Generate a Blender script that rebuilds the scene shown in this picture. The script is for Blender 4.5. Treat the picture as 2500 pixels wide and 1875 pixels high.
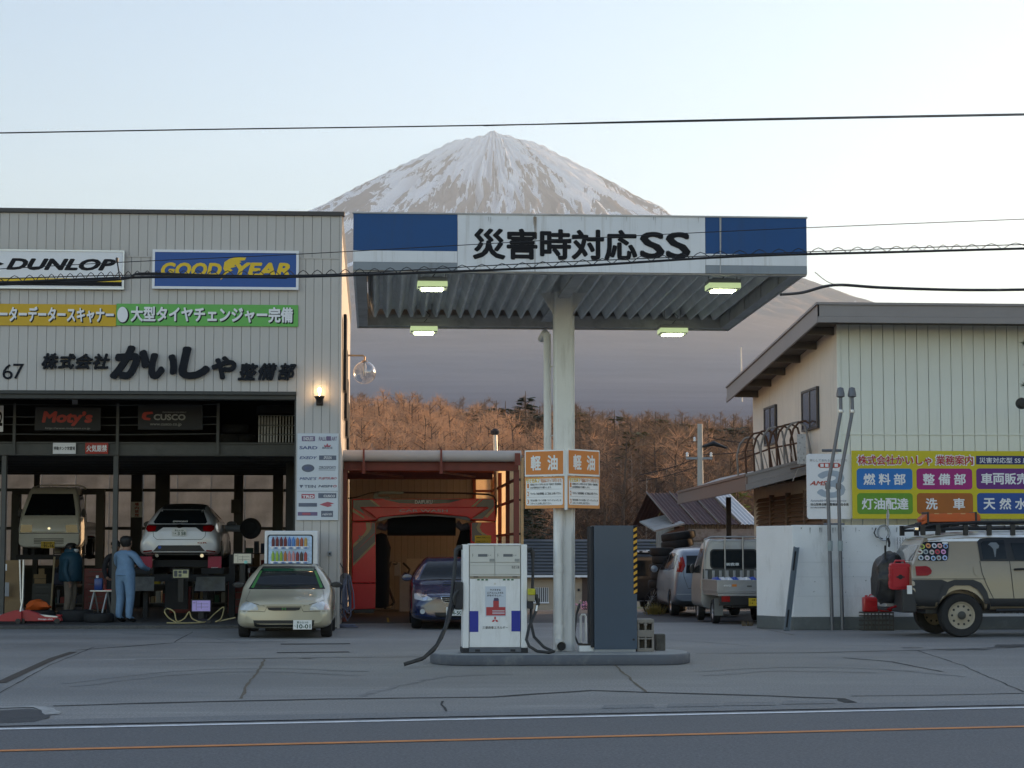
import bpy, bmesh, math, random
import numpy as np
from mathutils import Vector, Matrix
from mathutils.bvhtree import BVHTree
for o in list(bpy.data.objects): bpy.data.objects.remove(o)
scene = bpy.context.scene
col = scene.collection
R = math.radians
random.seed(7)
FPX = 4861.0
YAW = math.atan(330 / FPX)
PITCH = math.atan(407.5 / FPX)
EYE = 1.55
cam_d = bpy.data.cameras.new('camera')
cam_d.sensor_width = 36.0
cam_d.lens = FPX / 2500 * 36.0
cam_d.clip_start = 0.1
cam_d.clip_end = 60000
cam = bpy.data.objects.new('camera', cam_d)
col.objects.link(cam)
cam.location = (0, 0, EYE)
cam.rotation_euler = (math.pi / 2 + PITCH, 0, -YAW)
scene.camera = cam
SUN_EL, SUN_AZ = R(12.0), R(57)          # azimuth from +Y (straight ahead) towards +X (right)
world = bpy.data.worlds.new('World'); scene.world = world
world.use_nodes = True
wn = world.node_tree.nodes; wl = world.node_tree.links
wn.clear()
wo = wn.new('ShaderNodeOutputWorld'); bg = wn.new('ShaderNodeBackground')
sky = wn.new('ShaderNodeTexSky'); sky.sky_type = 'NISHITA'
sky.sun_disc = False
sky.sun_elevation = SUN_EL
sky.sun_rotation = SUN_AZ
sky.altitude = 900
sky.air_density = 1.1; sky.dust_density = 1.0; sky.ozone_density = 0.5
bg.inputs['Strength'].default_value = 0.15
tint = wn.new('ShaderNodeMix'); tint.data_type = 'RGBA'; tint.blend_type = 'MULTIPLY'; tint.inputs['Factor'].default_value = 1.0
tint.inputs['B'].default_value = (1.03, .985, 1.0, 1)      # sky colour shifted: a little less green over the whole dome
wl.new(sky.outputs[0], tint.inputs['A']); wl.new(tint.outputs['Result'], bg.inputs[0]); wl.new(bg.outputs[0], wo.inputs[0])
sd = bpy.data.lights.new('sun', 'SUN')
sd.energy = 5.0; sd.angle = R(0.5); sd.color = (1.0, 0.62, 0.32)
sun = bpy.data.objects.new('sun', sd); col.objects.link(sun)
sdir = Vector((math.sin(SUN_AZ) * math.cos(SUN_EL), math.cos(SUN_AZ) * math.cos(SUN_EL), math.sin(SUN_EL)))
sun.rotation_euler = (-sdir).to_track_quat('-Z', 'Y').to_euler()
vs = scene.view_settings
vs.view_transform = 'Standard'; vs.look = 'None'; vs.gamma = 1.0; vs.exposure = .95
vs.use_curve_mapping = False
cy = scene.cycles
cy.use_denoising = True
cy.max_bounces = 7; cy.diffuse_bounces = 3; cy.glossy_bounces = 3; cy.transmission_bounces = 5
cy.transparent_max_bounces = 8; cy.volume_bounces = 0
cy.caustics_reflective = False; cy.caustics_refractive = False
cy.sample_clamp_indirect = 4.0
_f = (math.sin(YAW) * math.cos(PITCH), math.cos(YAW) * math.cos(PITCH), math.sin(PITCH))
_r = (math.cos(YAW), -math.sin(YAW), 0)
_u = (_r[1] * _f[2] - _r[2] * _f[1], _r[2] * _f[0] - _r[0] * _f[2], _r[0] * _f[1] - _r[1] * _f[0])
def ray(x, y):
    a = (x - 1250) / FPX; b = (937.5 - y) / FPX
    return Vector([_f[i] + a * _r[i] + b * _u[i] for i in range(3)])
def at(x, y, Y):
    d = ray(x, y); t = Y / d[1]
    return Vector((d[0] * t, Y, EYE + d[2] * t))
def atX(x, y, X):
    d = ray(x, y); t = X / d[0]
    return Vector((X, d[1] * t, EYE + d[2] * t))
def G(x, y, z=0.0):
    d = ray(x, y); t = (z - EYE) / d[2]
    return Vector((d[0] * t, d[1] * t, z))
def rect(x0, y0, x1, y1, Y):
    """photo rectangle measured on the plane at depth Y -> X0, X1, Z0(bottom), Z1(top)"""
    m = (y0 + y1) / 2; k = (x0 + x1) / 2
    return at(x0, m, Y)[0], at(x1, m, Y)[0], at(k, y1, Y)[2], at(k, y0, Y)[2]
MATS = {}
def srgb(c):
    if isinstance(c, str):
        c = c.lstrip('#'); c = tuple(int(c[i:i + 2], 16) / 255 for i in (0, 2, 4))
        c = tuple(((v + .055) / 1.055) ** 2.4 if v > .04045 else v / 12.92 for v in c)
    return tuple(c) + ((1.0,) if len(c) == 3 else ())
def pm(name, c, rough=.6, metal=0.0, var=.12, scale=4.0, bump=0.0, bscale=None, coat=0.0, spec=None,
       stretch=(1, 1, 1), dirt=None, dirt_amt=.0, dirt_scale=2.0, emit=None, estr=0.0, transl=0.0, alpha=None, streak=None):
    if name in MATS: return MATS[name]
    m = bpy.data.materials.new(name); m.use_nodes = True
    nt = m.node_tree; b = nt.nodes['Principled BSDF']; N = nt.nodes.new; L = nt.links.new
    c = srgb(c)
    b.inputs['Roughness'].default_value = rough
    b.inputs['Metallic'].default_value = metal
    if coat: b.inputs['Coat Weight'].default_value = coat; b.inputs['Coat Roughness'].default_value = .06
    if spec is not None: b.inputs['Specular IOR Level'].default_value = spec
    tc = N('ShaderNodeTexCoord'); mp = N('ShaderNodeMapping'); mp.inputs['Scale'].default_value = stretch
    L(tc.outputs['Object'], mp.inputs[0])
    nz = N('ShaderNodeTexNoise'); nz.inputs['Scale'].default_value = scale; nz.inputs['Detail'].default_value = 6
    nz.inputs['Roughness'].default_value = .62
    L(mp.outputs[0], nz.inputs['Vector'])
    cr = N('ShaderNodeMapRange'); cr.inputs['From Min'].default_value = .3; cr.inputs['From Max'].default_value = .7
    cr.inputs['To Min'].default_value = 1 - var; cr.inputs['To Max'].default_value = 1 + var * .6
    L(nz.outputs['Fac'], cr.inputs['Value'])
    mx = N('ShaderNodeVectorMath'); mx.operation = 'SCALE'; mx.inputs[0].default_value = c[:3]
    L(cr.outputs[0], mx.inputs['Scale'])
    out = mx.outputs[0]
    if dirt is not None:
        n2 = N('ShaderNodeTexNoise'); n2.inputs['Scale'].default_value = dirt_scale; n2.inputs['Detail'].default_value = 8
        n2.inputs['Roughness'].default_value = .7
        m2 = N('ShaderNodeMapping'); m2.inputs['Scale'].default_value = streak or (1, 1, 1)
        L(tc.outputs['Object'], m2.inputs[0]); L(m2.outputs[0], n2.inputs['Vector'])
        r2 = N('ShaderNodeMapRange'); r2.inputs['From Min'].default_value = .52; r2.inputs['From Max'].default_value = .72
        r2.inputs['To Max'].default_value = dirt_amt
        L(n2.outputs['Fac'], r2.inputs['Value'])
        mm = N('ShaderNodeMix'); mm.data_type = 'RGBA'; mm.inputs['B'].default_value = srgb(dirt)
        L(r2.outputs[0], mm.inputs['Factor']); L(out, mm.inputs['A']); out = mm.outputs['Result']
    L(out, b.inputs['Base Color'])
    rr = N('ShaderNodeMapRange'); rr.inputs['To Min'].default_value = max(0, rough - .07); rr.inputs['To Max'].default_value = min(1, rough + .07)
    L(nz.outputs['Fac'], rr.inputs['Value']); L(rr.outputs[0], b.inputs['Roughness'])
    if bump:
        bn = N('ShaderNodeTexNoise'); bn.inputs['Scale'].default_value = bscale or scale * 6; bn.inputs['Detail'].default_value = 5
        L(mp.outputs[0], bn.inputs['Vector'])
        bp = N('ShaderNodeBump'); bp.inputs['Strength'].default_value = bump; bp.inputs['Distance'].default_value = .02
        L(bn.outputs['Fac'], bp.inputs['Height']); L(bp.outputs[0], b.inputs['Normal'])
    if emit is not None:
        b.inputs['Emission Color'].default_value = srgb(emit); b.inputs['Emission Strength'].default_value = estr
    if transl:
        t = N('ShaderNodeBsdfTranslucent'); L(out, t.inputs['Color'])
        ms = N('ShaderNodeMixShader'); ms.inputs[0].default_value = transl
        o = nt.nodes['Material Output']
        L(b.outputs[0], ms.inputs[1]); L(t.outputs[0], ms.inputs[2]); L(ms.outputs[0], o.inputs[0])
    MATS[name] = m
    return m
def glass_mat(name, tint=(.9, .95, .95), rough=.02, mixv=.85):
    """thin window glass: mostly see-through, with mirror reflections"""
    if name in MATS: return MATS[name]
    m = bpy.data.materials.new(name); m.use_nodes = True
    nt = m.node_tree; N = nt.nodes.new; L = nt.links.new
    nt.nodes.remove(nt.nodes['Principled BSDF'])
    g = N('ShaderNodeBsdfGlossy'); g.inputs['Roughness'].default_value = rough
    t = N('ShaderNodeBsdfTransparent'); t.inputs['Color'].default_value = srgb(tint)
    fw = N('ShaderNodeLayerWeight'); fw.inputs['Blend'].default_value = .5
    fr = N('ShaderNodeMath'); fr.operation = 'POWER'; fr.inputs[1].default_value = 3.5; L(fw.outputs['Facing'], fr.inputs[0])
    mr = N('ShaderNodeMath'); mr.operation = 'ADD'; mr.inputs[1].default_value = 1 - mixv
    nz = N('ShaderNodeTexNoise'); nz.inputs['Scale'].default_value = 3
    sc = N('ShaderNodeMath'); sc.operation = 'MULTIPLY'; sc.inputs[1].default_value = .06
    L(nz.outputs['Fac'], sc.inputs[0])
    a2 = N('ShaderNodeMath'); a2.operation = 'ADD'
    L(fr.outputs[0], mr.inputs[0]); L(mr.outputs[0], a2.inputs[0]); L(sc.outputs[0], a2.inputs[1])
    ms = N('ShaderNodeMixShader'); L(a2.outputs[0], ms.inputs[0]); L(t.outputs[0], ms.inputs[1]); L(g.outputs[0], ms.inputs[2])
    L(ms.outputs[0], nt.nodes['Material Output'].inputs[0])
    MATS[name] = m
    return m
class MB:
    def __init__(s): s.v = []; s.f = []
    def add(s, v, f):
        k = len(s.v); s.v += [tuple(p) for p in v]; s.f += [tuple(i + k for i in q) for q in f]; return s
    def box(s, x0, x1, y0, y1, z0, z1):
        if x0 > x1: x0, x1 = x1, x0
        if y0 > y1: y0, y1 = y1, y0
        if z0 > z1: z0, z1 = z1, z0
        return s.add([(x0, y0, z0), (x1, y0, z0), (x1, y1, z0), (x0, y1, z0), (x0, y0, z1), (x1, y0, z1), (x1, y1, z1), (x0, y1, z1)],
                     [(0, 3, 2, 1), (4, 5, 6, 7), (0, 1, 5, 4), (1, 2, 6, 5), (2, 3, 7, 6), (3, 0, 4, 7)])
    def hexa(s, b, t):
        """4 bottom + 4 top points"""
        return s.add(list(b) + list(t), [(0, 3, 2, 1), (4, 5, 6, 7), (0, 1, 5, 4), (1, 2, 6, 5), (2, 3, 7, 6), (3, 0, 4, 7)])
    def prism(s, poly, a, b, axis='y'):
        """extrude a 2D outline along an axis between a and b"""
        n = len(poly)
        def P(p, w):
            if axis == 'y': return (p[0], w, p[1])
            if axis == 'x': return (w, p[0], p[1])
            return (p[0], p[1], w)
        v = [P(p, a) for p in poly] + [P(p, b) for p in poly]
        f = [tuple(range(n))[::-1], tuple(range(n, 2 * n))] + [(i, (i + 1) % n, n + (i + 1) % n, n + i) for i in range(n)]
        return s.add(v, f)
    def tube(s, pts, r, n=8, caps=True, closed=False):
        pts = [Vector(p) for p in pts]
        rs = r if isinstance(r, (list, tuple)) else [r] * len(pts)
        k0 = len(s.v); prev = None; m = len(pts)
        for i, p in enumerate(pts):
            if closed: d = pts[(i + 1) % m] - pts[i - 1]
            else: d = pts[min(i + 1, m - 1)] - pts[max(i - 1, 0)]
            d.normalize()
            if prev is None:
                a = Vector((0, 0, 1)) if abs(d.z) < .9 else Vector((1, 0, 0))
                u = d.cross(a).normalized()
            else:
                u = (prev - d * prev.dot(d))
                u = u.normalized() if u.length > 1e-6 else d.orthogonal().normalized()
            prev = u; w = d.cross(u)
            for j in range(n):
                t = 2 * math.pi * j / n
                s.v.append(tuple(p + (u * math.cos(t) + w * math.sin(t)) * rs[i]))
        for i in range(m if closed else m - 1):
            a = k0 + i * n; b = k0 + ((i + 1) % m) * n
            for j in range(n):
                s.f.append((a + j, a + (j + 1) % n, b + (j + 1) % n, b + j))
        if caps and not closed:
            s.f.append(tuple(range(k0, k0 + n))[::-1]); s.f.append(tuple(range(k0 + (m - 1) * n, k0 + m * n)))
        return s
    def lathe(s, prof, c=(0, 0, 0), axis='z', n=24, closed=False):
        k0 = len(s.v)
        for (r, h) in prof:
            for j in range(n):
                t = 2 * math.pi * j / n; a = r * math.cos(t); b = r * math.sin(t)
                if axis == 'z': p = (c[0] + a, c[1] + b, c[2] + h)
                elif axis == 'x': p = (c[0] + h, c[1] + a, c[2] + b)
                else: p = (c[0] + a, c[1] + h, c[2] + b)
                s.v.append(p)
        m = len(prof)
        for i in range(m if closed else m - 1):
            a = k0 + i * n; b = k0 + ((i + 1) % m) * n
            for j in range(n): s.f.append((a + j, a + (j + 1) % n, b + (j + 1) % n, b + j))
        if not closed:
            if prof[0][0] > 1e-4: s.f.append(tuple(range(k0, k0 + n))[::-1])
            if prof[-1][0] > 1e-4: s.f.append(tuple(range(k0 + (m - 1) * n, k0 + m * n)))
        return s
    def mesh(s, name, bevel=0.0, seg=2, smooth=False, fix=True):
        me = bpy.data.meshes.new(name)
        if fix or bevel:
            bm = bmesh.new()
            vs_ = [bm.verts.new(p) for p in s.v]
            for q in s.f:
                try: bm.faces.new([vs_[i] for i in q])
                except ValueError: pass
            bmesh.ops.recalc_face_normals(bm, faces=bm.faces)
            if bevel:
                ed = [e for e in bm.edges if len(e.link_faces) == 2 and e.calc_face_angle(0) > .5]
                bmesh.ops.bevel(bm, geom=ed, offset=bevel, segments=seg, affect='EDGES', profile=.5, clamp_overlap=True)
            bm.to_mesh(me); bm.free()
        else:
            me.from_pydata(s.v, [], s.f)
        if smooth: autosmooth(me)
        return me
    def obj(s, name, mat, parent=None, bevel=0.0, smooth=False, seg=2, **kw):
        return mobj(name, s.mesh(name, bevel, seg, smooth), mat, parent, **kw)
def autosmooth(me, ang=.65):
    for p in me.polygons: p.use_smooth = True
    bm = bmesh.new(); bm.from_mesh(me)
    for e in bm.edges:
        e.smooth = not (len(e.link_faces) == 2 and e.calc_face_angle(0) > ang)
    bm.to_mesh(me); bm.free()
def mobj(name, me, mat, parent=None, label=None, cat=None, group=None, kind=None):
    o = bpy.data.objects.new(name, me); col.objects.link(o)
    if mat is not None and not me.materials: me.materials.append(mat)
    if parent is not None: o.parent = parent
    tag(o, label, cat, group, kind)
    return o
def tag(o, label=None, cat=None, group=None, kind=None):
    if label: o['label'] = label
    if cat: o['category'] = cat
    if group: o['group'] = group
    if kind: o['kind'] = kind
    return o
def thing(name, label, cat, loc=(0, 0, 0), rz=0, group=None):
    o = bpy.data.objects.new(name, None); col.objects.link(o)
    o.empty_display_size = .2
    o.location = loc; o.rotation_euler = (0, 0, rz)
    return tag(o, label, cat, group)
def copy_tree(o, parent=None):
    c = o.copy(); col.objects.link(c)
    if parent is not None: c.parent = parent
    for ch in list(o.children): copy_tree(ch, c)
    return c
def box(name, mat, parent, x0, x1, y0, y1, z0, z1, bevel=0.0, **kw):
    return MB().box(x0, x1, y0, y1, z0, z1).obj(name, mat, parent, bevel, **kw)
def plate(name, mat, parent, outline, y, th, **kw):
    """flat plate in the XZ plane with its face at y (towards the camera) and thickness th behind it"""
    return MB().prism(outline, y, y + th, 'y').obj(name, mat, parent, **kw)
def rrect(x0, x1, z0, z1, r, n=5):
    o = []
    for cx, cz, a0 in ((x1 - r, z1 - r, 0), (x0 + r, z1 - r, 90), (x0 + r, z0 + r, 180), (x1 - r, z0 + r, 270)):
        for i in range(n + 1):
            a = R(a0 + 90 * i / n); o.append((cx + r * math.cos(a), cz + r * math.sin(a)))
    return o
def ell(cx, cz, rx, rz, n=28, a0=0, a1=360):
    return [(cx + rx * math.cos(R(a0 + (a1 - a0) * i / n)), cz + rz * math.sin(R(a0 + (a1 - a0) * i / n))) for i in range(n)]
def text_mesh(body, bold=0.0, extrude=0.0, shear=0.0, spacing=1.0, res=3):
    cu = bpy.data.curves.new('lettering', 'FONT')
    cu.body = body; cu.size = 1; cu.offset = bold; cu.extrude = extrude; cu.shear = shear
    cu.space_character = spacing; cu.resolution_u = res
    o = bpy.data.objects.new('lettering_tmp', cu); col.objects.link(o)
    dg = bpy.context.evaluated_depsgraph_get()
    me = bpy.data.meshes.new_from_object(o.evaluated_get(dg))
    bpy.data.objects.remove(o); bpy.data.curves.remove(cu)
    return me
def text(body, mat, parent, x0, x1, z0, z1, y, bold=0.0, depth=0.0, shear=0.0, name='lettering', M=None, spacing=1.0):
    """lettering standing in the XZ plane, its front at y facing -Y, fitted into the rectangle;
    weight comes from layers of the glyph shifted sideways, each a hair in front of the last"""
    me = text_mesh(body, 0.0, .5 if depth else 0, shear, spacing)
    n = len(me.vertices)
    if n == 0: return None
    co = np.empty(n * 3, np.float32); me.vertices.foreach_get('co', co); co = co.reshape(-1, 3)
    b = max(bold, 0) * .8
    mn = co.min(0) - [b, b, 0]; mxx = co.max(0) + [b, b, 0]; d = np.maximum(mxx - mn, 1e-6)
    def fit(c, k):
        out = np.empty_like(c)
        out[:, 0] = x0 + (c[:, 0] - mn[0]) / d[0] * (x1 - x0)
        out[:, 2] = z0 + (c[:, 1] - mn[1]) / d[1] * (z1 - z0)
        out[:, 1] = y + k * .00025 + ((mxx[2] - c[:, 2]) / d[2] * depth if depth else 0)
        return out
    sh = [(0, 0)]
    if b: sh += [(math.cos(R(a)) * b, math.sin(R(a)) * b) for a in ((0, 60, 120, 180, 240, 300) if b < .03 else range(0, 360, 30))]
    if b >= .04: sh += [(math.cos(R(a)) * b * .5, math.sin(R(a)) * b * .5) for a in range(0, 360, 60)]
    faces = [tuple(p.vertices) for p in me.polygons]
    V = []; Fc = []
    for k, (a, c_) in enumerate(sh):
        V.append(fit(co + np.array([a, c_, 0], np.float32), k)); Fc += [tuple(i + k * n for i in f) for f in faces]
    V = np.concatenate(V)
    if M is not None: V = np.array([list(M @ Vector(p)) for p in V], np.float32)
    bpy.data.meshes.remove(me)
    m2 = bpy.data.meshes.new(name); m2.from_pydata(V.tolist(), [], Fc)
    return mobj(name, m2, mat, parent)
def gz(X, Y):
    """height of the ground behind the forecourt: it falls away towards the valley house"""
    if Y < 52: return 0.0
    t = min((Y - 52) / 63.0, 1.0)
    return -2.35 * (t * t * (3 - 2 * t) * .5 + t * .5)
def grid_obj(name, xs, ys, fz, mat, **kw):
    v = [(x, y, fz(x, y)) for y in ys for x in xs]; n = len(xs)
    f = [(j * n + i, j * n + i + 1, (j + 1) * n + i + 1, (j + 1) * n + i) for j in range(len(ys) - 1) for i in range(n - 1)]
    me = bpy.data.meshes.new(name); me.from_pydata(v, [], f)
    for p in me.polygons: p.use_smooth = True
    return mobj(name, me, mat, None, kind='structure', **kw)
def concrete_mat(name, base, dark, scale=.35, bump=.25, rough=.85, light=None):
    m = bpy.data.materials.new(name); m.use_nodes = True
    nt = m.node_tree; b = nt.nodes['Principled BSDF']; N = nt.nodes.new; L = nt.links.new
    tc = N('ShaderNodeTexCoord')
    def noise(sc, det=8, ro=.6, st=(1, 1, 1)):
        mp = N('ShaderNodeMapping'); mp.inputs['Scale'].default_value = st
        L(tc.outputs['Object'], mp.inputs[0])
        n = N('ShaderNodeTexNoise'); n.inputs['Scale'].default_value = sc; n.inputs['Detail'].default_value = det
        n.inputs['Roughness'].default_value = ro; L(mp.outputs[0], n.inputs['Vector']); return n.outputs['Fac']
    def rng(v, a, b_, c, d):
        r = N('ShaderNodeMapRange'); r.inputs['From Min'].default_value = a; r.inputs['From Max'].default_value = b_
        r.inputs['To Min'].default_value = c; r.inputs['To Max'].default_value = d; L(v, r.inputs['Value']); return r.outputs[0]
    def mix(fac, A, B):
        mm = N('ShaderNodeMix'); mm.data_type = 'RGBA'
        L(fac, mm.inputs['Factor'])
        for k, q in (('A', A), ('B', B)):
            if isinstance(q, tuple): mm.inputs[k].default_value = srgb(q)
            else: L(q, mm.inputs[k])
        return mm.outputs['Result']
    big = rng(noise(scale, 6, .6, (.45, 1, 1)), .35, .68, 0, 1)
    c = mix(big, dark, base)
    st = rng(noise(1.3, 8, .75, (.35, 1.5, 1)), .52, .72, 0, .7)
    c = mix(st, c, dark)
    if light: c = mix(rng(noise(.9, 7, .7, (.25, 1.2, 1)), .58, .74, 0, .6), c, light)
    sp = rng(noise(38, 4, .75), .36, .66, .62, 1.3)
    s = N('ShaderNodeVectorMath'); s.operation = 'SCALE'; L(c, s.inputs[0]); L(sp, s.inputs['Scale'])
    L(s.outputs[0], b.inputs['Base Color'])
    L(rng(big, 0, 1, rough - .2, rough), b.inputs['Roughness'])
    bp = N('ShaderNodeBump'); bp.inputs['Strength'].default_value = bump; bp.inputs['Distance'].default_value = .015
    L(noise(90, 4, .7), bp.inputs['Height']); L(bp.outputs[0], b.inputs['Normal'])
    MATS[name] = m
    return m
M_LOT = concrete_mat('weathered_concrete', (.31, .30, .285), (.20, .195, .187), light=(.42, .41, .39))
M_ROAD = concrete_mat('road_asphalt', (.155, .156, .16), (.122, .123, .127), scale=.5, bump=.5)
M_BACK = concrete_mat('back_asphalt', (.075, .07, .068), (.05, .047, .046), scale=.4, bump=.5)
M_GUT = concrete_mat('gutter_concrete', (.24, .245, .245), (.17, .17, .17), scale=.8)
M_CRACK = pm('crack_dirt', (.035, .035, .036), .95, var=.4, scale=8)
M_EARTH = pm('winter_field', (.10, .075, .045), .95, var=.4, scale=.15, bump=.4, bscale=3)
xs = [-3000, -600, -150, -60, -30, -15, -8, -4, 0, 4, 8, 12, 20, 30, 60, 150, 600, 3000]
ys = [-400, -60, 0, 20, 40, 52, 56, 60, 66, 72, 80, 90, 100, 110, 115, 140, 200, 400, 800, 1600]
ground = grid_obj('ground', xs, ys, lambda x, y: gz(x, y) - .02, M_BACK, label='dark asphalt and open ground behind the station')
M_VERGE = pm('bounce_grass', (.27, .22, .14), .95, var=.35, scale=.4, bump=.4, bscale=8)
bounce_verge = grid_obj('bounce_verge', [-400, -60, -20, 0, 20, 60, 400], [-390, -120, -40, -10, 2, 6.5], lambda x, y: -.012, M_VERGE, label='pale dry grass added out of view to bounce light on the fronts')  # unseen pale ground, added to bounce warm light on to the fronts
ru = Vector((G(2500, 1727) - G(0, 1780))); ru.z = 0; ru.normalize(); rn = Vector((-ru.y, ru.x, 0))
W0 = G(0, 1780)
def road_strip(name, off0, off1, z, mat, parent=None, a=-160, b=200, **kw):
    p = [W0 + ru * a + rn * off0, W0 + ru * b + rn * off0, W0 + ru * b + rn * off1, W0 + ru * a + rn * off1]
    mb = MB(); n = 60
    for i in range(n):
        t0, t1 = a + (b - a) * i / n, a + (b - a) * (i + 1) / n
        q = [W0 + ru * t0 + rn * off0, W0 + ru * t1 + rn * off0, W0 + ru * t1 + rn * off1, W0 + ru * t0 + rn * off1]
        k = len(mb.v)
        mb.v += [(w.x, w.y, z) for w in q]; mb.f.append((k, k + 1, k + 2, k + 3))
    return mb.obj(name, mat, parent, **kw)
def off_of(px, py):
    return (G(px, py) - W0).dot(rn)
o_or = off_of(1250, 1803); o_g0 = off_of(1250, 1747); o_g1 = off_of(1250, 1737)
road = road_strip('road', -7.6, o_g0, -.004, M_ROAD, label='grey asphalt road in the foreground', kind='structure')
M_WLINE = pm('white_road_paint', (.80, .80, .80), .7, var=.25, scale=5, dirt=(.12, .125, .13), dirt_amt=.5, dirt_scale=9)
M_OLINE = pm('orange_road_paint', (.66, .24, .06), .7, var=.2, scale=5, dirt=(.10, .1, .1), dirt_amt=.5, dirt_scale=9)
road_strip('edge_line', -.06, .09, .001, M_WLINE, road)
road_strip('centre_line', o_or - .07, o_or + .07, .001, M_OLINE, road)
road_strip('edge_line', o_or * 2 - 1.4, o_or * 2 - 1.25, .001, M_WLINE, road)
gutter = road_strip('gutter', o_g0, o_g1 + .12, .004, M_GUT, label='pale concrete gutter strip along the road', kind='structure')
lotm = MB()
fr = [W0 + ru * -60 + rn * (o_g1 + .1), W0 + ru * 70 + rn * (o_g1 + .1)]
back = [Vector((45, 43.2, 0)), Vector((-45, 43.2, 0))]
n = 24
for i in range(n):
    for j in range(n):
        def Q(a, b):
            p = fr[0].lerp(fr[1], a).lerp(back[1].lerp(back[0], a), b); return (p.x, p.y, .0)
        k = len(lotm.v)
        lotm.v += [Q(i / n, j / n), Q((i + 1) / n, j / n), Q((i + 1) / n, (j + 1) / n), Q(i / n, (j + 1) / n)]
        lotm.f.append((k, k + 1, k + 2, k + 3))
lot = lotm.obj('forecourt', M_LOT, label='worn concrete forecourt of the petrol station', kind='structure')
def ground_line(pts, w, mat, name='crack', z=.004, jit=0.0, parent=None, gpts=True):
    P = [G(*p) if gpts else Vector(p) for p in pts]
    Q = []
    for a, b in zip(P[:-1], P[1:]):
        m = max(2, int((b - a).length / .35))
        for i in range(m):
            q = a.lerp(b, i / m); d = (b - a).normalized(); s = Vector((-d.y, d.x, 0))
            Q.append(q + s * random.uniform(-jit, jit))
    Q.append(P[-1])
    mb = MB()
    for i, q in enumerate(Q):
        d = (Q[min(i + 1, len(Q) - 1)] - Q[max(i - 1, 0)]).normalized(); s = Vector((-d.y, d.x, 0))
        ww = w * (random.uniform(.55, 1.2) if jit else 1) * .5
        a = q - s * ww; b = q + s * ww
        mb.v += [(a.x, a.y, z), (b.x, b.y, z)]
        if i: k = 2 * i; mb.f.append((k - 2, k - 1, k + 1, k))
    return mb.obj(name, mat, parent or lot)
def spl2(P):
    out = []
    for i in range(len(P) - 1):
        a, b, c, d = P[max(i - 1, 0)], P[i], P[i + 1], P[min(i + 2, len(P) - 1)]
        for k in range(4):
            t = k / 4; out.append(tuple(.5 * (2 * b[j] + (c[j] - a[j]) * t + (2 * a[j] - 5 * b[j] + 4 * c[j] - d[j]) * t * t + (3 * b[j] - a[j] - 3 * c[j] + d[j]) * t ** 3) for j in (0, 1)))
    return out + [P[-1]]
M_RUST = pm('rusty_iron', (.06, .045, .035), .85, var=.4, scale=6)
M_DRY = pm('dry_moss', (.15, .12, .085), .95, var=.5, scale=20)
ground_line([(130, 1724), (400, 1716), (800, 1707), (1200, 1702), (1445, 1686), (1580, 1691), (1800, 1697), (2050, 1706), (2078, 1716)], .13, M_CRACK, 'joint', jit=.02)
ground_line([(645, 1610), (636, 1632), (612, 1660), (600, 1675), (588, 1706)], .04, M_DRY, jit=.015)
ground_line([(1497, 1622), (1530, 1650), (1560, 1675), (1580, 1692)], .03, M_DRY, jit=.015)
ground_line([(330, 1611), (560, 1609), (760, 1606), (1046, 1604)], .07, M_CRACK, 'joint', jit=.012)
ground_line([(185, 1588), (420, 1570), (470, 1569), (700, 1567)], .07, M_CRACK, 'joint', jit=.01)
ground_line([(425, 1569), (470, 1543)], .02, M_CRACK, jit=.015)
ground_line([(0, 1692), (120, 1625), (230, 1580)], .018, M_CRACK, 'joint', jit=.008)
ground_line([(0, 1668), (60, 1640), (130, 1608), (180, 1592)], .13, M_RUST, 'drain_channel', z=.005)
ground_line([(685, 1573), (855, 1572)], .28, M_CRACK, 'drain_slot', z=.005)
ground_line([(676, 1594), (853, 1592)], .24, M_CRACK, 'drain_slot', z=.005)
ground_line([(2240, 1589), (2350, 1625), (2500, 1690)], .02, M_CRACK, jit=.015)
ground_line([(1700, 1596), (1960, 1594), (2240, 1588), (2500, 1580)], .07, M_CRACK, 'joint', jit=.01)
ground_line([(2060, 1606), (2180, 1616), (2300, 1640)], .06, M_CRACK, jit=.03)
ground_line([(1080, 1712), (1090, 1738)], .025, M_CRACK, jit=.04)
ground_line([(1850, 1533), (1940, 1551)], .03, M_DRY, jit=.01)
ground_line([(2080, 1700), (2300, 1697), (2500, 1693)], .06, M_CRACK, 'joint', jit=.03)
patch = [G(*p, .006) for p in ((-60, 1738), (20, 1733), (70, 1730), (105, 1734), (125, 1741), (120, 1752), (85, 1762), (20, 1765), (-60, 1767))]
MB().add(patch, [tuple(range(len(patch)))]).obj('asphalt_patch', concrete_mat('patch_asphalt', (.06, .062, .066), (.045, .046, .05), scale=2), lot)
ground_line([(-60, 1731), (40, 1727), (100, 1727), (132, 1736), (126, 1746)], .22, pm('broken_pale_edge', (.42, .41, .39), .9, var=.4, scale=9), 'broken_edge', z=.0075, jit=.05)
for (xa, xb, ya) in ((1470, 1600, 1723), (1628, 1755, 1720), (1765, 1895, 1717), (1908, 2040, 1713)):
    q = [G(xa, ya + 6, .0085), G(xb, ya + 4, .0085), G(xb - 6, ya - 4, .0085), G(xa + 4, ya - 2, .0085)]
    MB().add(q, [(0, 1, 2, 3)]).obj('gutter_slab', M_GUT, gutter)
M_SCUFF = pm('tyre_scuff', (.235, .23, .225), .8, var=.35, scale=3)
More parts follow.
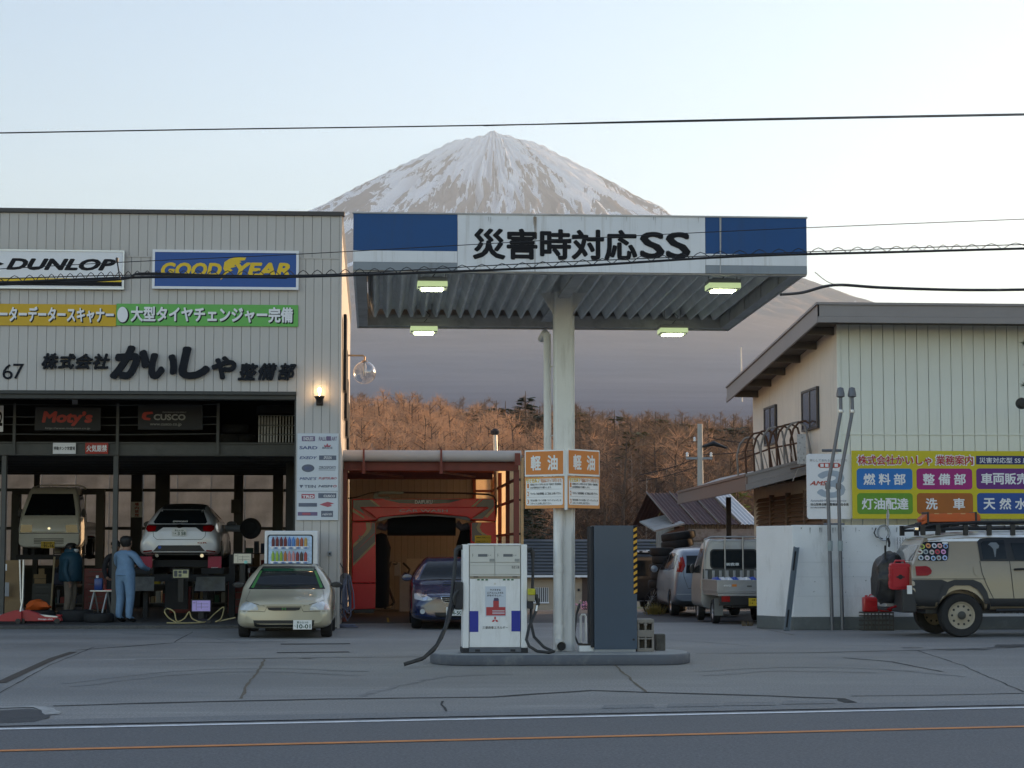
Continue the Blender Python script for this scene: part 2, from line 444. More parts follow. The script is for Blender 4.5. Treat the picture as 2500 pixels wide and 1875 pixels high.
for pts in ([(150, 1668), (420, 1640), (640, 1632), (900, 1640)], [(180, 1676), (430, 1648), (650, 1640), (880, 1650)], [(880, 1700), (1000, 1668), (1090, 1652), (1250, 1646)], [(1700, 1640), (1900, 1630), (2150, 1634), (2350, 1652)], [(1720, 1650), (1900, 1639), (2140, 1643)], [(1560, 1560), (1700, 1566), (1830, 1577)], [(300, 1546), (480, 1553), (600, 1572)]):
    ground_line([tuple(q) for q in spl2(pts)], .11, M_SCUFF, 'tyre_scuff', z=.0035, jit=.05)
def stain(px, py, rx, ry, seed):
    rnd = random.Random(seed); c = G(px, py); P = []
    for i in range(26):
        a = 2 * math.pi * i / 26; k = rnd.uniform(.55, 1.15)
        P.append((c.x + rx * k * math.cos(a), c.y + ry * k * math.sin(a), .005 + seed * .0002))
    MB().add(P, [tuple(range(26))]).obj('oil_stain', pm('oil_stain', (.05, .052, .055), .5, var=.4, scale=5), lot)
stain(2350, 1586, .55, .25, 1); stain(2490, 1577, .5, .5, 2); stain(2230, 1582, .22, .1, 3)
stain(2440, 1582, .3, .12, 4); stain(745, 1608, .12, .08, 5)
D_M = 13000.0
_ax = at(1204, 325, D_M)
PROF = [(0, 2655), (120, 2655), (290, 2650), (360, 2622), (700, 2440), (1150, 2178), (1600, 1945), (2035, 1745), (2516, 1570), (3200, 1370),
        (4000, 1165), (5000, 930), (6000, 735), (8000, 440), (10000, 235), (11000, 150), (11600, 95), (12000, 40), (12300, -20)]
def prof(r):
    return np.interp(r, [p[0] for p in PROF], [p[1] for p in PROF])
rs_ = np.concatenate([np.linspace(0, 2600, 170), np.linspace(2640, 12300, 110)])
th = np.linspace(R(-205), R(25), 620)
rg = np.random.RandomState(3)
def fnoise1(t, freqs, seed):
    g = np.random.RandomState(seed); o = 0
    for fq, am in freqs:
        o = o + am * np.sin(t * fq + g.uniform(0, 6.28)) * (1 if fq < 25 else 1)
    return o
RR, TT = np.meshgrid(rs_, th, indexing='ij')
warp = .03 * np.sin(RR / 310.) + .02 * np.sin(RR / 127. + 1.3) + .012 * np.sin(RR / 61. + TT * 9)
TW = TT + warp * np.clip(RR / 1500, 0, 1)
gul = fnoise1(TW, [(9, .5), (14, .5), (23, .45), (37, .4), (61, .35), (97, .28), (151, .2), (233, .14)], 5)
ridge = -np.abs(gul) + .5
amp = np.clip(RR / 900, 0.12, 1) * np.clip((5200 - RR) / 3600, 0.04, 1) * 80
Hh = prof(RR) + ridge * amp
Xl = RR * np.cos(TT); Yl = RR * np.sin(TT)
Hh -= np.clip(Xl - 350, 0, 2400) * .055 * np.clip((7000 - RR) / 3000, 0, 1)
Hh += 112 * np.exp(-(np.sqrt((Xl - 5) ** 2 + (Yl + 60) ** 2) / 135) ** 1.2) + 12 * np.exp(-((Xl - 170) ** 2 + (Yl) ** 2) / 120 ** 2)
Hh += 22 * np.exp(-((Xl + 240) ** 2 + (Yl) ** 2) / 120 ** 2) + 18 * np.exp(-((Xl - 330) ** 2 + (Yl) ** 2) / 70 ** 2) + 22 * np.exp(-((Xl - 1010) ** 2) / 55 ** 2) * (RR < 1400)
Hh += np.clip(1 - RR / 1800, 0, 1) * 14 * np.sin(Xl / 23.) * np.sin(Yl / 31. + Xl / 47.)
n_r, n_t = RR.shape
vx = np.stack([_ax.x + Xl, D_M + Yl, Hh], -1).reshape(-1, 3)
idx = np.arange(n_r * n_t).reshape(n_r, n_t)
fq = np.stack([idx[:-1, :-1], idx[1:, :-1], idx[1:, 1:], idx[:-1, 1:]], -1).reshape(-1, 4)
me = bpy.data.meshes.new('mountain'); me.from_pydata(vx.tolist(), [], fq.tolist())
for p in me.polygons: p.use_smooth = True
at_ = me.attributes.new('gully', 'FLOAT', 'POINT')
at_.data.foreach_set('value', gul.reshape(-1).astype(np.float32))
m = bpy.data.materials.new('mountain_rock_snow_haze'); m.use_nodes = True
nt = m.node_tree; b = nt.nodes['Principled BSDF']; N = nt.nodes.new; L = nt.links.new
geo = N('ShaderNodeNewGeometry'); sp_ = N('ShaderNodeSeparateXYZ'); L(geo.outputs['Position'], sp_.inputs[0])
def mth(op, a, b_=None):
    q = N('ShaderNodeMath'); q.operation = op
    for i, w in enumerate((a, b_)):
        if w is None: continue
        if isinstance(w, (int, float)): q.inputs[i].default_value = w
        else: L(w, q.inputs[i])
    return q.outputs[0]
def mrange(v, a, b_, c, d):
    q = N('ShaderNodeMapRange'); L(v, q.inputs['Value'])
    for k, w in zip(('From Min', 'From Max', 'To Min', 'To Max'), (a, b_, c, d)): q.inputs[k].default_value = w
    return q.outputs[0]
dx = mth('SUBTRACT', sp_.outputs['X'], _ax.x); dy = mth('SUBTRACT', sp_.outputs['Y'], D_M)
ang = mth('ARCTAN2', dx, mth('MULTIPLY', dy, -1))
rad = mth('SQRT', mth('ADD', mth('MULTIPLY', dx, dx), mth('MULTIPLY', dy, dy)))
cmb = N('ShaderNodeCombineXYZ'); L(mth('MULTIPLY', ang, 20.0), cmb.inputs[0]); L(mth('MULTIPLY', rad, .0019), cmb.inputs[1])
ns = N('ShaderNodeTexNoise'); ns.inputs['Scale'].default_value = 1.0; ns.inputs['Detail'].default_value = 9; ns.inputs['Roughness'].default_value = .68
ns.inputs['Distortion'].default_value = .5
L(cmb.outputs[0], ns.inputs['Vector'])
cm2 = N('ShaderNodeCombineXYZ'); L(mth('MULTIPLY', ang, 62.0), cm2.inputs[0]); L(mth('MULTIPLY', rad, .004), cm2.inputs[1])
n3 = N('ShaderNodeTexNoise'); n3.inputs['Scale'].default_value = 1.0; n3.inputs['Detail'].default_value = 8; n3.inputs['Roughness'].default_value = .7
L(cm2.outputs[0], n3.inputs['Vector'])
ag = N('ShaderNodeAttribute'); ag.attribute_name = 'gully'
gabs = mth('ABSOLUTE', ag.outputs['Fac'])
hfac = mrange(sp_.outputs['Z'], 1300, 2700, -.50, .34)
snowv = mth('ADD', mth('ADD', mth('MULTIPLY', mth('SUBTRACT', ns.outputs['Fac'], .5), 2.3), mth('MULTIPLY', mth('SUBTRACT', n3.outputs['Fac'], .5), 1.1)), hfac)
cm3 = N('ShaderNodeCombineXYZ'); L(mth('MULTIPLY', ang, 5.0), cm3.inputs[0]); L(mth('MULTIPLY', rad, .0013), cm3.inputs[1])
n4 = N('ShaderNodeTexNoise'); n4.inputs['Scale'].default_value = 1.0; n4.inputs['Detail'].default_value = 5; L(cm3.outputs[0], n4.inputs['Vector'])
snowv = mth('ADD', snowv, mth('MULTIPLY', mth('SUBTRACT', n4.outputs['Fac'], .47), 1.5))
snowv = mth('ADD', snowv, mrange(gabs, 0, 1.4, -.12, .18))
snow = mth('MULTIPLY', mrange(snowv, -.01, .03, 0, 1), mrange(sp_.outputs['Z'], 1200, 1500, 0, 1))
rk = N('ShaderNodeMix'); rk.data_type = 'RGBA'
rk.inputs['A'].default_value = (.10, .12, .165, 1); rk.inputs['B'].default_value = (.20, .155, .135, 1)  # blue haze over the lower slopes is put into the rock colour
L(mrange(sp_.outputs['Z'], 550, 1050, 0, 1), rk.inputs['Factor'])
vv = N('ShaderNodeTexNoise'); vv.inputs['Scale'].default_value = .004; vv.inputs['Detail'].default_value = 8
L(geo.outputs['Position'], vv.inputs['Vector'])
sc_ = N('ShaderNodeVectorMath'); sc_.operation = 'SCALE'; L(rk.outputs['Result'], sc_.inputs[0]); L(mrange(vv.outputs['Fac'], .3, .7, .86, 1.14), sc_.inputs['Scale'])
sm = N('ShaderNodeMix'); sm.data_type = 'RGBA'; sm.inputs['B'].default_value = (.90, .91, .93, 1)
L(snow, sm.inputs['Factor']); L(sc_.outputs[0], sm.inputs['A']); L(sm.outputs['Result'], b.inputs['Base Color'])
b.inputs['Roughness'].default_value = .9; b.inputs['Specular IOR Level'].default_value = .1
mountain = mobj('mountain', me, m, None, label='snow streaked volcano cone rising behind the canopy', kind='structure')
def hill_top(px):       # photo row of the bare ground on the ridge behind the trees
    return np.interp(px, [500, 850, 1040, 1180, 1330, 1500, 1650, 1800, 1950, 2500], [1152, 1148, 1145, 1155, 1152, 1168, 1182, 1194, 1208, 1240])
def hill_z(x, y):
    if y < 115: return -2.4 - (115 - y) * .2
    px = 920 + x / y * FPX
    a = (1345 - hill_top(px)) / FPX
    z_r = EYE + a * 360
    t = min((y - 115) / 245.0, 1.0)
    s = t * t * (3 - 2 * t) * .45 + t * .55
    z = -2.35 + (z_r + 2.35) * s
    if y > 360: z = z_r - (y - 360) * .06
    return z + 1.4 * math.sin(x * .05 + y * .03) * t + .7 * math.sin(x * .13 - y * .07) * t
hxs = list(np.linspace(-160, 330, 60)); hys = [112] + list(np.linspace(116, 360, 30)) + [380, 430, 520, 700]
hill = grid_obj('hill', hxs, hys, hill_z, M_EARTH, label='low wooded hill behind the station')
def tube_tri(mb, a, b, r0, r1, n=3):
    mb.tube([a, b], [r0, r1], n, caps=False)
def bare_tree(seed, h, spread, twigs, lean=.25):
    """larch: straight stem, rising limbs, fine twigs as slender blades"""
    rnd = random.Random(seed); mb = MB()
    top = Vector((rnd.uniform(-.3, .3), rnd.uniform(-.3, .3), h))
    tube_tri(mb, Vector((0, 0, -.5)), top * .55, .13, .09, 5); tube_tri(mb, top * .55, top, .09, .02, 4)
    tw = MB()
    nl = 26
    for i in range(nl):
        t = .28 + .7 * i / nl; a = rnd.uniform(0, 6.28)
        ln = spread * (1.05 - t) ** .7 * rnd.uniform(.7, 1.2) + .4
        p0 = top * t; d = Vector((math.cos(a), math.sin(a), lean + rnd.uniform(.1, .7))).normalized()
        p1 = p0 + d * ln
        tube_tri(mb, p0, p1, .035, .008, 3)
        for k in range(twigs):
            s = rnd.uniform(.2, 1.0); q = p0.lerp(p1, s)
            e = Vector((rnd.uniform(-1, 1), rnd.uniform(-1, 1), rnd.uniform(-.1, 1.2))).normalized() * rnd.uniform(.4, 1.0)
            w = Vector((rnd.uniform(-1, 1), rnd.uniform(-1, 1), rnd.uniform(-1, 1))).normalized() * .018
            tw.add([q - w, q + w, q + e], [(0, 1, 2)])
    return mb, tw
def conifer(seed, h, w, n_lay=16, blades=26):
    rnd = random.Random(seed); tr = MB(); cr = MB()
    tube_tri(tr, Vector((0, 0, -.5)), Vector((0, 0, h)), .16, .02, 6)
    for i in range(n_lay):
        t = .12 + .86 * i / n_lay
        rad_ = w * (1 - t) ** .85 * rnd.uniform(.75, 1.15) + .12
        for k in range(blades):
            a = rnd.uniform(0, 6.28); s = rnd.uniform(.25, 1.0)
            c = Vector((math.cos(a) * rad_ * s, math.sin(a) * rad_ * s, h * t - rad_ * s * .25 + rnd.uniform(-.25, .25)))
            d = Vector((math.cos(a) + rnd.uniform(-.5, .5), math.sin(a) + rnd.uniform(-.5, .5), rnd.uniform(-.35, .25))).normalized() * rnd.uniform(.3, .7)
            sd_ = d.cross(Vector((rnd.uniform(-.6, .6), rnd.uniform(-.6, .6), 1))).normalized() * rnd.uniform(.09, .2)
            cr.add([c - sd_ * .6, c + sd_ * .6, c + d * .6 + sd_, c + d, c + d * .6 - sd_], [(0, 1, 2, 3, 4)])
    return tr, cr
M_BARK = pm('larch_bark', (.11, .075, .055), .95, var=.3, scale=3)
M_TWIG = pm('sunlit_larch_twigs', (.50, .315, .205), .9, var=.45, scale=.05, transl=.5)  # sunlight on the nearer wood is put into this warmer twig colour
M_TWIG2 = pm('shade_brown_twigs', (.21, .145, .105), .9, var=.45, scale=.05, transl=.4)  # shade over the wood behind is put into this darker twig colour
M_PALE = pm('birch_bark', (.40, .34, .29), .9, var=.25, scale=2)
M_NEED = pm('dark_needles', (.035, .05, .028), .8, var=.5, scale=.6, transl=.2)
M_NEEDY = pm('olive_needles', (.085, .085, .03), .8, var=.5, scale=.6, transl=.25)
protos = []
hidden = bpy.data.collections.new('tree_kinds'); hidden2 = bpy.data.collections.new('shade_brown_tree_kinds')          # sources for the far wood, not linked to the scene
def proto(seed, h, spread, tw, mt, mb_, coll=None):
    a, b_ = bare_tree(seed, h, spread, tw)
    ka = len(a.v); nfa = len(a.f); a.add(b_.v, b_.f)
    me = bpy.data.meshes.new('bare_tree'); me.from_pydata(a.v, [], a.f)
    me.materials.append(mb_); me.materials.append(mt)
    mi = np.zeros(len(a.f), np.int32); mi[nfa:] = 1; me.polygons.foreach_set('material_index', mi)
    o = bpy.data.objects.new('bare_tree', me); (coll or hidden).objects.link(o); return o
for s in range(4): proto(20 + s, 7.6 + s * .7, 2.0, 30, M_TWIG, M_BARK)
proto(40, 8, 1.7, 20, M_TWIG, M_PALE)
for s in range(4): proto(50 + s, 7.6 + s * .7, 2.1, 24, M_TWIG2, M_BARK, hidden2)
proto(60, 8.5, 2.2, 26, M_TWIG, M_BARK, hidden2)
def wood_object(name, pts, label, coll):
    """one mesh of points; each point carries a tree through geometry nodes"""
    me = bpy.data.meshes.new(name); me.from_pydata(pts, [], [])
    o = mobj(name, me, None, None, label=label, cat='wood', kind='stuff')
    ng = bpy.data.node_groups.new(name, 'GeometryNodeTree')
    ng.interface.new_socket('Geometry', in_out='INPUT', socket_type='NodeSocketGeometry')
    ng.interface.new_socket('Geometry', in_out='OUTPUT', socket_type='NodeSocketGeometry')
    gi = ng.nodes.new('NodeGroupInput'); go = ng.nodes.new('NodeGroupOutput')
    ci = ng.nodes.new('GeometryNodeCollectionInfo'); ci.inputs['Collection'].default_value = coll
    ci.inputs['Separate Children'].default_value = True; ci.inputs['Reset Children'].default_value = True
    ip = ng.nodes.new('GeometryNodeInstanceOnPoints'); ip.inputs['Pick Instance'].default_value = True
    rv = ng.nodes.new('FunctionNodeRandomValue'); rv.data_type = 'FLOAT_VECTOR'
    rv.inputs['Max'].default_value = (.08, .08, 6.28)
    sv = ng.nodes.new('FunctionNodeRandomValue'); sv.data_type = 'FLOAT'
    sv.inputs[2].default_value = .55; sv.inputs[3].default_value = 1.3
    ri = ng.nodes.new('FunctionNodeRandomValue'); ri.data_type = 'INT'; ri.inputs[4].default_value = 0; ri.inputs[5].default_value = 4
    k = ng.links.new
    k(gi.outputs[0], ip.inputs['Points']); k(ci.outputs[0], ip.inputs['Instance']); k(ri.outputs[2], ip.inputs['Instance Index'])
    k(rv.outputs[0], ip.inputs['Rotation']); k(sv.outputs[1], ip.inputs['Scale']); k(ip.outputs[0], go.inputs[0])
    md = o.modifiers.new('trees', 'NODES'); md.node_group = ng
    return o
rnd = random.Random(11); pts = []; pts2 = []
def spur_top(px): return np.interp(px, [500, 850, 1000, 1100, 1200, 1300, 1340], [1222, 1222, 1226, 1238, 1262, 1300, 1330])
def spur_z(x, y):
    px = 920 + x / y * FPX
    zr = EYE + (1345 - spur_top(px)) / FPX * 235
    t = min(max((y - 125) / 110.0, 0), 1)
    return -2.4 + (zr + 2.4) * (t * .6 + .4 * t * t * (3 - 2 * t)) - max(0, y - 235) * .12 + .5 * math.sin(x * .2 + y * .1) * t
sxs = list(np.linspace(-60, 27, 40)); sys_ = list(np.linspace(122, 300, 30))
hill_spur = grid_obj('hill_spur', sxs, sys_, spur_z, M_EARTH, label='nearer sunlit shoulder of the hill above the car wash')
while len(pts) < 2300:
    y = 128 + 120 * rnd.random() ** .7
    px = rnd.uniform(800, 1345); x = (px - 920) / FPX * y
    pts.append((x, y, spur_z(x, y)))
while len(pts2) < 4200:
    y = 122 + 260 * rnd.random() ** .75
    px = rnd.uniform(790, 2080); x = (px - 920) / FPX * y
    if px < 1250 and y < 260: continue
    pts2.append((x, y, hill_z(x, y)))
wood_object('larch_wood', pts, 'bare larches on the nearer shoulder of the hill, sunlight put into their russet colour', hidden)
wood_object('shade_brown_wood', pts2, 'bare wood covering the ridge behind, its shade put into a darker brown', hidden2)
cA = conifer(3, 13, 2.9, 18, 34); cB = conifer(4, 10, 3.2, 13, 40)
def conifer_proto(c, needle):
    t = thing('conifer_tree', 'x', 'tree'); c[0].obj('trunk', M_BARK, t); c[1].obj('crown', needle, t); return t
kA = conifer_proto(cA, M_NEED); kB = conifer_proto(cB, M_NEED); kC = conifer_proto(cB, M_NEEDY)
usedp = set()
def place_tree(k, px, Y, top_py, label):
    """stand a copy on the hill so that its tip reaches the measured height"""
    o = k if id(k) not in usedp else copy_tree(k)
    usedp.add(id(k))
    Y *= .72 if Y > 200 else 1
    p = at(px, top_py - 10, Y); z0 = hill_z(p.x, Y); hh = 13.0 if k is kA else 10.3
    s = max((p.z - z0) / hh, .35)
    o.location = (p.x, Y, z0); o.scale = (min(s, 1.15) * 1.5, min(s, 1.15) * 1.5, s); o.rotation_euler = (0, 0, rnd.uniform(0, 6))
    tag(o, label, 'tree', 'evergreens among the larches on the hill')
    return o
place_tree(kA, 1283, 300, 965, 'tall spiky dark fir standing highest on the ridge left of the canopy post')
place_tree(kB, 1212, 300, 979, 'dark evergreen on the ridge, left of the tall spiky fir, its left neighbour but one')
place_tree(kB, 1234, 305, 981, 'dark bushy evergreen directly left of the tall spiky fir')
ORD = ('leftmost', 'second from left', 'third from left', 'fourth from left', 'fifth from left', 'sixth from left', 'seventh from left', 'eighth from left')
for i, (px, Y, ty) in enumerate(((1240, 262, 1015), (1256, 290, 1000), (1270, 270, 1018), (1300, 285, 1003), (1318, 292, 992), (1330, 280, 995), (1345, 285, 1000))):
    place_tree(kB, px, Y, ty, ORD[i] + ' dark evergreen in the clump below the tall spiky fir')
place_tree(kB, 1130, 320, 992, 'small dark conifer on the ridge above the lit larches, left of the flue pipe')
place_tree(kB, 1175, 320, 990, 'small dark conifer on the ridge just above the flue pipe')
place_tree(kC, 1560, 230, 1030, 'olive green evergreen amid the larches right of the canopy post')
for i, (px, Y, ty) in enumerate(((1408, 300, 990), (1500, 330, 1003), (1600, 300, 1008), (1650, 310, 1020), (1672, 305, 1022), (1720, 290, 1030))):
    place_tree(kC, px, Y, ty, ORD[i] + ' olive evergreen poking out of the ridge between canopy post and cream house')
for i, (px, Y, ty) in enumerate(((1775, 280, 1030), (1792, 275, 1026), (1812, 280, 1024), (1835, 270, 1032))):
    place_tree(kB, px, Y, ty, ORD[i] + ' dark evergreen in the clump on the ridge beside the cream house wall')
for i, (px, Y, ty) in enumerate(((1278, 121, 1235), (1300, 118, 1215))):
    place_tree(kA, px, Y, ty, ('left', 'right')[i] + ' dark conifer behind the valley house, right beside the car wash frame')
bt, btw = bare_tree(77, 13, 1.9, 20)
kp = thing('birch_tree', 'x', 'tree'); bt.obj('trunk', M_PALE, kp); btw.obj('crown', M_TWIG2, kp)
for i, (px, Y, ty) in enumerate(((1460, 140, 1160), (1500, 138, 1150), (1520, 150, 1125), (1545, 140, 1110), (1562, 150, 1118), (1575, 135, 1165), (1592, 145, 1135), (1625, 150, 1130),
                       (905, 230, 1060), (968, 220, 1068), (1015, 225, 1078), (1050, 215, 1070), (1075, 220, 1062))):
    o = kp if i == 0 else copy_tree(kp)
    p = at(px, ty, Y); z0 = hill_z(p.x, Y) if i < 8 else spur_z(p.x, Y); s = (p.z - z0) / 13
    o.location = (p.x, Y, z0); o.scale = (s * .8, s * .8, s); o.rotation_euler = (0, 0, rnd.uniform(0, 6))
    tag(o, ORD[i % 8] + ' pale bare birch before the dark wood behind the house' if i < 8 else ORD[i - 8] + ' pale bare birch among the larches above the car wash', 'tree', 'pale birches on the hill' if i < 8 else 'pale birches above the car wash')
mh = bpy.data.materials.new('haze_air'); mh.use_nodes = True
nt = mh.node_tree; nt.nodes.remove(nt.nodes['Principled BSDF'])
pv = nt.nodes.new('ShaderNodeVolumePrincipled'); pv.inputs['Density'].default_value = 5.5e-5
pv.inputs['Color'].default_value = (.62, .79, 1.0, 1); pv.inputs['Anisotropy'].default_value = .3
nt.links.new(pv.outputs[0], nt.nodes['Material Output'].inputs['Volume'])
HAZE_M = mh
box('haze', mh, None, -9000, 11000, -450, 17000, -60, 2830, label='thin pale evening haze in the air', cat='haze', kind='stuff')
GY = 40.4                                   # front plane
GX1 = at(832, 1000, GY).x                   # right corner
GX0 = -15.0
GB = 54.0                                   # back wall
M_SIDING = pm('grey_siding', (.52, .49, .455), .55, var=.06, scale=1.2, dirt=(.42, .39, .35), dirt_amt=.4, dirt_scale=1.1, streak=(3.5, 3.5, .25), bump=.04, bscale=40)
M_SIDE2 = pm('cream_side_siding', (.56, .50, .42), .6, var=.06, scale=1.5)
M_DARKTRIM = pm('dark_coping', (.055, .05, .05), .5, var=.1)
M_STEEL = pm('grey_painted_steel', (.085, .085, .078), .6, var=.2, scale=3, dirt=(.05, .045, .04), dirt_amt=.5)
M_STEELD = pm('dark_olive_steel', (.05, .05, .044), .65, var=.2, scale=3)
M_BLACK = pm('matt_black', (.012, .012, .013), .7, var=.3)
M_RUBBER = pm('black_rubber', (.018, .018, .02), .75, var=.3, scale=12, bump=.15)
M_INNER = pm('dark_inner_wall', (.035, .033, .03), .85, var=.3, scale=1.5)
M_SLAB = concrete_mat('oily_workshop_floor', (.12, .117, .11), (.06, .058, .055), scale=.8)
M_ALU = pm('aluminium', (.55, .56, .57), .35, metal=.9, var=.1, scale=8)
M_WHITE = pm('white_enamel', (.74, .75, .76), .4, var=.05, scale=3, dirt=(.35, .34, .32), dirt_amt=.25, dirt_scale=2.5)
M_FROST = pm('frosted_panel', (.44, .46, .48), .7, var=.35, scale=1.2, transl=.7)
Z_TOP = at(400, 516, GY).z; Z_OPEN = at(400, 962, GY).z; Z_SEAM = at(700, 630, GY).z; Z_SEAM2 = at(780, 1108, GY).z
X_PIL = at(722, 1100, GY).x
garage = thing('service_garage', 'two storey grey sided vehicle workshop with wide open front', 'workshop', (GX1, GY, 0))
def gl(mb): return mb                        # parts are modelled in world space and hung under the empty
def wparent(o, par):
    o.parent = par; o.matrix_parent_inverse = Matrix.Translation(-par.location) if par.rotation_euler.z == 0 else par.matrix_world.inverted()
    return o
def wpart(name, mat, mb, par, bevel=0.0, smooth=False, **kw):
    return wparent(mb.obj(name, mat, None, bevel, smooth, **kw), par)
def wbox(name, mat, par, *d, bevel=0.0, **kw): return wpart(name, mat, MB().box(*d), par, bevel, **kw)
def wtext(body, mat, par, *a, **k):
    o = text(body, mat, None, *a, **k)
    return wparent(o, par) if o else None
def siding(par, x0, x1, z0, z1, y, w, mat, name='siding_board', th=.035, gap=.006, var=True):
    """vertical boards, each its own piece; the joint between two is a real recess"""
    n = max(1, round((x1 - x0) / w)); w = (x1 - x0) / n
    me = MB().box(gap / 2, w - gap / 2, 0, th, 0, z1 - z0).mesh(name, bevel=.004, seg=1)
    me.materials.append(mat)
    for i in range(n):
        o = bpy.data.objects.new(name, me); col.objects.link(o)
        o.location = (x0 + i * w, y + (random.uniform(0, .003) if var else 0), z0)
        wparent(o, par)
    return n
BW = .185
siding(garage, GX0, GX1 - .05, Z_SEAM + .012, Z_TOP - .06, GY, BW, M_SIDING)
siding(garage, GX0, X_PIL, Z_OPEN + .06, Z_SEAM - .012, GY, BW, M_SIDING)
siding(garage, X_PIL, GX1 - .05, Z_SEAM2 + .01, Z_SEAM - .012, GY, BW, M_SIDING)
siding(garage, X_PIL, GX1 - .05, .02, Z_SEAM2 - .01, GY, BW, M_SIDING)
wbox('flashing_strip', M_SIDING, garage, GX0, GX1, GY - .012, GY + .05, Z_SEAM - .012, Z_SEAM + .012)
wbox('flashing_strip', M_SIDING, garage, X_PIL, GX1, GY - .012, GY + .05, Z_SEAM2 - .01, Z_SEAM2 + .01)
wbox('corner_trim', M_SIDING, garage, GX1 - .05, GX1 + .004, GY - .01, GY + .06, 0, Z_TOP - .06, bevel=.006)
wbox('coping', M_DARKTRIM, garage, GX0, GX1 + .05, GY - .05, GY + .12, Z_TOP - .06, Z_TOP + .03, bevel=.01)
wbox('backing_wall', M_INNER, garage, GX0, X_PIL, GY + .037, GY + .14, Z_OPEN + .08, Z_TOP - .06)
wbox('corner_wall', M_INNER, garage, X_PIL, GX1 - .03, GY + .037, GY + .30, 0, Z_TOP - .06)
wbox('opening_lintel', M_STEELD, garage, GX0, X_PIL, GY - .03, GY + .2, Z_OPEN - .01, Z_OPEN + .06, bevel=.008)
wbox('opening_lintel', M_STEELD, garage, GX0, X_PIL, GY + .02, GY + .3, Z_OPEN - .10, Z_OPEN - .012, bevel=.008)
wbox('jamb', M_STEELD, garage, X_PIL - .03, X_PIL, GY + .01, GY + .3, .07, Z_OPEN - .1)
zb = at(851, 765, GB).z
mb = MB()
mb.hexa([(GX1 - .12, GY + .3, 0), (GX1 - .006, GY + .06, 0), (GX1 - .006, GB, 0), (GX1 - .12, GB, 0)],
        [(GX1 - .12, GY + .3, Z_TOP - .06), (GX1 - .006, GY + .06, Z_TOP - .06), (GX1 - .006, GB, zb), (GX1 - .12, GB, zb)])
wpart('side_wall', M_SIDE2, mb, garage)
mb = MB(); mb.hexa([(GX0, GY + .1, Z_TOP - .3), (GX1, GY + .1, Z_TOP - .3), (GX1, GB + .2, zb - .25), (GX0, GB + .2, zb - .25)],
                   [(GX0, GY + .12, Z_TOP - .05), (GX1 + .02, GY + .12, Z_TOP - .05), (GX1 + .02, GB + .2, zb + .03), (GX0, GB + .2, zb + .03)])
wpart('roof', M_DARKTRIM, mb, garage)
wbox('floor_slab', M_SLAB, garage, GX0, GX1 - .13, GY + .0, GB, -.05, .07, bevel=.01)
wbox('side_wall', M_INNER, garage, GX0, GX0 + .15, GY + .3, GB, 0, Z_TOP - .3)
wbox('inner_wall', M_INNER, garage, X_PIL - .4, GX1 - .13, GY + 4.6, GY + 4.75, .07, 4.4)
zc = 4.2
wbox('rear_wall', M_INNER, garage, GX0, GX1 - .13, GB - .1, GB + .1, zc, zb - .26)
pan = MB().box(.012, .90 - .012, 0, .02, .012, 1.02 - .012).mesh('frosted_panel'); pan.materials.append(M_FROST)
xw0 = at(15, 1300, GB).x - 3.6
for r_ in range(3):
    for c_ in range(14):
        x = xw0 + c_ * .90
        if x + .9 > GX1 - .15: continue
        zz = zc - 1.02 * (r_ + 1) - .02
        o = bpy.data.objects.new('frosted_panel', pan); col.objects.link(o); o.location = (x, GB - .02, zz); wparent(o, garage)
for r_ in range(4):
    wbox('girt', M_STEELD, garage, GX0, GX1 - .13, GB - .12, GB - .04, zc - 1.02 * r_ - .05, zc - 1.02 * r_ + .03)
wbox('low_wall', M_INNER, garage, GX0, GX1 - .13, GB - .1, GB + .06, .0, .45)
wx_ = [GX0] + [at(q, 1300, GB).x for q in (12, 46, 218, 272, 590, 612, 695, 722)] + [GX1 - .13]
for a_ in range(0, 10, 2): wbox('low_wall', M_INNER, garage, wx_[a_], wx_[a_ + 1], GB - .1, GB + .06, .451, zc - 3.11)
def gcol(xa, xb, y0, y1, Y, mat=M_STEEL):
    X0, X1, z0, z1 = rect(xa, y0, xb, y1, Y); wbox('steel_column', mat, garage, X0, X1, Y, Y + .2, .07, z1, bevel=.008)
gcol(318, 345, 1110, 1500, GB - .4, M_STEELD); gcol(377, 412, 1110, 1500, GB - .4, M_STEELD); gcol(570, 592, 1110, 1500, GB - .4, M_STEELD)
gcol(665, 690, 1110, 1500, GB - .5, M_STEELD); gcol(80, 92, 1110, 1500, GB - .4, M_STEELD)
MY = GY + 2.2
zf0 = at(400, 1110, MY).z; zf1 = at(400, 1080, MY).z
wbox('mezzanine_beam', M_STEEL, garage, GX0, X_PIL + .1, MY, MY + .16, zf0, zf1 - .03, bevel=.006)
wbox('mezzanine_flange', M_STEEL, garage, GX0, X_PIL + .1, MY - .05, MY + .2, zf1 - .03, zf1 + .0, bevel=.004)
wbox('mezzanine_flange', M_STEEL, garage, GX0, X_PIL + .1, MY - .05, MY + .2, zf0 - .025, zf0, bevel=.004)
wbox('mezzanine_deck', M_INNER, garage, GX0, X_PIL + .2, MY + .2, GB - .1, zf1 - .1, zf1 + .02)
wbox('mezzanine_wall', M_INNER, garage, GX0, X_PIL + .2, MY + 5.5, MY + 5.6, zf1 + .02, Z_TOP - .5)
for px in (35, 287, 532):
    X0, X1, z0, z1 = rect(px - 3.5, 985, px + 3.5, 1110, MY - .08)
    wbox('railing_post', M_STEEL, garage, X0, X1, MY - .1, MY - .05, z0, z1)
for py in (986, 1016, 1035, 1058):
    z = at(300, py, MY - .07).z
    wpart('railing_wire', M_STEEL, MB().tube([(GX0, MY - .07, z), (at(270, py, MY).x, MY - .07, z - .03), (at(535, py, MY).x, MY - .07, z)], .012, 5), garage)
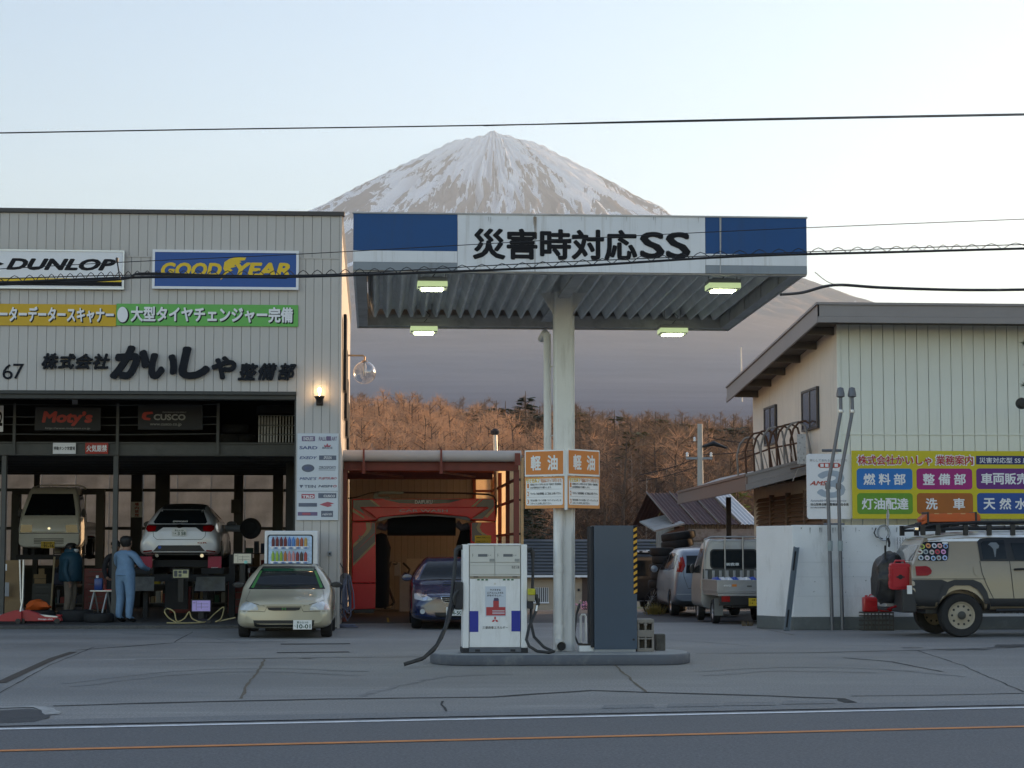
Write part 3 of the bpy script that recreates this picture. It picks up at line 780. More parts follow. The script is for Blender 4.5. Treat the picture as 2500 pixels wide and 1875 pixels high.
for (xa, xb) in ((274, 286), (0, 12)):
    X0, X1, z0, z1 = rect(xa, 1112, xb, 1500, MY)
    wbox('steel_column', M_STEEL, garage, X0, X1, MY, MY + .14, .07, zf0 - .026, bevel=.006)
for i in range(7):       # joists under the deck
    y = MY + 1.4 * (i + 1)
    wbox('joist', M_STEELD, garage, GX0, X_PIL + .1, y, y + .1, zf1 - .32, zf1 - .102)
M_BLUE_G = pm('sign_blue', (.003, .07, .30), .4, var=.05)
M_YEL_G = pm('sign_yellow', (.78, .52, .015), .45, var=.05)
M_SWHITE = pm('sign_white', (.80, .80, .82), .4, var=.04, scale=2, dirt=(.5, .5, .5), dirt_amt=.3)
M_INK = pm('sign_black', (.010, .010, .013), .6, var=.1, spec=.2)
M_GREEN = pm('banner_green', (.13, .44, .085), .5, var=.06)
M_OCHRE = pm('banner_yellow', (.62, .38, .01), .5, var=.06)
SY = GY - .09
def panel_sign(name, label, cat, x0, y0, x1, y1, Y, mat, th=.06, frame=None, fw=.03, loc=None):
    X0, X1, Z0, Z1 = rect(x0, y0, x1, y1, Y)
    t = thing(name, label, cat, (X0, Y, Z0))
    wbox('panel', mat, t, X0, X1, Y, Y + th, Z0, Z1, bevel=.004)
    if frame:
        for a in ((X0 - .01, X1 + .01, Z0 - .01, Z0 + fw), (X0 - .01, X1 + .01, Z1 - fw, Z1 + .01), (X0 - .01, X0 + fw, Z0 + fw, Z1 - fw), (X1 - fw, X1 + .01, Z0 + fw, Z1 - fw)):
            wbox('frame_bar', frame, t, a[0], a[1], Y - .012, Y + th + .002, a[2], a[3])
    return t, X0, X1, Z0, Z1
def stext(body, mat, t, x0, y0, x1, y1, Y, **k):
    X0, X1, Z0, Z1 = rect(x0, y0, x1, y1, Y); return wtext(body, mat, t, X0, X1, Z0, Z1, Y, **k)
def sbox(mat, t, x0, y0, x1, y1, Y, th=.002, name='print'):
    X0, X1, Z0, Z1 = rect(x0, y0, x1, y1, Y); return wbox(name, mat, t, X0, X1, Y, Y + th, Z0, Z1)
def spoly(mat, t, pts, Y, name='print', th=.002):
    P = [at(x, y, Y) for x, y in pts]
    return wpart(name, mat, MB().prism([(p.x, p.z) for p in P], Y, Y + th, 'y'), t)
t, *_ = panel_sign('tyre_sign', 'white sign board reading DUNLOP with yellow and black stripe', 'sign', -60, 611, 302, 704, SY, M_SWHITE, frame=M_ALU, fw=.02)
stext('DUNLOP', M_INK, t, 15, 631, 283, 660, SY - .006, bold=.06, shear=.32)
spoly(M_INK, t, [(-40, 630), (-8, 637), (10, 644), (-8, 651), (-40, 658)], SY - .006)
sbox(M_YEL_G, t, -60, 679, 297, 687, SY - .006); sbox(M_INK, t, -60, 687, 297, 697, SY - .006)
t, *_ = panel_sign('tyre_sign', 'blue sign board with yellow GOODYEAR lettering and winged foot', 'sign', 373, 612, 728, 705, SY, M_BLUE_G, frame=M_SWHITE, fw=.04)
stext('GOOD', M_YEL_G, t, 393, 641, 541, 676, SY - .006, bold=.055, shear=.22)
stext('YEAR', M_YEL_G, t, 572, 641, 709, 676, SY - .006, bold=.055, shear=.22)
spoly(M_YEL_G, t, [(548, 640), (560, 632), (575, 628), (601, 629), (598, 635), (584, 637), (590, 640), (572, 647), (576, 651), (562, 655), (568, 660), (552, 668), (545, 678), (538, 684), (541, 674), (549, 662), (545, 656)], SY - .008)
t, *_ = panel_sign('service_banner', 'yellow banner strip with white outlined katakana lettering', 'banner', -120, 742, 283.5, 795, GY - .03, M_OCHRE, th=.02)
stext('ーターデータースキャナー', M_INK, t, 0, 750, 281, 790, GY - .034, bold=.06)
stext('ーターデータースキャナー', M_SWHITE, t, -2, 748.5, 278, 787, GY - .037, bold=.045)
t, *_ = panel_sign('service_banner', 'green banner strip with white dot and white outlined lettering', 'banner', 284, 743, 728, 796, GY - .03, M_GREEN, th=.02)
stext('大型タイヤチェンジャー完備', M_INK, t, 321, 750, 718, 790, GY - .034, bold=.06)
stext('大型タイヤチェンジャー完備', M_SWHITE, t, 319, 748.5, 715, 787, GY - .037, bold=.045)
spoly(M_INK, t, [(301 + 15 * math.cos(R(a)), 770 + 20 * math.sin(R(a))) for a in range(0, 360, 15)], GY - .034)
spoly(M_SWHITE, t, [(299 + 13 * math.cos(R(a)), 768 + 19 * math.sin(R(a))) for a in range(0, 360, 15)], GY - .038)
M_NAVY = pm('black_blue_letter', (.007, .009, .014), .6, var=.1, spec=.2)
comp = thing('company_lettering', 'raised black Japanese company name lettering over the workshop opening', 'lettering', at(600, 930, GY))
def raised(chars, boxes, bold, shear=.25, dep=.07):
    for ch, bxx in zip(chars, boxes):
        X0, X1, Z0, Z1 = rect(*bxx, GY - .075)
        wtext(ch, M_NAVY, comp, X0, X1, Z0, Z1, GY - .085, bold=bold, depth=dep, shear=shear, name='raised_letter')
raised('株式会社', [(101, 862, 142, 901), (142, 863, 184, 901), (184, 863, 226, 901), (226, 863, 268, 901)], .045)
raised('か', [(268, 843, 364, 926)], .075, .3); raised('い', [(362, 862, 432, 926)], .075, .25); raised('し', [(436, 846, 513, 926)], .075, .15)
raised('や', [(516, 869, 577, 926)], .07, .15)
raised('整備部', [(580, 886, 630, 928), (630, 886, 676, 928), (678, 886, 724, 928)], .045)
tel = thing('phone_number_lettering', 'thin black digits 67, end of a phone number on the wall', 'lettering', at(30, 925, GY))
for ch, bxx in zip('67', ((6, 889, 31, 926), (32, 888, 58, 925))):
    X0, X1, Z0, Z1 = rect(*bxx, GY - .02); wtext(ch, M_NAVY, tel, X0, X1, Z0, Z1, GY - .02, depth=.018, bold=-.005, name='raised_letter')
Y = GY - .045
t, *_ = panel_sign('sponsor_board', 'pale board of tuning part logos on the workshop pillar', 'sign', 725, 1058, 826, 1270, Y, pm('faded_white_board', (.60, .64, .68), .45, var=.04), th=.03)
C_GB = pm('faded_slate', (.12, .14, .19), .5); C_RD = pm('faded_red', (.42, .10, .13), .5); C_NV = pm('faded_navy', (.10, .13, .26), .5); C_PU = pm('faded_plum', (.17, .12, .22), .5)
y_ = Y - .004; y2 = Y - .008
sbox(C_PU, t, 737, 1065, 769, 1077, y_); stext('ENDLESS', M_SWHITE, t, 741, 1067, 765, 1075, y2, bold=.03)
stext('RALLI', C_PU, t, 778, 1066, 797, 1076, y_, bold=.02, shear=.2); sbox(C_PU, t, 797, 1065, 808, 1076, y_); stext('ART', C_PU, t, 809, 1066, 823, 1076, y_, bold=.02, shear=.2)
stext('SARD', C_NV, t, 731, 1089, 775, 1097, y_, bold=.04)
spoly(C_RD, t, [(792, 1091), (791, 1086), (796, 1088), (799, 1082), (802, 1088), (808, 1086), (806, 1091)], y_); stext('BRIDE', C_GB, t, 787, 1091, 812, 1096, y_, bold=.02)
stext('EXEDY', C_NV, t, 731, 1114, 774, 1121, y_, bold=.04, shear=.25)
sbox(C_GB, t, 779, 1112, 821, 1123, y_); stext('SPOON', M_SWHITE, t, 790, 1114, 810, 1121, y2, bold=.02, shear=.3)
spoly(C_GB, t, [(752 + 15.5 * math.cos(R(a)), 1143 + 9.5 * math.sin(R(a))) for a in range(0, 360, 15)], y_); stext('BBS', C_NV, t, 744, 1139, 761, 1147, y2, bold=.03)
stext('ZERO/SPORTS', C_GB, t, 778, 1138, 820, 1145, y_, bold=.02, shear=.2); sbox(C_GB, t, 778, 1147, 819, 1148, y_)
stext('MINE’S', C_NV, t, 731, 1165, 773, 1172, y_, bold=.02, shear=.3); stext('FUJITSUBO', C_RD, t, 778, 1165, 822, 1172, y_, bold=.04, shear=.2)
spoly(C_GB, t, [(731, 1184), (741, 1184), (738, 1188), (735, 1192), (733, 1188)], y_); stext('TEIN', C_GB, t, 743, 1184, 771, 1191, y_, bold=.03); stext('NISM', C_GB, t, 777, 1184, 812, 1190, y_, bold=.05, shear=.2); stext('O', C_RD, t, 813, 1184, 822, 1190, y_, bold=.05, shear=.2)
sbox(C_GB, t, 726, 1199, 825, 1199.6, y_)
sbox(C_RD, t, 736, 1206, 768, 1217, y_); stext('TRD', M_SWHITE, t, 738, 1209, 766, 1216, y2, bold=.04)
sbox(C_GB, t, 777, 1204, 821, 1216, y_); stext('CUSCO', M_SWHITE, t, 790, 1208, 818, 1214, y2, bold=.04)
sbox(C_GB, t, 729, 1228, 774, 1237, y_); spoly(C_RD, t, [(780, 1232), (790, 1228), (800, 1225), (816, 1229), (806, 1232), (811, 1235), (800, 1238), (790, 1235)], y_)
sbox(C_PU, t, 727, 1250, 775, 1259, y_); sbox(C_RD, t, 738, 1252, 758, 1257, y2); sbox(C_GB, t, 784, 1247, 813, 1262, y_); stext('rebirth', M_SWHITE, t, 787, 1252, 810, 1258, y2, bold=.01, shear=.3)
M_GLASS = glass_mat('clear_glass', (.96, .97, .97), mixv=.97)
M_BULB = pm('glowing_bulb', (1, .7, .4), .4, emit=(1, .62, .28), estr=25)
M_BRONZE = pm('dark_bronze', (.045, .032, .025), .45, metal=.5, var=.2)
lp = at(780, 960, GY - .16)
wlamp = thing('wall_lantern', 'lit wall lantern with square clear glass on the workshop pillar', 'lamp', (lp.x, GY - .002, lp.z))
s_ = 1 / 120.3
MB().box(-.07, .07, -.03, 0, -.24, -.06).box(-.025, .025, -.16, -.02, -.2, -.15).obj('bracket', M_BRONZE, wlamp, bevel=.01)
MB().lathe([(.0, -.22), (.05, -.2), (.07, -.12), (.10, -.09), (.105, -.06), (.0, -.06)], (0, -.16, 0), n=20).obj('cup', M_BRONZE, wlamp, smooth=True)
MB().lathe([(.01, -.06), (.012, .0), (.035, .05), (.03, .09), (.0, .115)], (0, -.16, 0), n=16).obj('bulb', M_BULB, wlamp, smooth=True)
gmb = MB()
for (a, b_) in (((-.135, -.29), (.135, -.29)), ((.135, -.29), (.135, -.025)), ((.135, -.025), (-.135, -.025)), ((-.135, -.025), (-.135, -.29))):
    gmb.add([(a[0], a[1], -.06), (b_[0], b_[1], -.06), (b_[0], b_[1], .26), (a[0], a[1], .26)], [(0, 1, 2, 3)])
gmb.obj('glass_shade', M_GLASS, wlamp)
ld = bpy.data.lights.new('bulb_light', 'POINT'); ld.energy = 7; ld.color = (1, .6, .28); ld.shadow_soft_size = .04
lo = bpy.data.objects.new('bulb_light', ld); col.objects.link(lo); lo.location = (0, -.16, .06); lo.parent = wlamp
gp = at(890, 910, GY + 4.6)
glb = thing('globe_lamp', 'clear glass globe lamp on a brass arm beside the workshop corner', 'lamp', (gp.x, gp.y, gp.z))
M_BRASS = pm('brass_pipe', (.45, .30, .17), .35, metal=.8, var=.15)
rg_ = 28 / 4861 * 45
ax_ = at(838, 868, gp.y).x - gp.x; zt = at(890, 868, gp.y).z - gp.z
MB().tube([(ax_ - .1, 0, zt), (-.03, 0, zt), (0, 0, zt - .03), (0, 0, rg_ * .98)], .022, 10).obj('arm', M_BRASS, glb, smooth=True)
MB().lathe([(.0, rg_ * 1.1), (.05, rg_ * 1.08), (.09, rg_ * .93), (.085, rg_ * .9), (0, rg_ * .9)], n=18).obj('cap', M_BRASS, glb, smooth=True)
MB().lathe([(.02, rg_ * .9), (.04, rg_ * .5), (.035, .05), (.025, -.06), (.0, -.08)], n=14).obj('lamp_holder', M_WHITE, glb, smooth=True)
MB().lathe([(rg_ * math.sin(R(a)), rg_ * math.cos(R(a))) for a in range(14, 181, 8)], n=36).obj('globe', glass_mat('globe_glass', (.86, .87, .88), rough=.15, mixv=.84), glb, smooth=True)
sl = thing('side_lettering', 'large dark letters on the sunlit workshop side wall, seen edge on', 'lettering', (GX1, 44, 5))
for i, (y0, z0, z1) in enumerate(((41.6, 4.9, 6.5), (43.0, 4.4, 5.9), (44.6, 4.1, 5.4), (46.4, 3.9, 5.0))):
    wbox('raised_letter', M_NAVY, sl, GX1 + .02, GX1 + .09, y0, y0 + .9, z0, z1, bevel=.02)
CY0, CY1 = 25.45, 31.3
CX0 = at(862, 600, CY0).x; CX1 = at(1970, 600, CY0).x
ZT = at(1400, 527, CY0).z; ZB = at(1400, 664, CY0).z
M_CBLUE = pm('fascia_blue', (.002, .065, .22), .55, var=.08, scale=2, dirt=(.02, .05, .12), dirt_amt=.4, streak=(5, 5, .5))
M_CWHITE = pm('fascia_white', (.78, .79, .81), .5, var=.05, scale=2, dirt=(.40, .37, .32), dirt_amt=.45, dirt_scale=1.6, streak=(6, 6, .35))
M_CGREY = pm('fascia_grey', (.25, .28, .31), .5, var=.08, scale=2, dirt=(.12, .11, .10), dirt_amt=.4, streak=(4, 4, .6))
M_DECK = pm('galvanised_deck', (.78, .78, .76), .65, metal=.0, var=.2, scale=1.5, dirt=(.55, .52, .48), dirt_amt=.5, dirt_scale=1.5, streak=(3, .4, 1))
M_CFRAME = pm('canopy_frame_grey', (.48, .47, .46), .6, var=.15, scale=3, dirt=(.08, .07, .065), dirt_amt=.5)
canopy = thing('station_canopy', 'flat petrol station canopy with blue and white fascia on one white post', 'canopy', ((CX0 + CX1) / 2, 28.3, 0))
M_POST = pm('white_post_paint', (.74, .74, .73), .5, var=.06, scale=3, dirt=(.30, .27, .22), dirt_amt=.5, dirt_scale=2.5, streak=(4, 4, .4))
DROP = .10
def fx(px): return at(px, 590, CY0).x
FB = [CX0, fx(1117), fx(1306), fx(1722), CX1]
z_a = at(1000, 612, CY0).z; z_b = at(1000, 640, CY0).z
segs = [(FB[0], FB[1], M_CBLUE, True), (FB[1], FB[2], M_CWHITE, False), (FB[2], FB[3], M_CWHITE, False), (FB[3], FB[4], M_CBLUE, True)]
for x0, x1, mt, three in segs:
    if three:
        wbox('fascia_panel', M_CBLUE, canopy, x0 + .002, x1 - .002, CY0, CY0 + .03, z_a, ZT)
        wbox('fascia_panel', M_CWHITE, canopy, x0 + .002, x1 - .002, CY0, CY0 + .03, z_b, z_a - .002)
        wbox('fascia_panel', M_CGREY, canopy, x0 + .002, x1 - .002, CY0, CY0 + .03, ZB, z_b - .002)
    else:
        wbox('fascia_panel', mt, canopy, x0 + .002, x1 - .002, CY0, CY0 + .03, ZB, ZT)
for px in (1306, 1758):
    wbox('joint_cover', M_CFRAME, canopy, fx(px) - .006, fx(px) + .006, CY0 - .006, CY0 - .001, ZB, ZT)
stext('災害時対応', M_INK, canopy, 1154, 559, 1556, 635, CY0 - .008, bold=.042); stext('SS', M_INK, canopy, 1562, 566, 1686, 632, CY0 - .008, bold=.035)
wbox('fascia_cap', M_CFRAME, canopy, CX0 - .01, CX1 + .01, CY0 - .012, CY0 + .10, ZT + .001, ZT + .02)
wbox('soffit_lip', M_CFRAME, canopy, CX0, CX1, CY0 + .031, CY0 + .16, ZB - .02, ZB + .03, bevel=.005)
def slanted(x0, x1, y0, y1, za0, za1, drop0=0.0, drop1=DROP):
    return MB().hexa([(x0, y0, za0 - drop0), (x1, y0, za0 - drop0), (x1, y1, za0 - drop1), (x0, y1, za0 - drop1)],
                     [(x0, y0, za1 - drop0), (x1, y0, za1 - drop0), (x1, y1, za1 - drop1), (x0, y1, za1 - drop1)])
wpart('side_fascia', M_CWHITE, slanted(CX0, CX0 + .03, CY0 + .03, CY1, ZB, ZT - .001), canopy)
wpart('side_fascia', M_CFRAME, slanted(CX1 - .03, CX1, CY0 + .03, CY1, ZB, ZT - .001), canopy)
wpart('rear_fascia', M_CFRAME, slanted(CX0 + .03, CX1 - .03, CY1 - .03, CY1, ZB + .0, ZB + .55, DROP, DROP), canopy)
wpart('edge_beam', M_CFRAME, slanted(CX0 + .031, CX0 + .17, CY0 + .16, CY1 - .2, ZB + .01, ZB + .2), canopy)
wpart('edge_beam', M_CFRAME, slanted(CX1 - .17, CX1 - .031, CY0 + .16, CY1 - .2, ZB + .01, ZB + .2), canopy)
for k in range(4):
    y = CY0 + 1.0 + k * 1.25
    wbox('bracing_plate', M_CFRAME, canopy, CX1 - .19, CX1 - .172, y, y + .06, ZB + .02 - DROP * (y - CY0) / 5.9, ZB + .26)
wpart('rear_beam', M_CFRAME, MB().box(CX0 + .05, CX1 - .05, CY1 - .2, CY1 - .06, ZB - DROP + .02, ZB - DROP + .20), canopy, bevel=.005)
mb = MB(); nr = 29; x0 = CX0 + .18; wv = (CX1 - CX0 - .36) / nr
prof_ = []
for i in range(nr):
    a = x0 + i * wv; prof_ += [(a, .16), (a + wv * .12, .16), (a + wv * .42, .03), (a + wv * .58, .03), (a + wv * .88, .16)]
prof_.append((x0 + nr * wv, .16))
dz = ZB + .12
k = 0
for (y, dr) in ((CY0 + .05, 0), (28.3, DROP * .49), (CY1 - .22, DROP)):
    for (x, z) in prof_: mb.v.append((x, y, dz + z - dr))
npf = len(prof_)
for j in range(2):
    for i in range(npf - 1): mb.f.append((j * npf + i, j * npf + i + 1, (j + 1) * npf + i + 1, (j + 1) * npf + i))
wpart('folded_deck', M_DECK, mb, canopy)
wbox('roof_sheet', M_CFRAME, canopy, CX0 + .03, CX1 - .03, CY0 + .03, CY1 - .03, ZT - .10, ZT - .07)
PX = at(1375, 1200, 28.25).x; PY = 28.25
hw = 22.5 / FPX * 28.2
post = MB().prism([(PX - hw, PY - .13), (PX - hw + .03, PY - .15), (PX + hw - .03, PY - .15), (PX + hw, PY - .13), (PX + hw, PY + .13), (PX + hw - .03, PY + .15), (PX - hw + .03, PY + .15), (PX - hw, PY + .13)], .15, dz + .02 - DROP * .5, 'z')
wpart('post', M_POST, post, canopy)
wpart('post_bead', M_POST, MB().tube([(PX + hw + .012, PY - .1, .15), (PX + hw + .012, PY - .1, 4.9)], .014, 8), canopy, smooth=True)
wbox('cross_beam', M_CFRAME, canopy, PX - .08, PX + .08, CY0 + .2, CY1 - .21, dz - .02 - DROP, dz + .02 - DROP)
for sgn in (-1, 1):
    wpart('gusset', M_POST, MB().prism([(PX + sgn * hw, dz - .35), (PX + sgn * (hw + .2), dz - .03), (PX + sgn * hw, dz - .03)], PY - .02, PY + .02, 'y'), canopy)
rx = at(1336, 900, 28.6).x
wpart('rain_pipe', M_POST, MB().tube([(rx, 29.6, 4.72), (rx, 29.0, 4.74), (rx, 28.6, 4.66), (rx, 28.58, 4.5), (rx, 28.56, 2.62)], .055, 14), canopy, smooth=True)
wpart('pipe_socket', M_POST, MB().lathe([(.062, 0), (.066, .02), (.066, .10), (.062, .12)], (rx, 28.57, 2.78), n=16), canopy, smooth=True)
r2 = at(1364, 1400, 28.0).x
wpart('rain_pipe', M_POST, MB().tube([(rx, 28.56, 2.62), (rx + .02, 28.3, 2.5), (r2, 28.04, 2.35), (r2, 28.04, .36)], .062, 14), canopy, smooth=True)
wpart('pipe_socket', M_POST, MB().lathe([(.07, 0), (.073, .02), (.073, .09), (.068, .11)], (r2, 28.04, 1.25), n=16), canopy, smooth=True)
wpart('pipe_socket', M_POST, MB().lathe([(.07, 0), (.075, .02), (.075, .11), (.068, .13)], (r2, 28.04, .38), n=16), canopy, smooth=True)
wpart('pipe_shoe', M_POST, MB().tube([(r2, 28.04, .4), (r2, 28.02, .28), (r2 + .01, 27.93, .232), (r2 + .02, 27.80, .225)], [.062, .064, .064, .066], 14, caps=False), canopy, smooth=True)
wpart('pipe_mouth', M_BLACK, MB().lathe([(.0, 0), (.058, 0), (.058, .004)], (r2 + .02, 27.82, .225), 'y', 18), canopy)
for z in (4.2, 3.2): wpart('pipe_clip', M_CFRAME, MB().tube([(rx + .05, 28.58, z), (PX - hw, 28.4, z)], .008, 6), canopy)
M_TUBE = pm('lamp_tube', (.85, 1, .55), .4, emit=(.90, 1.0, .62), estr=14)
M_LBOX = pm('lamp_housing', (.42, .43, .40), .5, var=.1)
M_LGREEN = pm('lamp_green_lens', (.5, .55, .38), .35, emit=(.70, .9, .45), estr=.30)
M_WIRE = pm('thin_black_wire', (.02, .02, .02), .6)
def ceiling_lamp(x0, x1, yt, yb, Y, label):
    X0, X1, Z0, Z1 = rect(x0, yt, x1, yb, Y); cx = (X0 + X1) / 2; w = (X1 - X0) / 2
    t = thing('canopy_lamp', label, 'lamp', (cx, Y, Z0 + .10), 0, 'lamps under the canopy')
    MB().hexa([(-w, -.1, -.085), (w, -.1, -.085), (w, .22, -.085), (-w, .22, -.085)], [(-w * 1.02, -.13, .05), (w * 1.02, -.13, .05), (w * 1.02, .25, .05), (-w * 1.02, .25, .05)]).obj('housing', M_LBOX, t, bevel=.006)
    MB().box(-w * 1.03, w * 1.03, -.125, .245, -.07, .0).obj('lens', M_LGREEN, t, bevel=.006)
    MB().box(-w * .72, w * .72, -.08, .2, -.10, -.088).obj('light_panel', M_TUBE, t, bevel=.004)
    MB().box(-w * .7, w * .7, .0, .15, .051, .075).box(-w * 1.15, w * 1.15, .05, .09, .14, .16).box(-w * .95, -w * .9, .05, .09, .05, .14).box(w * .9, w * .95, .05, .09, .05, .14).obj('hanger', M_CFRAME, t)
    MB().box(-w * 1.16, w * 1.16, .02, .12, .161, dz - t.location.z + .1).obj('mounting_bar', M_CFRAME, t) if False else None
    for sx in (-.6, .6):
        MB().tube([(sx * w, .07, .16), (sx * w, .07, dz + .16 - t.location.z)], .012, 6).obj('rod', M_CFRAME, t)
    MB().tube([(0, .1, .08), (.1, .12, .2), (.02, .1, .27), (-.05, .1, dz + .15 - t.location.z)], .006, 5).obj('cable', M_WIRE, t)
    return t
ceiling_lamp(1020, 1091, 690, 707, 26.3, 'lit lamp under the canopy, front row on the left')
ceiling_lamp(1729, 1804, 690, 711, 26.3, 'lit lamp under the canopy, front row on the right')
ceiling_lamp(1003, 1067, 800, 814, 30.4, 'lit lamp under the canopy, rear row on the left, smaller looking')
ceiling_lamp(1611, 1676, 803, 818, 30.4, 'lit lamp under the canopy, rear row on the right, smaller looking')
M_ISL = pm('island_paint', (.095, .106, .13), .6, var=.12, scale=3, dirt=(.30, .30, .29), dirt_amt=.35, dirt_scale=5)
M_ISLTOP = pm('island_top', (.30, .31, .32), .75, var=.15, scale=4, dirt=(.15, .14, .13), dirt_amt=.5)
ia = G(1046, 1610).x; ib = G(1661, 1608).x; iy0 = 27.1; iy1 = 28.75; ir = (iy1 - iy0) / 2
isl = thing('pump_island', 'raised kerbed pump island painted slate blue', 'kerb island', ((ia + ib) / 2, 27.9, 0))
def capsule(a, b_, y0, y1, rr, n=14):
    yc = (y0 + y1) / 2; P = []
    for i in range(n + 1):
        t = R(-90 + 180 * i / n); P.append((b_ - rr + rr * math.cos(t), yc + (y1 - y0) / 2 * math.sin(t)))
    for i in range(n + 1):
        t = R(90 + 180 * i / n); P.append((a + rr + rr * math.cos(t), yc + (y1 - y0) / 2 * math.sin(t)))
    return P
wpart('kerb', M_ISL, MB().prism(capsule(ia, ib, iy0, iy1, .55), 0, .142, 'z'), isl, bevel=.025, smooth=True)
wpart('island_top', M_ISLTOP, MB().prism(capsule(ia + .04, ib - .04, iy0 + .05, iy1 - .04, .52), .13, .15, 'z'), isl, bevel=.006)
QY = 27.55
q0 = at(1129, 1450, QY).x; q1 = at(1287, 1450, QY).x; QZ = at(1208, 1327, QY).z
pw = q1 - q0; pc = (q0 + q1) / 2
M_PUMP = pm('pump_white', (.78, .79, .80), .4, var=.05, scale=4, dirt=(.38, .36, .32), dirt_amt=.4, dirt_scale=2, streak=(3, 3, .6))
M_CREAM = pm('pump_cream', (.58, .575, .54), .45, var=.04, scale=4)
M_PBLUE = pm('pump_blue', (.008, .022, .30), .4, var=.06)
M_SEAM = pm('dark_seam', (.03, .03, .035), .8)
M_LCD = pm('display_grey', (.10, .115, .14), .3)
M_PRED = pm('poster_red', (.42, .045, .05), .5)
M_PPAPER = pm('poster_paper', (.55, .60, .68), .5, var=.05)
M_TAN = pm('dusty_tan', (.32, .27, .20), .7, var=.2)
M_PGREEN = pm('label_green', (.03, .14, .07), .5)
pump = thing('fuel_pump', 'white twin display fuel pump with blue corner patches and red poster', 'fuel pump', (pc, QY + .25, .15))
S = pw / 158.0                                        # metres per photo pixel on the pump front
def ux(x): return (x - 1208) * S
def uz(y): return (1592 - y) * (QZ - .15) / (1592 - 1327)
yf = -.25
def pb(name, mat, x0, x1, y0, y1, d0=0.0, d1=.5, bevel=0.0):
    return MB().box(ux(x0), ux(x1), yf + d0, yf + d1, uz(y1), uz(y0)).obj(name, mat, pump, bevel)
pb('base_frame', M_SEAM, 1127, 1289, 1580, 1592, .0, .5, .004)
pb('base_plate', M_ISL, 1145, 1272, 1578, 1590, -.012, .0)
pb('side_column', M_PUMP, 1130, 1145, 1329, 1580, .0, .5, .012)
pb('side_column', M_PUMP, 1272, 1287, 1329, 1580, .0, .5, .012)
pb('cabinet', M_PUMP, 1146, 1271, 1409, 1579, .025, .48, .004)
pb('front_door', M_PUMP, 1147, 1270, 1413, 1578, .004, .024, .004)
pb('head', M_CREAM, 1146, 1271, 1332, 1409, .02, .48, .004)
pb('top_cap', M_PUMP, 1145.3, 1271.7, 1327, 1331.5, .0, .5, .003)
for a, b_ in ((1147, 1207.4), (1208.6, 1270)):
    pb('display_panel', M_CREAM, a, b_, 1333, 1372.6, .002, .019, .003)
    pb('display_panel', M_CREAM, a, b_, 1373.6, 1402, .002, .019, .003)
    pb('display_strip', M_CREAM, a, b_, 1403, 1406, .004, .019)
    pb('screen', M_LCD, a + 20, a + 43, 1352.5, 1359, .000, .0019)
    pb('screen', pm('display_pale', (.28, .29, .28), .4), a + 48, a + 60, 1364, 1371, .000, .0019)
    wt = text('F', M_SEAM, pump, ux(a + 6), ux(a + 8), uz(1360), uz(1352), yf + .0008); text('L→', M_SEAM, pump, ux(a + 45), ux(a + 52), uz(1357), uz(1354), yf + .0008)
    pb('price_line', pm('pump_line', (.40, .40, .38), .6), a, b_, 1379.6, 1380.2, .0, .0019)
text('指定公差', M_SEAM, pump, ux(1249), ux(1268), uz(1388), uz(1381), yf + .0008, bold=.01)
pb('dusty_ledge', M_TAN, 1147, 1270, 1406.5, 1412, .006, .02)
for a in (1156, 1251): pb('vent', M_SEAM, a, a + 12, 1407, 1409, .003, .006)
for a in (1165, 1228):
    pb('label_strip', M_PUMP, a - 2, a + 28, 1412.6, 1417, .0, .0035)
    for k in range(3): pb('label_mark', M_PGREEN, a + k * 10, a + k * 10 + 6, 1413, 1416.6, -.002, -.0002)
MB().lathe([(.0, 0), (.012, 0), (.014, .006)], (ux(1208.5), yf - .004, uz(1424.5)), 'y', 14).obj('lock', M_ALU, pump)
pb('corner_patch', M_PBLUE, 1146.5, 1168, 1490.5, 1541, .0015, .0038); pb('corner_patch', M_PBLUE, 1248.5, 1270.5, 1490, 1540, .0015, .0038)
pb('poster', M_PPAPER, 1184.5, 1235, 1431, 1504, .0006, .0036)
for ln, yy in (('ヤバすぎる', 1437), ('エアコンムスタル', 1444), ('がおそろしい…', 1450.5)):
    w_ = 13 if yy == 1437 else 20
    text(ln, M_INK, pump, ux(1209 - w_), ux(1209 + w_), uz(yy + 5), uz(yy), yf - .001, bold=.05)
pb('poster_print', M_PRED, 1187, 1234, 1481, 1501.5, -.0006, .0004); pb('poster_print', M_PRED, 1204, 1218, 1465, 1481, -.0006, .0004)
MB().prism([(ux(1205), uz(1466)), (ux(1206), uz(1459)), (ux(1216), uz(1459)), (ux(1218), uz(1463)), (ux(1217.5), uz(1466))], yf - .0008, yf + .0002, 'y').obj('poster_print', pm('poster_navy', (.06, .05, .12), .5), pump)
for yy in (1489, 1492.5, 1496): pb('poster_line', M_PPAPER, 1202, 1232, yy, yy + 1.6, -.001, -.0007)
for rot in (90, 210, 330):      # three-diamond mark
    c0 = (ux(1208.6), uz(1512)); a = R(rot); l = .052
    pts_ = []
    for (d, s) in ((0, 0), (.5, .29), (1, 0), (.5, -.29)):
        pts_.append((c0[0] + l * (d * math.cos(a) - s * math.sin(a)), c0[1] + l * (d * math.sin(a) + s * math.cos(a))))
    MB().prism(pts_, yf + .0006, yf + .0036, 'y').obj('emblem_diamond', pm('emblem_red', (.50, .03, .04), .5), pump)
text('三菱商事エネルギー', M_SEAM, pump, ux(1178), ux(1240), uz(1534), uz(1527), yf + .001, bold=.008)
for a in (1160, 1246): pb('foot_vent', M_SEAM, a, a + 12, 1583, 1588.5, -.016, -.0125)
M_HOSE = pm('hose_black', (.022, .023, .026), .5, var=.2, scale=10)
def P3(px, py, Y): p = at(px, py, Y); return (p.x, p.y, p.z)
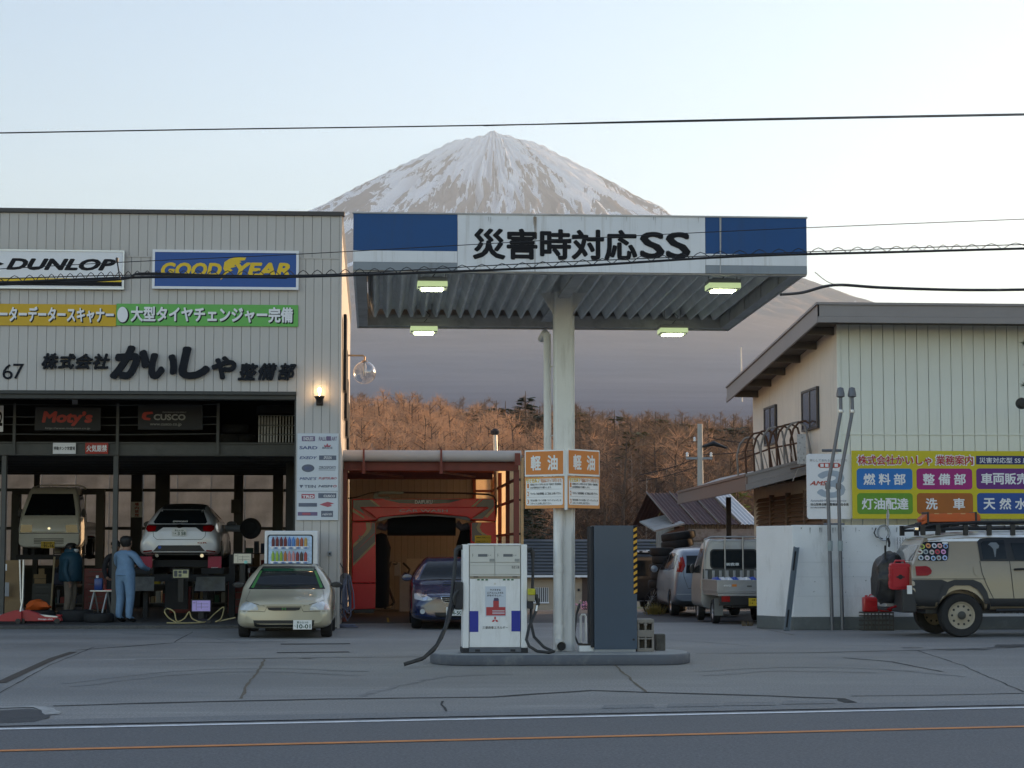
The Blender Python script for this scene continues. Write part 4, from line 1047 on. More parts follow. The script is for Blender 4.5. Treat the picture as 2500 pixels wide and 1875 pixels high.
wpart('swivel_arm', M_HOSE, MB().tube([P3(1287, 1346, 27.7), P3(1297, 1341, 27.7), P3(1300, 1347, 27.7), P3(1301, 1362, 27.7)], [.03, .036, .034, .024], 10), pump, smooth=True)
wpart('hose', M_HOSE, MB().tube([P3(1300.5, 1360, 27.7), P3(1301, 1400, 27.7), P3(1299.5, 1440, 27.7), P3(1297, 1480, 27.7), P3(1296, 1520, 27.62), P3(1304, 1555, 27.5), P3(1328, 1580, 27.35),
                                 P3(1352, 1591, 27.25), P3(1340, 1593, 27.2), P3(1312, 1590, 27.2), P3(1292, 1578, 27.25), P3(1285, 1562, 27.3), P3(1292, 1530, 27.4), P3(1305, 1500, 27.5), P3(1311, 1484, 27.55)], .021, 10), pump, smooth=True)
wpart('holster', M_SEAM, MB().box(*[w for w in (at(1287.5, 1460, 27.6).x, at(1301, 1460, 27.6).x, 27.5, 27.75, at(1290, 1486, 27.6).z, at(1290, 1466, 27.6).z)]), pump, bevel=.012)
wpart('nozzle', M_HOSE, MB().tube([P3(1311, 1482, 27.55), P3(1314, 1474, 27.55), P3(1311, 1462, 27.55), P3(1307, 1452, 27.55), P3(1299, 1440, 27.55)], [.022, .027, .03, .024, .012], 10), pump, smooth=True)
wpart('nozzle_swivel', M_ALU, MB().tube([P3(1311.5, 1478, 27.53), P3(1309, 1492, 27.52)], .019, 10), pump, smooth=True)
wpart('nozzle_cover', pm('yellow_tag', (.48, .45, .02), .5, var=.3, scale=30), MB().box(at(1289, 1440, 27.48).x, at(1307, 1440, 27.48).x, 27.46, 27.58, at(1298, 1453, 27.48).z, at(1298, 1437, 27.48).z), pump, bevel=.015)
wpart('nozzle_guard', pm('guard_tan', (.30, .27, .20), .6), MB().box(at(1289, 1460, 27.49).x, at(1306, 1460, 27.49).x, 27.47, 27.56, at(1298, 1468, 27.48).z, at(1298, 1452.6, 27.48).z), pump, bevel=.01)
wpart('swivel_arm', M_HOSE, MB().tube([P3(1131, 1336, 27.7), P3(1120, 1337, 27.7), P3(1114, 1343, 27.7), P3(1112, 1360, 27.7)], [.034, .038, .036, .024], 10), pump, smooth=True)
wpart('hose', M_HOSE, MB().tube([P3(1112.5, 1358, 27.65), P3(1108, 1410, 27.6), P3(1101, 1470, 27.5), P3(1088, 1530, 27.3), P3(1066, 1576, 27.05), P3(1035, 1606, 26.9), P3(1000, 1618, 26.75),
                                 P3(986, 1622, 26.7), P3(992, 1620, 26.75), P3(1030, 1609, 26.95), P3(1058, 1588, 27.05), P3(1078, 1556, 27.2), P3(1092, 1520, 27.4), P3(1103, 1490, 27.5), P3(1109, 1474, 27.6)], .026, 10), pump, smooth=True)
wpart('holster', M_SEAM, MB().box(at(1110, 1450, 27.6).x, at(1129.5, 1450, 27.6).x, 27.5, 27.75, at(1120, 1488, 27.6).z, at(1120, 1420, 27.6).z), pump, bevel=.02)
wpart('nozzle', M_HOSE, MB().tube([P3(1109, 1476, 27.5), P3(1108, 1462, 27.5), P3(1112, 1450, 27.5), P3(1120, 1440, 27.5)], [.02, .028, .03, .018], 10), pump, smooth=True)
M_OR = pm('board_orange', (.62, .20, .03), .45, var=.06, scale=3)
M_OR2 = pm('board_orange_pale', (.66, .28, .08), .45, var=.06, scale=3)
def price_board(xa, xb, Ya, Yb, label, flip):
    """two stacked panels hinged at the post; stands slightly turned"""
    A = at(xa, 1170, Ya); B = at(xb, 1170, Yb)
    d = Vector((B.x - A.x, B.y - A.y, 0)); w = d.length; ang_ = math.atan2(d.y, d.x)
    zt = at(xa if not flip else xb, 1100, Ya if not flip else Yb).z; zb_ = at(xa if not flip else xb, 1242, Ya if not flip else Yb).z
    t = thing('diesel_sign', label, 'sign', (A.x, A.y, zb_), ang_)
    h = zt - zb_; zm = h * .545
    MB().box(0, w, 0, .03, zm + .004, h).obj('panel', M_SWHITE, t, bevel=.003)
    MB().box(.02, w - .02, -.004, -.001, zm + .03, h - .02).obj('print', M_OR, t)
    for ch, u0 in (('軽', .16), ('油', .58)):
        text(ch, M_SWHITE, t, w * u0, w * (u0 + .26), zm + .085, h - .075, -.008, bold=.042)
    MB().box(0, w, .0, .03, 0, zm - .004).obj('panel', M_OR2, t, bevel=.003)
    MB().prism(rrect(.025, w - .025, .045, zm - .03, .025), -.003, -.001, 'y').obj('print', M_SWHITE, t)
    text('セミセルフ', M_YEL_G, t, .03, w * .38, zm - .085, zm - .02, -.008, bold=.05)
    text('「給油はスタッフが行います」', M_OR, t, w * .41, w - .04, zm - .085, zm - .03, -.006, bold=.02)
    for n_, zz, l1, l2 in (('1', .62, '給油はスタッフが行いますが「窓拭き／灰皿清掃」', 'はお客様各自でお願いします。'), ('2', .37, '「タオル／灰皿清掃機」はご自由にお使い下さい。', None), ('3', .12, '「安全点検／オイル交換／エアーチェック」は', 'スタッフにお申し付け下さい。')):
        z0 = zm * zz
        text(n_, M_OR, t, .045, .075, z0 + .01, z0 + .075, -.006, bold=.03)
        text(l1, M_SEAM, t, .10, w - .05, z0 + (.045 if l2 else .025), z0 + (.075 if l2 else .06), -.006, bold=.01)
        if l2: text(l2, M_SEAM, t, .10, w * .68, z0 + .002, z0 + .032, -.006, bold=.01)
    for zz in (.36, .6): MB().box(.04, w - .04, -.005, -.0035, zm * zz - .002, zm * zz + .001).obj('print', M_CGREY, t)
    return t
price_board(1281, 1378, 28.12, 27.72, 'left orange diesel board with Japanese notice, fixed to the canopy post', False)
price_board(1386, 1464, 27.72, 28.22, 'right orange diesel board with Japanese notice, fixed to the canopy post', True)
ep = at(1382, 1170, 27.70); zt = at(1382, 1100, 27.7).z; zb_ = at(1382, 1245, 27.7).z
MB().box(ep.x - .02, ep.x + .02, 27.69, 27.75, zb_, zt).obj('sign_corner_bar', M_CWHITE, None, bevel=.008, label='narrow white upright bar joining the two orange boards', cat='sign')
KY = 27.75
M_SLATE = pm('slate_cabinet', (.040, .066, .105), .45, var=.1, scale=1.2, coat=.15)
k0, k1, _, kz = rect(1451, 1283, 1555, 1585, KY)
cab = thing('slate_cabinet', 'tall slate blue steel cabinet with black and amber hazard tape', 'cabinet', ((k0 + k1) / 2, KY + .25, .15))
kw = (k1 - k0) / 2; kh = kz - .15
MB().box(-kw, kw, -.25, .25, .035, kh).obj('body', M_SLATE, cab, bevel=.006)
MB().box(-kw - .004, kw - .02, -.252, .25, 0, .034).obj('plinth', M_ISLTOP, cab)
MB().box(-kw - .045, -kw - .002, -.2, .25, .06, kh - .01).obj('door_edge', M_SEAM, cab, bevel=.004)
MB().lathe([(0, 0), (.016, 0), (.016, .012)], (kw - .05, -.256, .17 * 1), 'y', 14).obj('knob', M_BLACK, cab)
tz0 = at(1555, 1450, KY).z - .15; tz1 = kh - .006; nst = 11; sh = (tz1 - tz0) / nst; tx0 = kw - .046; tx1 = kw + .004
MB().box(tx0, tx1, -.2535, -.2505, tz0, tz1).obj('hazard_tape', M_INK, cab)
for i in range(nst):
    z = tz0 + i * sh
    lo = max(tz0, z); P = [(tx0, z), (tx1, z + sh * .34), (tx1, min(z + sh * .84, tz1)), (tx0, z + sh * .5)]
    MB().prism(P, -.2565, -.254, 'y').obj('amber_stripe', pm('amber_tape', (.65, .33, .02), .5), cab)
def on_isl(px, py, Y=None): return G(px, py, .15)
M_CRATE = pm('grey_brown_crate', (.20, .18, .16), .6, var=.12, scale=5)
c0, c1, cz0, cz1 = rect(1557, 1512, 1597, 1589, 27.75)
crate = thing('bottle_crate', 'grey plastic bottle crate standing on end beside the slate cabinet', 'crate', ((c0 + c1) / 2, 27.95, .15))
w = (c1 - c0) / 2; h = cz1 - .15
for x in (-w, -.014, w - .028): MB().box(x, x + .028, -.17, -.15, .0, h).obj('stile', M_CRATE, crate, bevel=.004)
for z, hh in ((0, .05), (.17, .02), (.20, .02), (.21, .09), (h - .05, .05)): MB().box(-w - .004, w + .004, -.175, -.152, z, z + hh).obj('rail', M_CRATE, crate, bevel=.004)
for sx in (-1, 1):
    a0 = ell(sx * w * .5, h - .10, w * .36, .05, 12, 0, 180); MB().prism([(sx * w * .5 - w * .5, h - .06), (sx * w * .5 - w * .5, h - .13)] + [(p[0], p[1]) for p in a0[::-1]] + [(sx * w * .5 + w * .5, h - .13), (sx * w * .5 + w * .5, h - .06)], -.172, -.155, 'y').obj('arch', M_CRATE, crate)
MB().box(-w, -w + .012, -.15, .16, 0, h).box(w - .012, w, -.15, .16, 0, h).box(-w + .012, w - .012, -.15, .16, 0, .012).box(-w + .012, w - .012, -.15, .16, h - .012, h).box(-w + .012, w - .012, .148, .16, .012, h - .012).obj('shell', M_CRATE, crate)
p = on_isl(1612, 1588)
MB().box(-.07, .07, -.09, .09, 0, .23).obj('concrete_block', pm('old_concrete', (.105, .10, .09), .9, var=.35, scale=9, bump=.5), None, bevel=.012, label='small weathered concrete block at the right end of the island', cat='block').location = (p.x, p.y + .05, .15)
p = on_isl(1434, 1591)
sb = thing('white_box', 'low white box with rusty rim at the foot of the slate cabinet', 'box', (p.x, p.y + .08, .15))
MB().box(-.115, .115, -.08, .08, 0, .085).obj('case', M_WHITE, sb, bevel=.006); MB().box(-.12, .12, -.085, .085, .086, .105).obj('rim', M_RUST, sb, bevel=.004)
p = on_isl(1445, 1580)
bt = thing('tan_canister', 'tan cylindrical canister standing against the slate cabinet', 'canister', (p.x, p.y, .15))
MB().lathe([(0, 0), (.045, 0), (.048, .02), (.048, .26), (.04, .30), (.0, .30)], n=18).obj('body', pm('brass_tan', (.34, .23, .11), .5, var=.2), bt, smooth=True); MB().lathe([(.0, .3), (.02, .3), (.02, .36), (.0, .37)], n=12).obj('valve', M_SEAM, bt)
p = on_isl(1418, 1575)
sp = thing('air_standpipe', 'small white standpipe with black air hose beside the post', 'standpipe', (p.x, p.y, .15))
MB().tube([(0, 0, 0), (0, 0, .42), (.02, 0, .45), (.06, 0, .45), (.075, 0, .42), (.075, 0, .05)], .017, 10).obj('pipe', M_POST, sp, smooth=True)
MB().tube([(-.06, -.05, .5), (-.08, -.06, .35), (-.1, -.06, .15), (-.05, -.05, .03), (.02, -.04, .02)], .014, 8).obj('hose', M_HOSE, sp, smooth=True)
MB().tube([(-.06, -.05, .48), (-.03, -.05, .58), (-.02, -.05, .62)], [.018, .022, .012], 8).obj('handle', M_HOSE, sp, smooth=True)
M_RUN = pm('rust_run', (.30, .20, .11), .8, var=.4, scale=25); M_GRIM = pm('fascia_grime', (.44, .43, .41), .7, var=.3, scale=20)
rnd = random.Random(12)
for px, w, l, m_ in ((1306, 3, 34, M_RUN), (1309, 1.6, 52, M_RUN), (1303, 1.4, 22, M_RUN), (1193, 1.6, 12, M_GRIM), (1198, 1.2, 20, M_GRIM), (1530, 1.4, 14, M_GRIM), (1596, 1.8, 10, M_GRIM), (1600, 1, 22, M_GRIM), (1480, 1.2, 9, M_GRIM), (1705, 1.6, 16, M_GRIM), (1760, 2.2, 120, M_GRIM), (1240, 1, 9, M_GRIM), (1420, 1.1, 12, M_GRIM)):
    spoly(m_, canopy, [(px - w / 2, 529), (px + w / 2, 529), (px + w * .3, 529 + l * .6), (px, 529 + l), (px - w * .35, 529 + l * .7)], CY0 - .0035 - .00001 * px, 'rust_run', .001)
M_OXIDE = pm('red_oxide_steel', (.20, .045, .028), .6, var=.2, scale=3, dirt=(.09, .03, .02), dirt_amt=.5)
M_BEIGE = pm('beige_board', (.25, .24, .235), .65, var=.08, scale=2, dirt=(.16, .14, .12), dirt_amt=.3, streak=(4, 4, .4))
M_POLY = pm('corrugated_polycarbonate', (.88, .70, .44), .4, var=.1, scale=2, transl=.62)
M_ROLL = pm('milky_sheet', (.62, .58, .55), .35, var=.08, scale=1.5, transl=.2)
WY = 44.0; WB = 53.0
wx0 = at(840, 1200, WY).x; wx1 = at(1266, 1200, WY).x
wash_bay = thing('car_wash_bay', 'open red steel framed car wash shelter with translucent side sheets', 'shelter', ((wx0 + wx1) / 2, 48, 0))
zt_ = at(1050, 1128, WY).z; zt2 = at(1050, 1146, WY).z
def bb(name, mat, *d, bevel=.0): return wbox(name, mat, wash_bay, *d, bevel=bevel)
bb('front_beam', M_OXIDE, wx0, wx1, WY, WY + .12, zt2, zt_, bevel=.006)
bb('beam_flange', M_OXIDE, wx0, wx1, WY - .05, WY + .17, zt_, zt_ + .025); bb('beam_flange', M_OXIDE, wx0, wx1, WY - .05, WY + .17, zt2 - .025, zt2)
zl = at(1050, 1160, WY + 2).z
bb('inner_beam', M_OXIDE, wx0, wx1 - .4, WY + 3, WY + 3.12, zl - .06, zl + .10)
for px in (888, 1077):
    x = at(px, 1120, WY).x; bb('beam_cleat', M_OXIDE, x - .04, x + .04, WY - .09, WY - .052, zt2 - .1, zt_ + .22, bevel=.004)
    wpart('brace_rod', M_OXIDE, MB().tube([(x, WY + .1, zt2 - .06), (x + .9, WY + 3, zl)], .03, 6), wash_bay)
for k in range(4):
    y = WY + .4 + k * 2.4; bb('roof_purlin', M_OXIDE, wx0, wx1, y, y + .08, zt_ + .03, zt_ + .13)
bb('roof_sheet', M_ROLL, wx0 - .05, wx1 + .1, WY + .1, WB, zt_ + .135, zt_ + .155)
zr = at(1050, 1113, WY - .15).z
wpart('rolled_edge', M_ROLL, MB().tube([(wx0 - .08, WY - .1, zr), (wx1 + .05, WY - .1, zr)], .125, 18), wash_bay, smooth=True)
bb('gutter_bracket', M_OXIDE, at(1255, 1110, WY).x, at(1268, 1110, WY).x, WY - .3, WY - .24, zt_ - .08, zr + .06)
for px in (888, 1077): 
    x = at(px, 1110, WY - .2).x; bb('gutter_bracket', M_OXIDE, x - .02, x + .02, WY - .26, WY - .23, zt_ - .1, zr + .15)
def wpost(px, w, Y, z1=None):
    X0, X1, _, _ = rect(px - w / 2, 1200, px + w / 2, 1300, Y); bb('post', M_OXIDE, X0, X1, Y, Y + .1, 0, z1 or zt2, bevel=.004); return (X0 + X1) / 2
bb('post', M_OXIDE, wx0 - .02, wx0 + .07, WY, WY + .1, 0, zt2, bevel=.004)
xa = at(1262, 1300, WY).x
bb('post', M_OXIDE, xa - .07, xa + .05, WY, WY + .1, 0, zt2)
ys_ = [WY + .1, WY + 3, WY + 6, WB]
for y in ys_[1:]: bb('post', M_OXIDE, xa - .05, xa + .04, y, y + .1, 0, zt_)
for z in (.9, 1.9, 2.65, 3.1): bb('side_rail', M_OXIDE, xa - .045, xa + .0, WY + .12, WB, z, z + .06)
for z in (.9, 1.9, 2.65, 3.1): bb('rail_stub', M_SEAM, xa + .05, xa + .16, WY + .03, WY + .07, z, z + .05)
def corrug(name, P0, P1, z0, z1, n, amp, mat, par):
    P0 = Vector(P0); P1 = Vector(P1); d = P1 - P0; nn = Vector((-d.y, d.x, 0)).normalized()
    mb = MB(); m = n * 4
    for i in range(m + 1):
        p = P0 + d * i / m + nn * amp * math.sin(i / m * n * 2 * math.pi); mb.v += [(p.x, p.y, z0), (p.x, p.y, z1)]
        if i: k = 2 * i; mb.f.append((k - 2, k, k + 1, k - 1))
    return wpart(name, mat, mb, par, smooth=True)
for i in range(3):
    corrug('side_sheet', (xa + .08, ys_[i] + .02, 0), (xa + .08, ys_[i + 1] - .02, 0), .35, zt_ + .1, 14, .02, M_POLY, wash_bay)
corrug('front_return_sheet', (xa + .085, WY - .02, 0), (at(1271.5, 1300, WY).x + .06, WY - .02, 0), .1, zt_ + .1, 2, .015, M_POLY, wash_bay)
xb = at(1157, 1250, WB).x
zb0 = at(1000, 1163, WB).z
corrug('rear_sheet', (xb + .05, WB, 0), (xa, WB, 0), 1.6, zt_ + .1, 14, .02, M_POLY, wash_bay)
bb('rear_post', M_OXIDE, xb - .03, xb + .05, WB - .1, WB, 0, zt_ + .1)
bb('rear_rail', M_OXIDE, xb + .05, xa, WB - .1, WB - .04, at(1190, 1199, WB).z - .03, at(1190, 1199, WB).z + .03)
siding(wash_bay, wx0, xb - .03, .0, zt_ + .1, WB - .02, .168, M_BEIGE, th=.03)
siding(wash_bay, xb - .03, xa, .0, 1.58, WB - .02, .168, M_BEIGE, th=.03)
bb('rear_backing', M_INNER, wx0, xa, WB + .015, WB + .06, 0, 1.58); bb('rear_backing', M_INNER, wx0, xb, WB + .015, WB + .06, 1.58, zt_ + .12)
bb('floor', concrete_mat('wash_floor', (.09, .085, .08), (.05, .05, .05), scale=.7), wx0, xa, 43.3, WB - .05, -.04, .006)
bb('floor_mark', pm('worn_yellow_line', (.42, .30, .04), .7, var=.4, scale=8), at(945, 1510, 44.5).x, at(950, 1510, 44.5).x, 43.6, 46.5, .0065, .009)
fp = at(1212, 1100, 50)
fl = thing('flue_pipe', 'slim steel flue pipe with dark cowl above the car wash roof', 'flue pipe', (fp.x, 50.6, 3.4))
zt3 = at(1210, 1062, 50.6).z - 3.4
MB().tube([(0.05, 0, -.6), (0, 0, zt3)], .055, 12).obj('pipe', M_ALU, fl, smooth=True)
MB().lathe([(.06, zt3), (.11, zt3 + .02), (.12, zt3 + .10), (.05, zt3 + .16), (0, zt3 + .17)], n=14).obj('cowl', M_SEAM, fl, smooth=True)
NY = 47.3
M_WRED = pm('wash_red', (.84, .012, .02), .35, var=.08, scale=2, coat=.15, dirt=(.42, .02, .02), dirt_amt=.3)
M_WGREY = pm('wash_grey', (.11, .105, .125), .4, var=.08, coat=.3)
M_WGOLD = pm('wash_gold', (.42, .30, .16), .4, var=.08, coat=.3)
M_BRUSH = pm('wash_brush', (.008, .008, .009), .95, var=.4, scale=40, bump=1.0, bscale=120)
M_DARKWASH = pm('wash_black', (.02, .02, .022), .4, coat=.3)
wm = thing('car_wash_machine', 'red car wash gantry with grey and gold stripes and black brushes', 'car wash', (at(1035, 1490, NY).x, NY + .6, 0))
def W(px, py, Y=NY): p = at(px, py, Y); return (p.x, p.z)
def wpoly(name, mat, pts, y0, y1, bevel=0.0): return wpart(name, mat, MB().prism([W(*q) for q in pts], y0, y1, 'y'), wm, bevel)
wpoly('left_tower', M_WRED, [(860, 1275), (917, 1275), (917, 1423), (859, 1423)], NY, NY + 1.2, .015)
wpoly('left_tower_base', M_WRED, [(859, 1425), (917, 1425), (916, 1486), (858, 1488)], NY + .02, NY + 1.2, .01)
wpoly('left_skirt', M_DARKWASH, [(862, 1488), (915, 1487), (912, 1497), (864, 1497)], NY + .06, NY + 1.1)
wpoly('right_tower', M_WRED, [(1149, 1275), (1211, 1275), (1212, 1423), (1149, 1423)], NY, NY + 1.2, .015)
wpoly('right_tower_base', M_WRED, [(1149, 1425), (1212, 1425), (1213, 1488), (1150, 1488)], NY + .02, NY + 1.2, .01)
wpoly('top_fairing', M_WRED, [(860, 1218), (1206, 1217), (1211, 1272), (1150, 1270), (1146, 1262), (1100, 1256), (1035, 1254), (975, 1256), (925, 1262), (919, 1271), (860, 1273)], NY - .05, NY + 1.2, .02)
wpoly('visor', M_WRED, [(878, 1239), (1192, 1238), (1170, 1252), (1148, 1268), (1140, 1262), (1035, 1252), (930, 1263), (920, 1268), (905, 1254)], NY - .20, NY - .051, .02)
wpoly('visor_lip', M_WGREY, [(921, 1268), (935, 1261), (1035, 1256), (1136, 1261), (1148, 1266), (1146, 1272), (1110, 1264), (1035, 1259), (960, 1264), (924, 1274)], NY - .14, NY - .03, .005)
wpoly('stripe', M_WGREY, [(862, 1221), (904, 1220), (924, 1237), (880, 1238), (890, 1254), (915, 1268), (862, 1240)], NY - .056, NY - .051)
wpoly('stripe', M_WGOLD, [(902, 1220), (908, 1220), (929, 1237), (923, 1237)], NY - .058, NY - .051)
wpoly('stripe', M_WGOLD, [(861, 1241), (889, 1262), (889, 1266), (861, 1250)], NY - .058, NY - .051)
wpoly('stripe', M_WGREY, [(1160, 1237), (1180, 1219), (1205, 1219), (1206, 1236), (1178, 1266), (1150, 1267), (1195, 1240)], NY - .056, NY - .051)
wpoly('stripe', M_WGOLD, [(1150, 1237), (1170, 1219), (1176, 1219), (1157, 1237)], NY - .058, NY - .051)
wpoly('stripe', M_WGOLD, [(1182, 1262), (1206, 1238), (1206, 1246), (1190, 1264)], NY - .0585, NY - .051)
wpoly('stripe', M_DARKWASH, [(935, 1219), (1130, 1219), (1095, 1228), (1035, 1231), (975, 1228)], NY - .056, NY - .051)
for nm, mt, pts in (('stripe', M_WGREY, [(907, 1276), (916, 1276), (916, 1300), (862, 1352), (862, 1335), (900, 1300), (906, 1290)]), ('stripe', M_WGOLD, [(893, 1276), (905, 1276), (905, 1292), (899, 1302), (862, 1337), (862, 1329), (889, 1303), (895, 1292)]),
                    ('stripe', M_WGREY, [(862, 1352), (916, 1302), (916, 1322), (862, 1376)]), ('stripe', M_WGOLD, [(862, 1376), (916, 1322), (916, 1328), (862, 1382)]),
                    ('stripe', M_WGREY, [(1152, 1276), (1168, 1276), (1164, 1290), (1180, 1310), (1211, 1340), (1211, 1355), (1152, 1320)]), ('stripe', M_WGOLD, [(1168, 1276), (1176, 1276), (1171, 1288), (1177, 1299), (1195, 1310), (1190, 1316), (1166, 1296), (1163, 1288)])):
    wpoly(nm, mt, pts, NY - .006 - .002 * (mt is M_WGOLD), NY - .0005)
stext('DAIFUKU', M_SWHITE, wm, 1013, 1221, 1056, 1230, NY - .06, bold=.04)
stext('CAR WASH', pm('wash_letter', (.45, .42, .44), .4), wm, 975, 1244, 1093, 1250, NY - .206, bold=.01)
stext('ZEAR', M_WGREY, wm, 872, 1308, 894, 1322, NY - .012, bold=.0, shear=.5)
wpart('top_brush', M_BRUSH, MB().tube([(W(946, 1285)[0], NY + .5, W(946, 1283)[1]), (W(1114, 1285)[0], NY + .5, W(946, 1283)[1])], .24, 18), wm, smooth=True)
for px, a, b_ in ((929, 1300, 1485), (1138, 1290, 1485)):
    x, z0 = W(px, b_, NY + .6); z1 = W(px, a, NY + .6)[1]
    mbq = MB(); mbq.lathe([(.0, 0), (.19, .02), (.22, (z1 - z0) * .3), (.21, (z1 - z0) * .6), (.24, (z1 - z0) * .8), (.14, (z1 - z0) * .97), (.0, z1 - z0)], (x, NY + .6, z0), n=22); wpart('side_brush', M_BRUSH, mbq, wm, smooth=True)
wpart('brush_cover', M_WGREY, MB().tube([W3 for W3 in [(W(922, 1283)[0], NY + .4, W(922, 1283)[1]), (W(940, 1288)[0], NY + .4, W(940, 1288)[1]), (W(952, 1276)[0], NY + .4, W(952, 1276)[1])]], .09, 10), wm, smooth=True)
wpart('brush_cover', M_WGREY, MB().tube([(W(1147, 1283)[0], NY + .4, W(1147, 1283)[1]), (W(1128, 1288)[0], NY + .4, W(1128, 1288)[1]), (W(1116, 1276)[0], NY + .4, W(1116, 1276)[1])], .09, 10), wm, smooth=True)
sgn_ = wpoly('yellow_notice', M_YEL_G, [(1159, 1307), (1199, 1307), (1199, 1325), (1159, 1325)], NY - .03, NY - .012)
for yy in (1311, 1320): stext('洗車機のご利用について', M_INK, wm, 1162, yy, 1196, yy + 3, NY - .034, bold=.01)
wpart('top_arm', M_DARKWASH, MB().box(W(920, 1199)[0], W(986, 1203)[0], NY + .4, NY + .5, W(920, 1205)[1], W(920, 1198)[1]).box(W(912, 1203)[0], W(923, 1203)[0], NY + .4, NY + .52, W(912, 1217)[1], W(912, 1203)[1]).box(W(912, 1213)[0], W(952, 1213)[0], NY + .3, NY + .5, W(912, 1217.5)[1], W(912, 1212)[1]), wm, bevel=.006)
wpart('overhead_cable', M_HOSE, MB().tube([(W(849, 1216)[0], NY + .3, W(849, 1216)[1]), (W(870, 1213)[0], NY + .3, W(870, 1213)[1]), (W(900, 1203)[0], NY + .4, W(900, 1203)[1]), (W(925, 1199)[0], NY + .4, W(925, 1200)[1])], .016, 6), wm)
wpart('overhead_pipe', M_HOSE, MB().tube([(W(x, y)[0], NY + .45, W(x, y)[1]) for x, y in ((984, 1201), (1060, 1202), (1140, 1203), (1195, 1206), (1208, 1210), (1214, 1222), (1214, 1250), (1210, 1285))], .022, 8), wm, smooth=True)
st = thing('wash_pump_station', 'pale grey pump box and cabinet with black hoses inside the car wash', 'equipment', (at(980, 1480, 51).x, 51, 0))
M_BOXG = pm('pale_grey_box', (.30, .30, .30), .5, var=.1)
a = at(965, 1400, 51).x; 
wbox('control_box', M_BOXG, st, at(963, 1400, 51).x, at(978, 1400, 51).x, 50.9, 51.2, at(970, 1406, 51).z, at(970, 1373, 51).z, bevel=.01)
wbox('cabinet', M_BOXG, st, at(975, 1450, 51.3).x, at(1030, 1450, 51.3).x, 51.3, 51.8, 0, at(1000, 1405, 51.3).z, bevel=.01)
wbox('upper_panel', pm('pale_panel', (.34, .32, .29), .6), st, at(993, 1380, 51.6).x, at(1035, 1380, 51.6).x, 51.6, 51.7, at(1000, 1404, 51.6).z, at(1000, 1364, 51.6).z)
wpart('hose', M_HOSE, MB().tube([P3(968, 1375, 50.8), P3(955, 1374, 50.6), P3(946, 1390, 50.4), P3(943, 1420, 50.2), P3(955, 1450, 50.2), P3(962, 1470, 50.2), P3(955, 1480, 50.2), P3(940, 1484, 50)], .04, 8), st, smooth=True)
wpart('hose', M_HOSE, MB().tube([P3(985, 1375, 50.8), P3(1000, 1390, 50.6), P3(996, 1402, 50.6), P3(988, 1400, 50.8)], .03, 8), st, smooth=True)
hb = thing('hose_bundle', 'bundle of blue grey water hoses hanging at the workshop corner', 'hose', G(842, 1532))
M_BHOSE = pm('blue_grey_hose', (.13, .14, .20), .5, var=.3, scale=6)
rnd = random.Random(5); hx = G(842, 1532)
for i in range(11):
    ox = rnd.uniform(-.10, .06); w = rnd.uniform(.04, .12); oy = rnd.uniform(-.12, .12); zt4 = rnd.uniform(.95, 1.05); zb4 = rnd.uniform(.12, .5)
    MB().tube([(ox - w, oy, zb4 + .1), (ox - w * .9, oy, .7), (ox - w * .3, oy, zt4), (ox + w * .3, oy + .02, zt4), (ox + w, oy + .03, .7), (ox + w * 1.2, oy, zb4 + .08), (ox + w * .2, oy - .02, zb4 - .04), (ox - w, oy, zb4 + .1)], .014, 6, caps=False).obj('hose_loop', M_BHOSE, hb, smooth=True)
for i in range(4):
    rr = rnd.uniform(.12, .26); cx, cy2 = rnd.uniform(-.1, .15), rnd.uniform(-.15, .1)
    MB().tube([(cx + rr * math.cos(t * .52), cy2 + rr * .7 * math.sin(t * .52), .02 + .012 * i) for t in range(12)], .014, 6, closed=True).obj('hose_coil', M_BHOSE, hb, smooth=True)
MB().tube([(-.15, .1, 1.25), (-.12, 0, 1.32), (-.05, 0, 1.2), (-.04, 0, 1.0)], .012, 6).obj('hook', M_HOSE, hb)
MB().lathe([(.0, -.06), (.12, -.06), (.12, -.04), (.05, -.04), (.05, .04), (.12, .04), (.12, .06), (0, .06)], (0, .08, .98), 'y', 20).obj('reel', M_WGREY, hb, smooth=True)
RX = 9.98; RY = 42.5; RB = 52.3
zw_f = at(2300, 785, RY).z; 
M_CREAMW = pm('cream_siding', (.80, .80, .71), .6, var=.05, scale=1.2, dirt=(.55, .55, .49), dirt_amt=.3, dirt_scale=1.2, streak=(4, 4, .3))
M_CREAMS = pm('cream_rib_siding', (.72, .67, .58), .6, var=.06, scale=1.5, dirt=(.42, .38, .33), dirt_amt=.35, streak=(4, 4, .25))
M_FASC = pm('brown_grey_fascia', (.28, .25, .24), .55, var=.08, scale=2)
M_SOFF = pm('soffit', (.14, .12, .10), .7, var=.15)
rb_ = thing('cream_building', 'two storey cream sided building with brown grey sloping roof edge', 'building', (RX, RY, 0))
RX1 = 24.0
zline = at(2300, 1061, RY).z
pwid = 28.6 / (FPX / RY)
siding(rb_, RX + .0, RX1, zline + .012, zw_f, RY, pwid, M_CREAMW, th=.04, gap=.012)
siding(rb_, RX + .0, RX1, .0, zline - .012, RY, pwid, M_CREAMW, th=.04, gap=.012)
wbox('flashing_strip', M_CREAMW, rb_, RX, RX1, RY - .015, RY + .03, zline - .012, zline + .012)
wbox('backing_wall', pm('seam_backing', (.12, .13, .12), .8), rb_, RX + .03, RX1, RY + .045, RY + .2, 0, zw_f)  # dark backing seen through the joints between the boards
mb = MB(); nr_ = 70
def ztop(y): return zw_f + .12 + (y - RY) * (5.62 - 6.62) / (RB - RY)
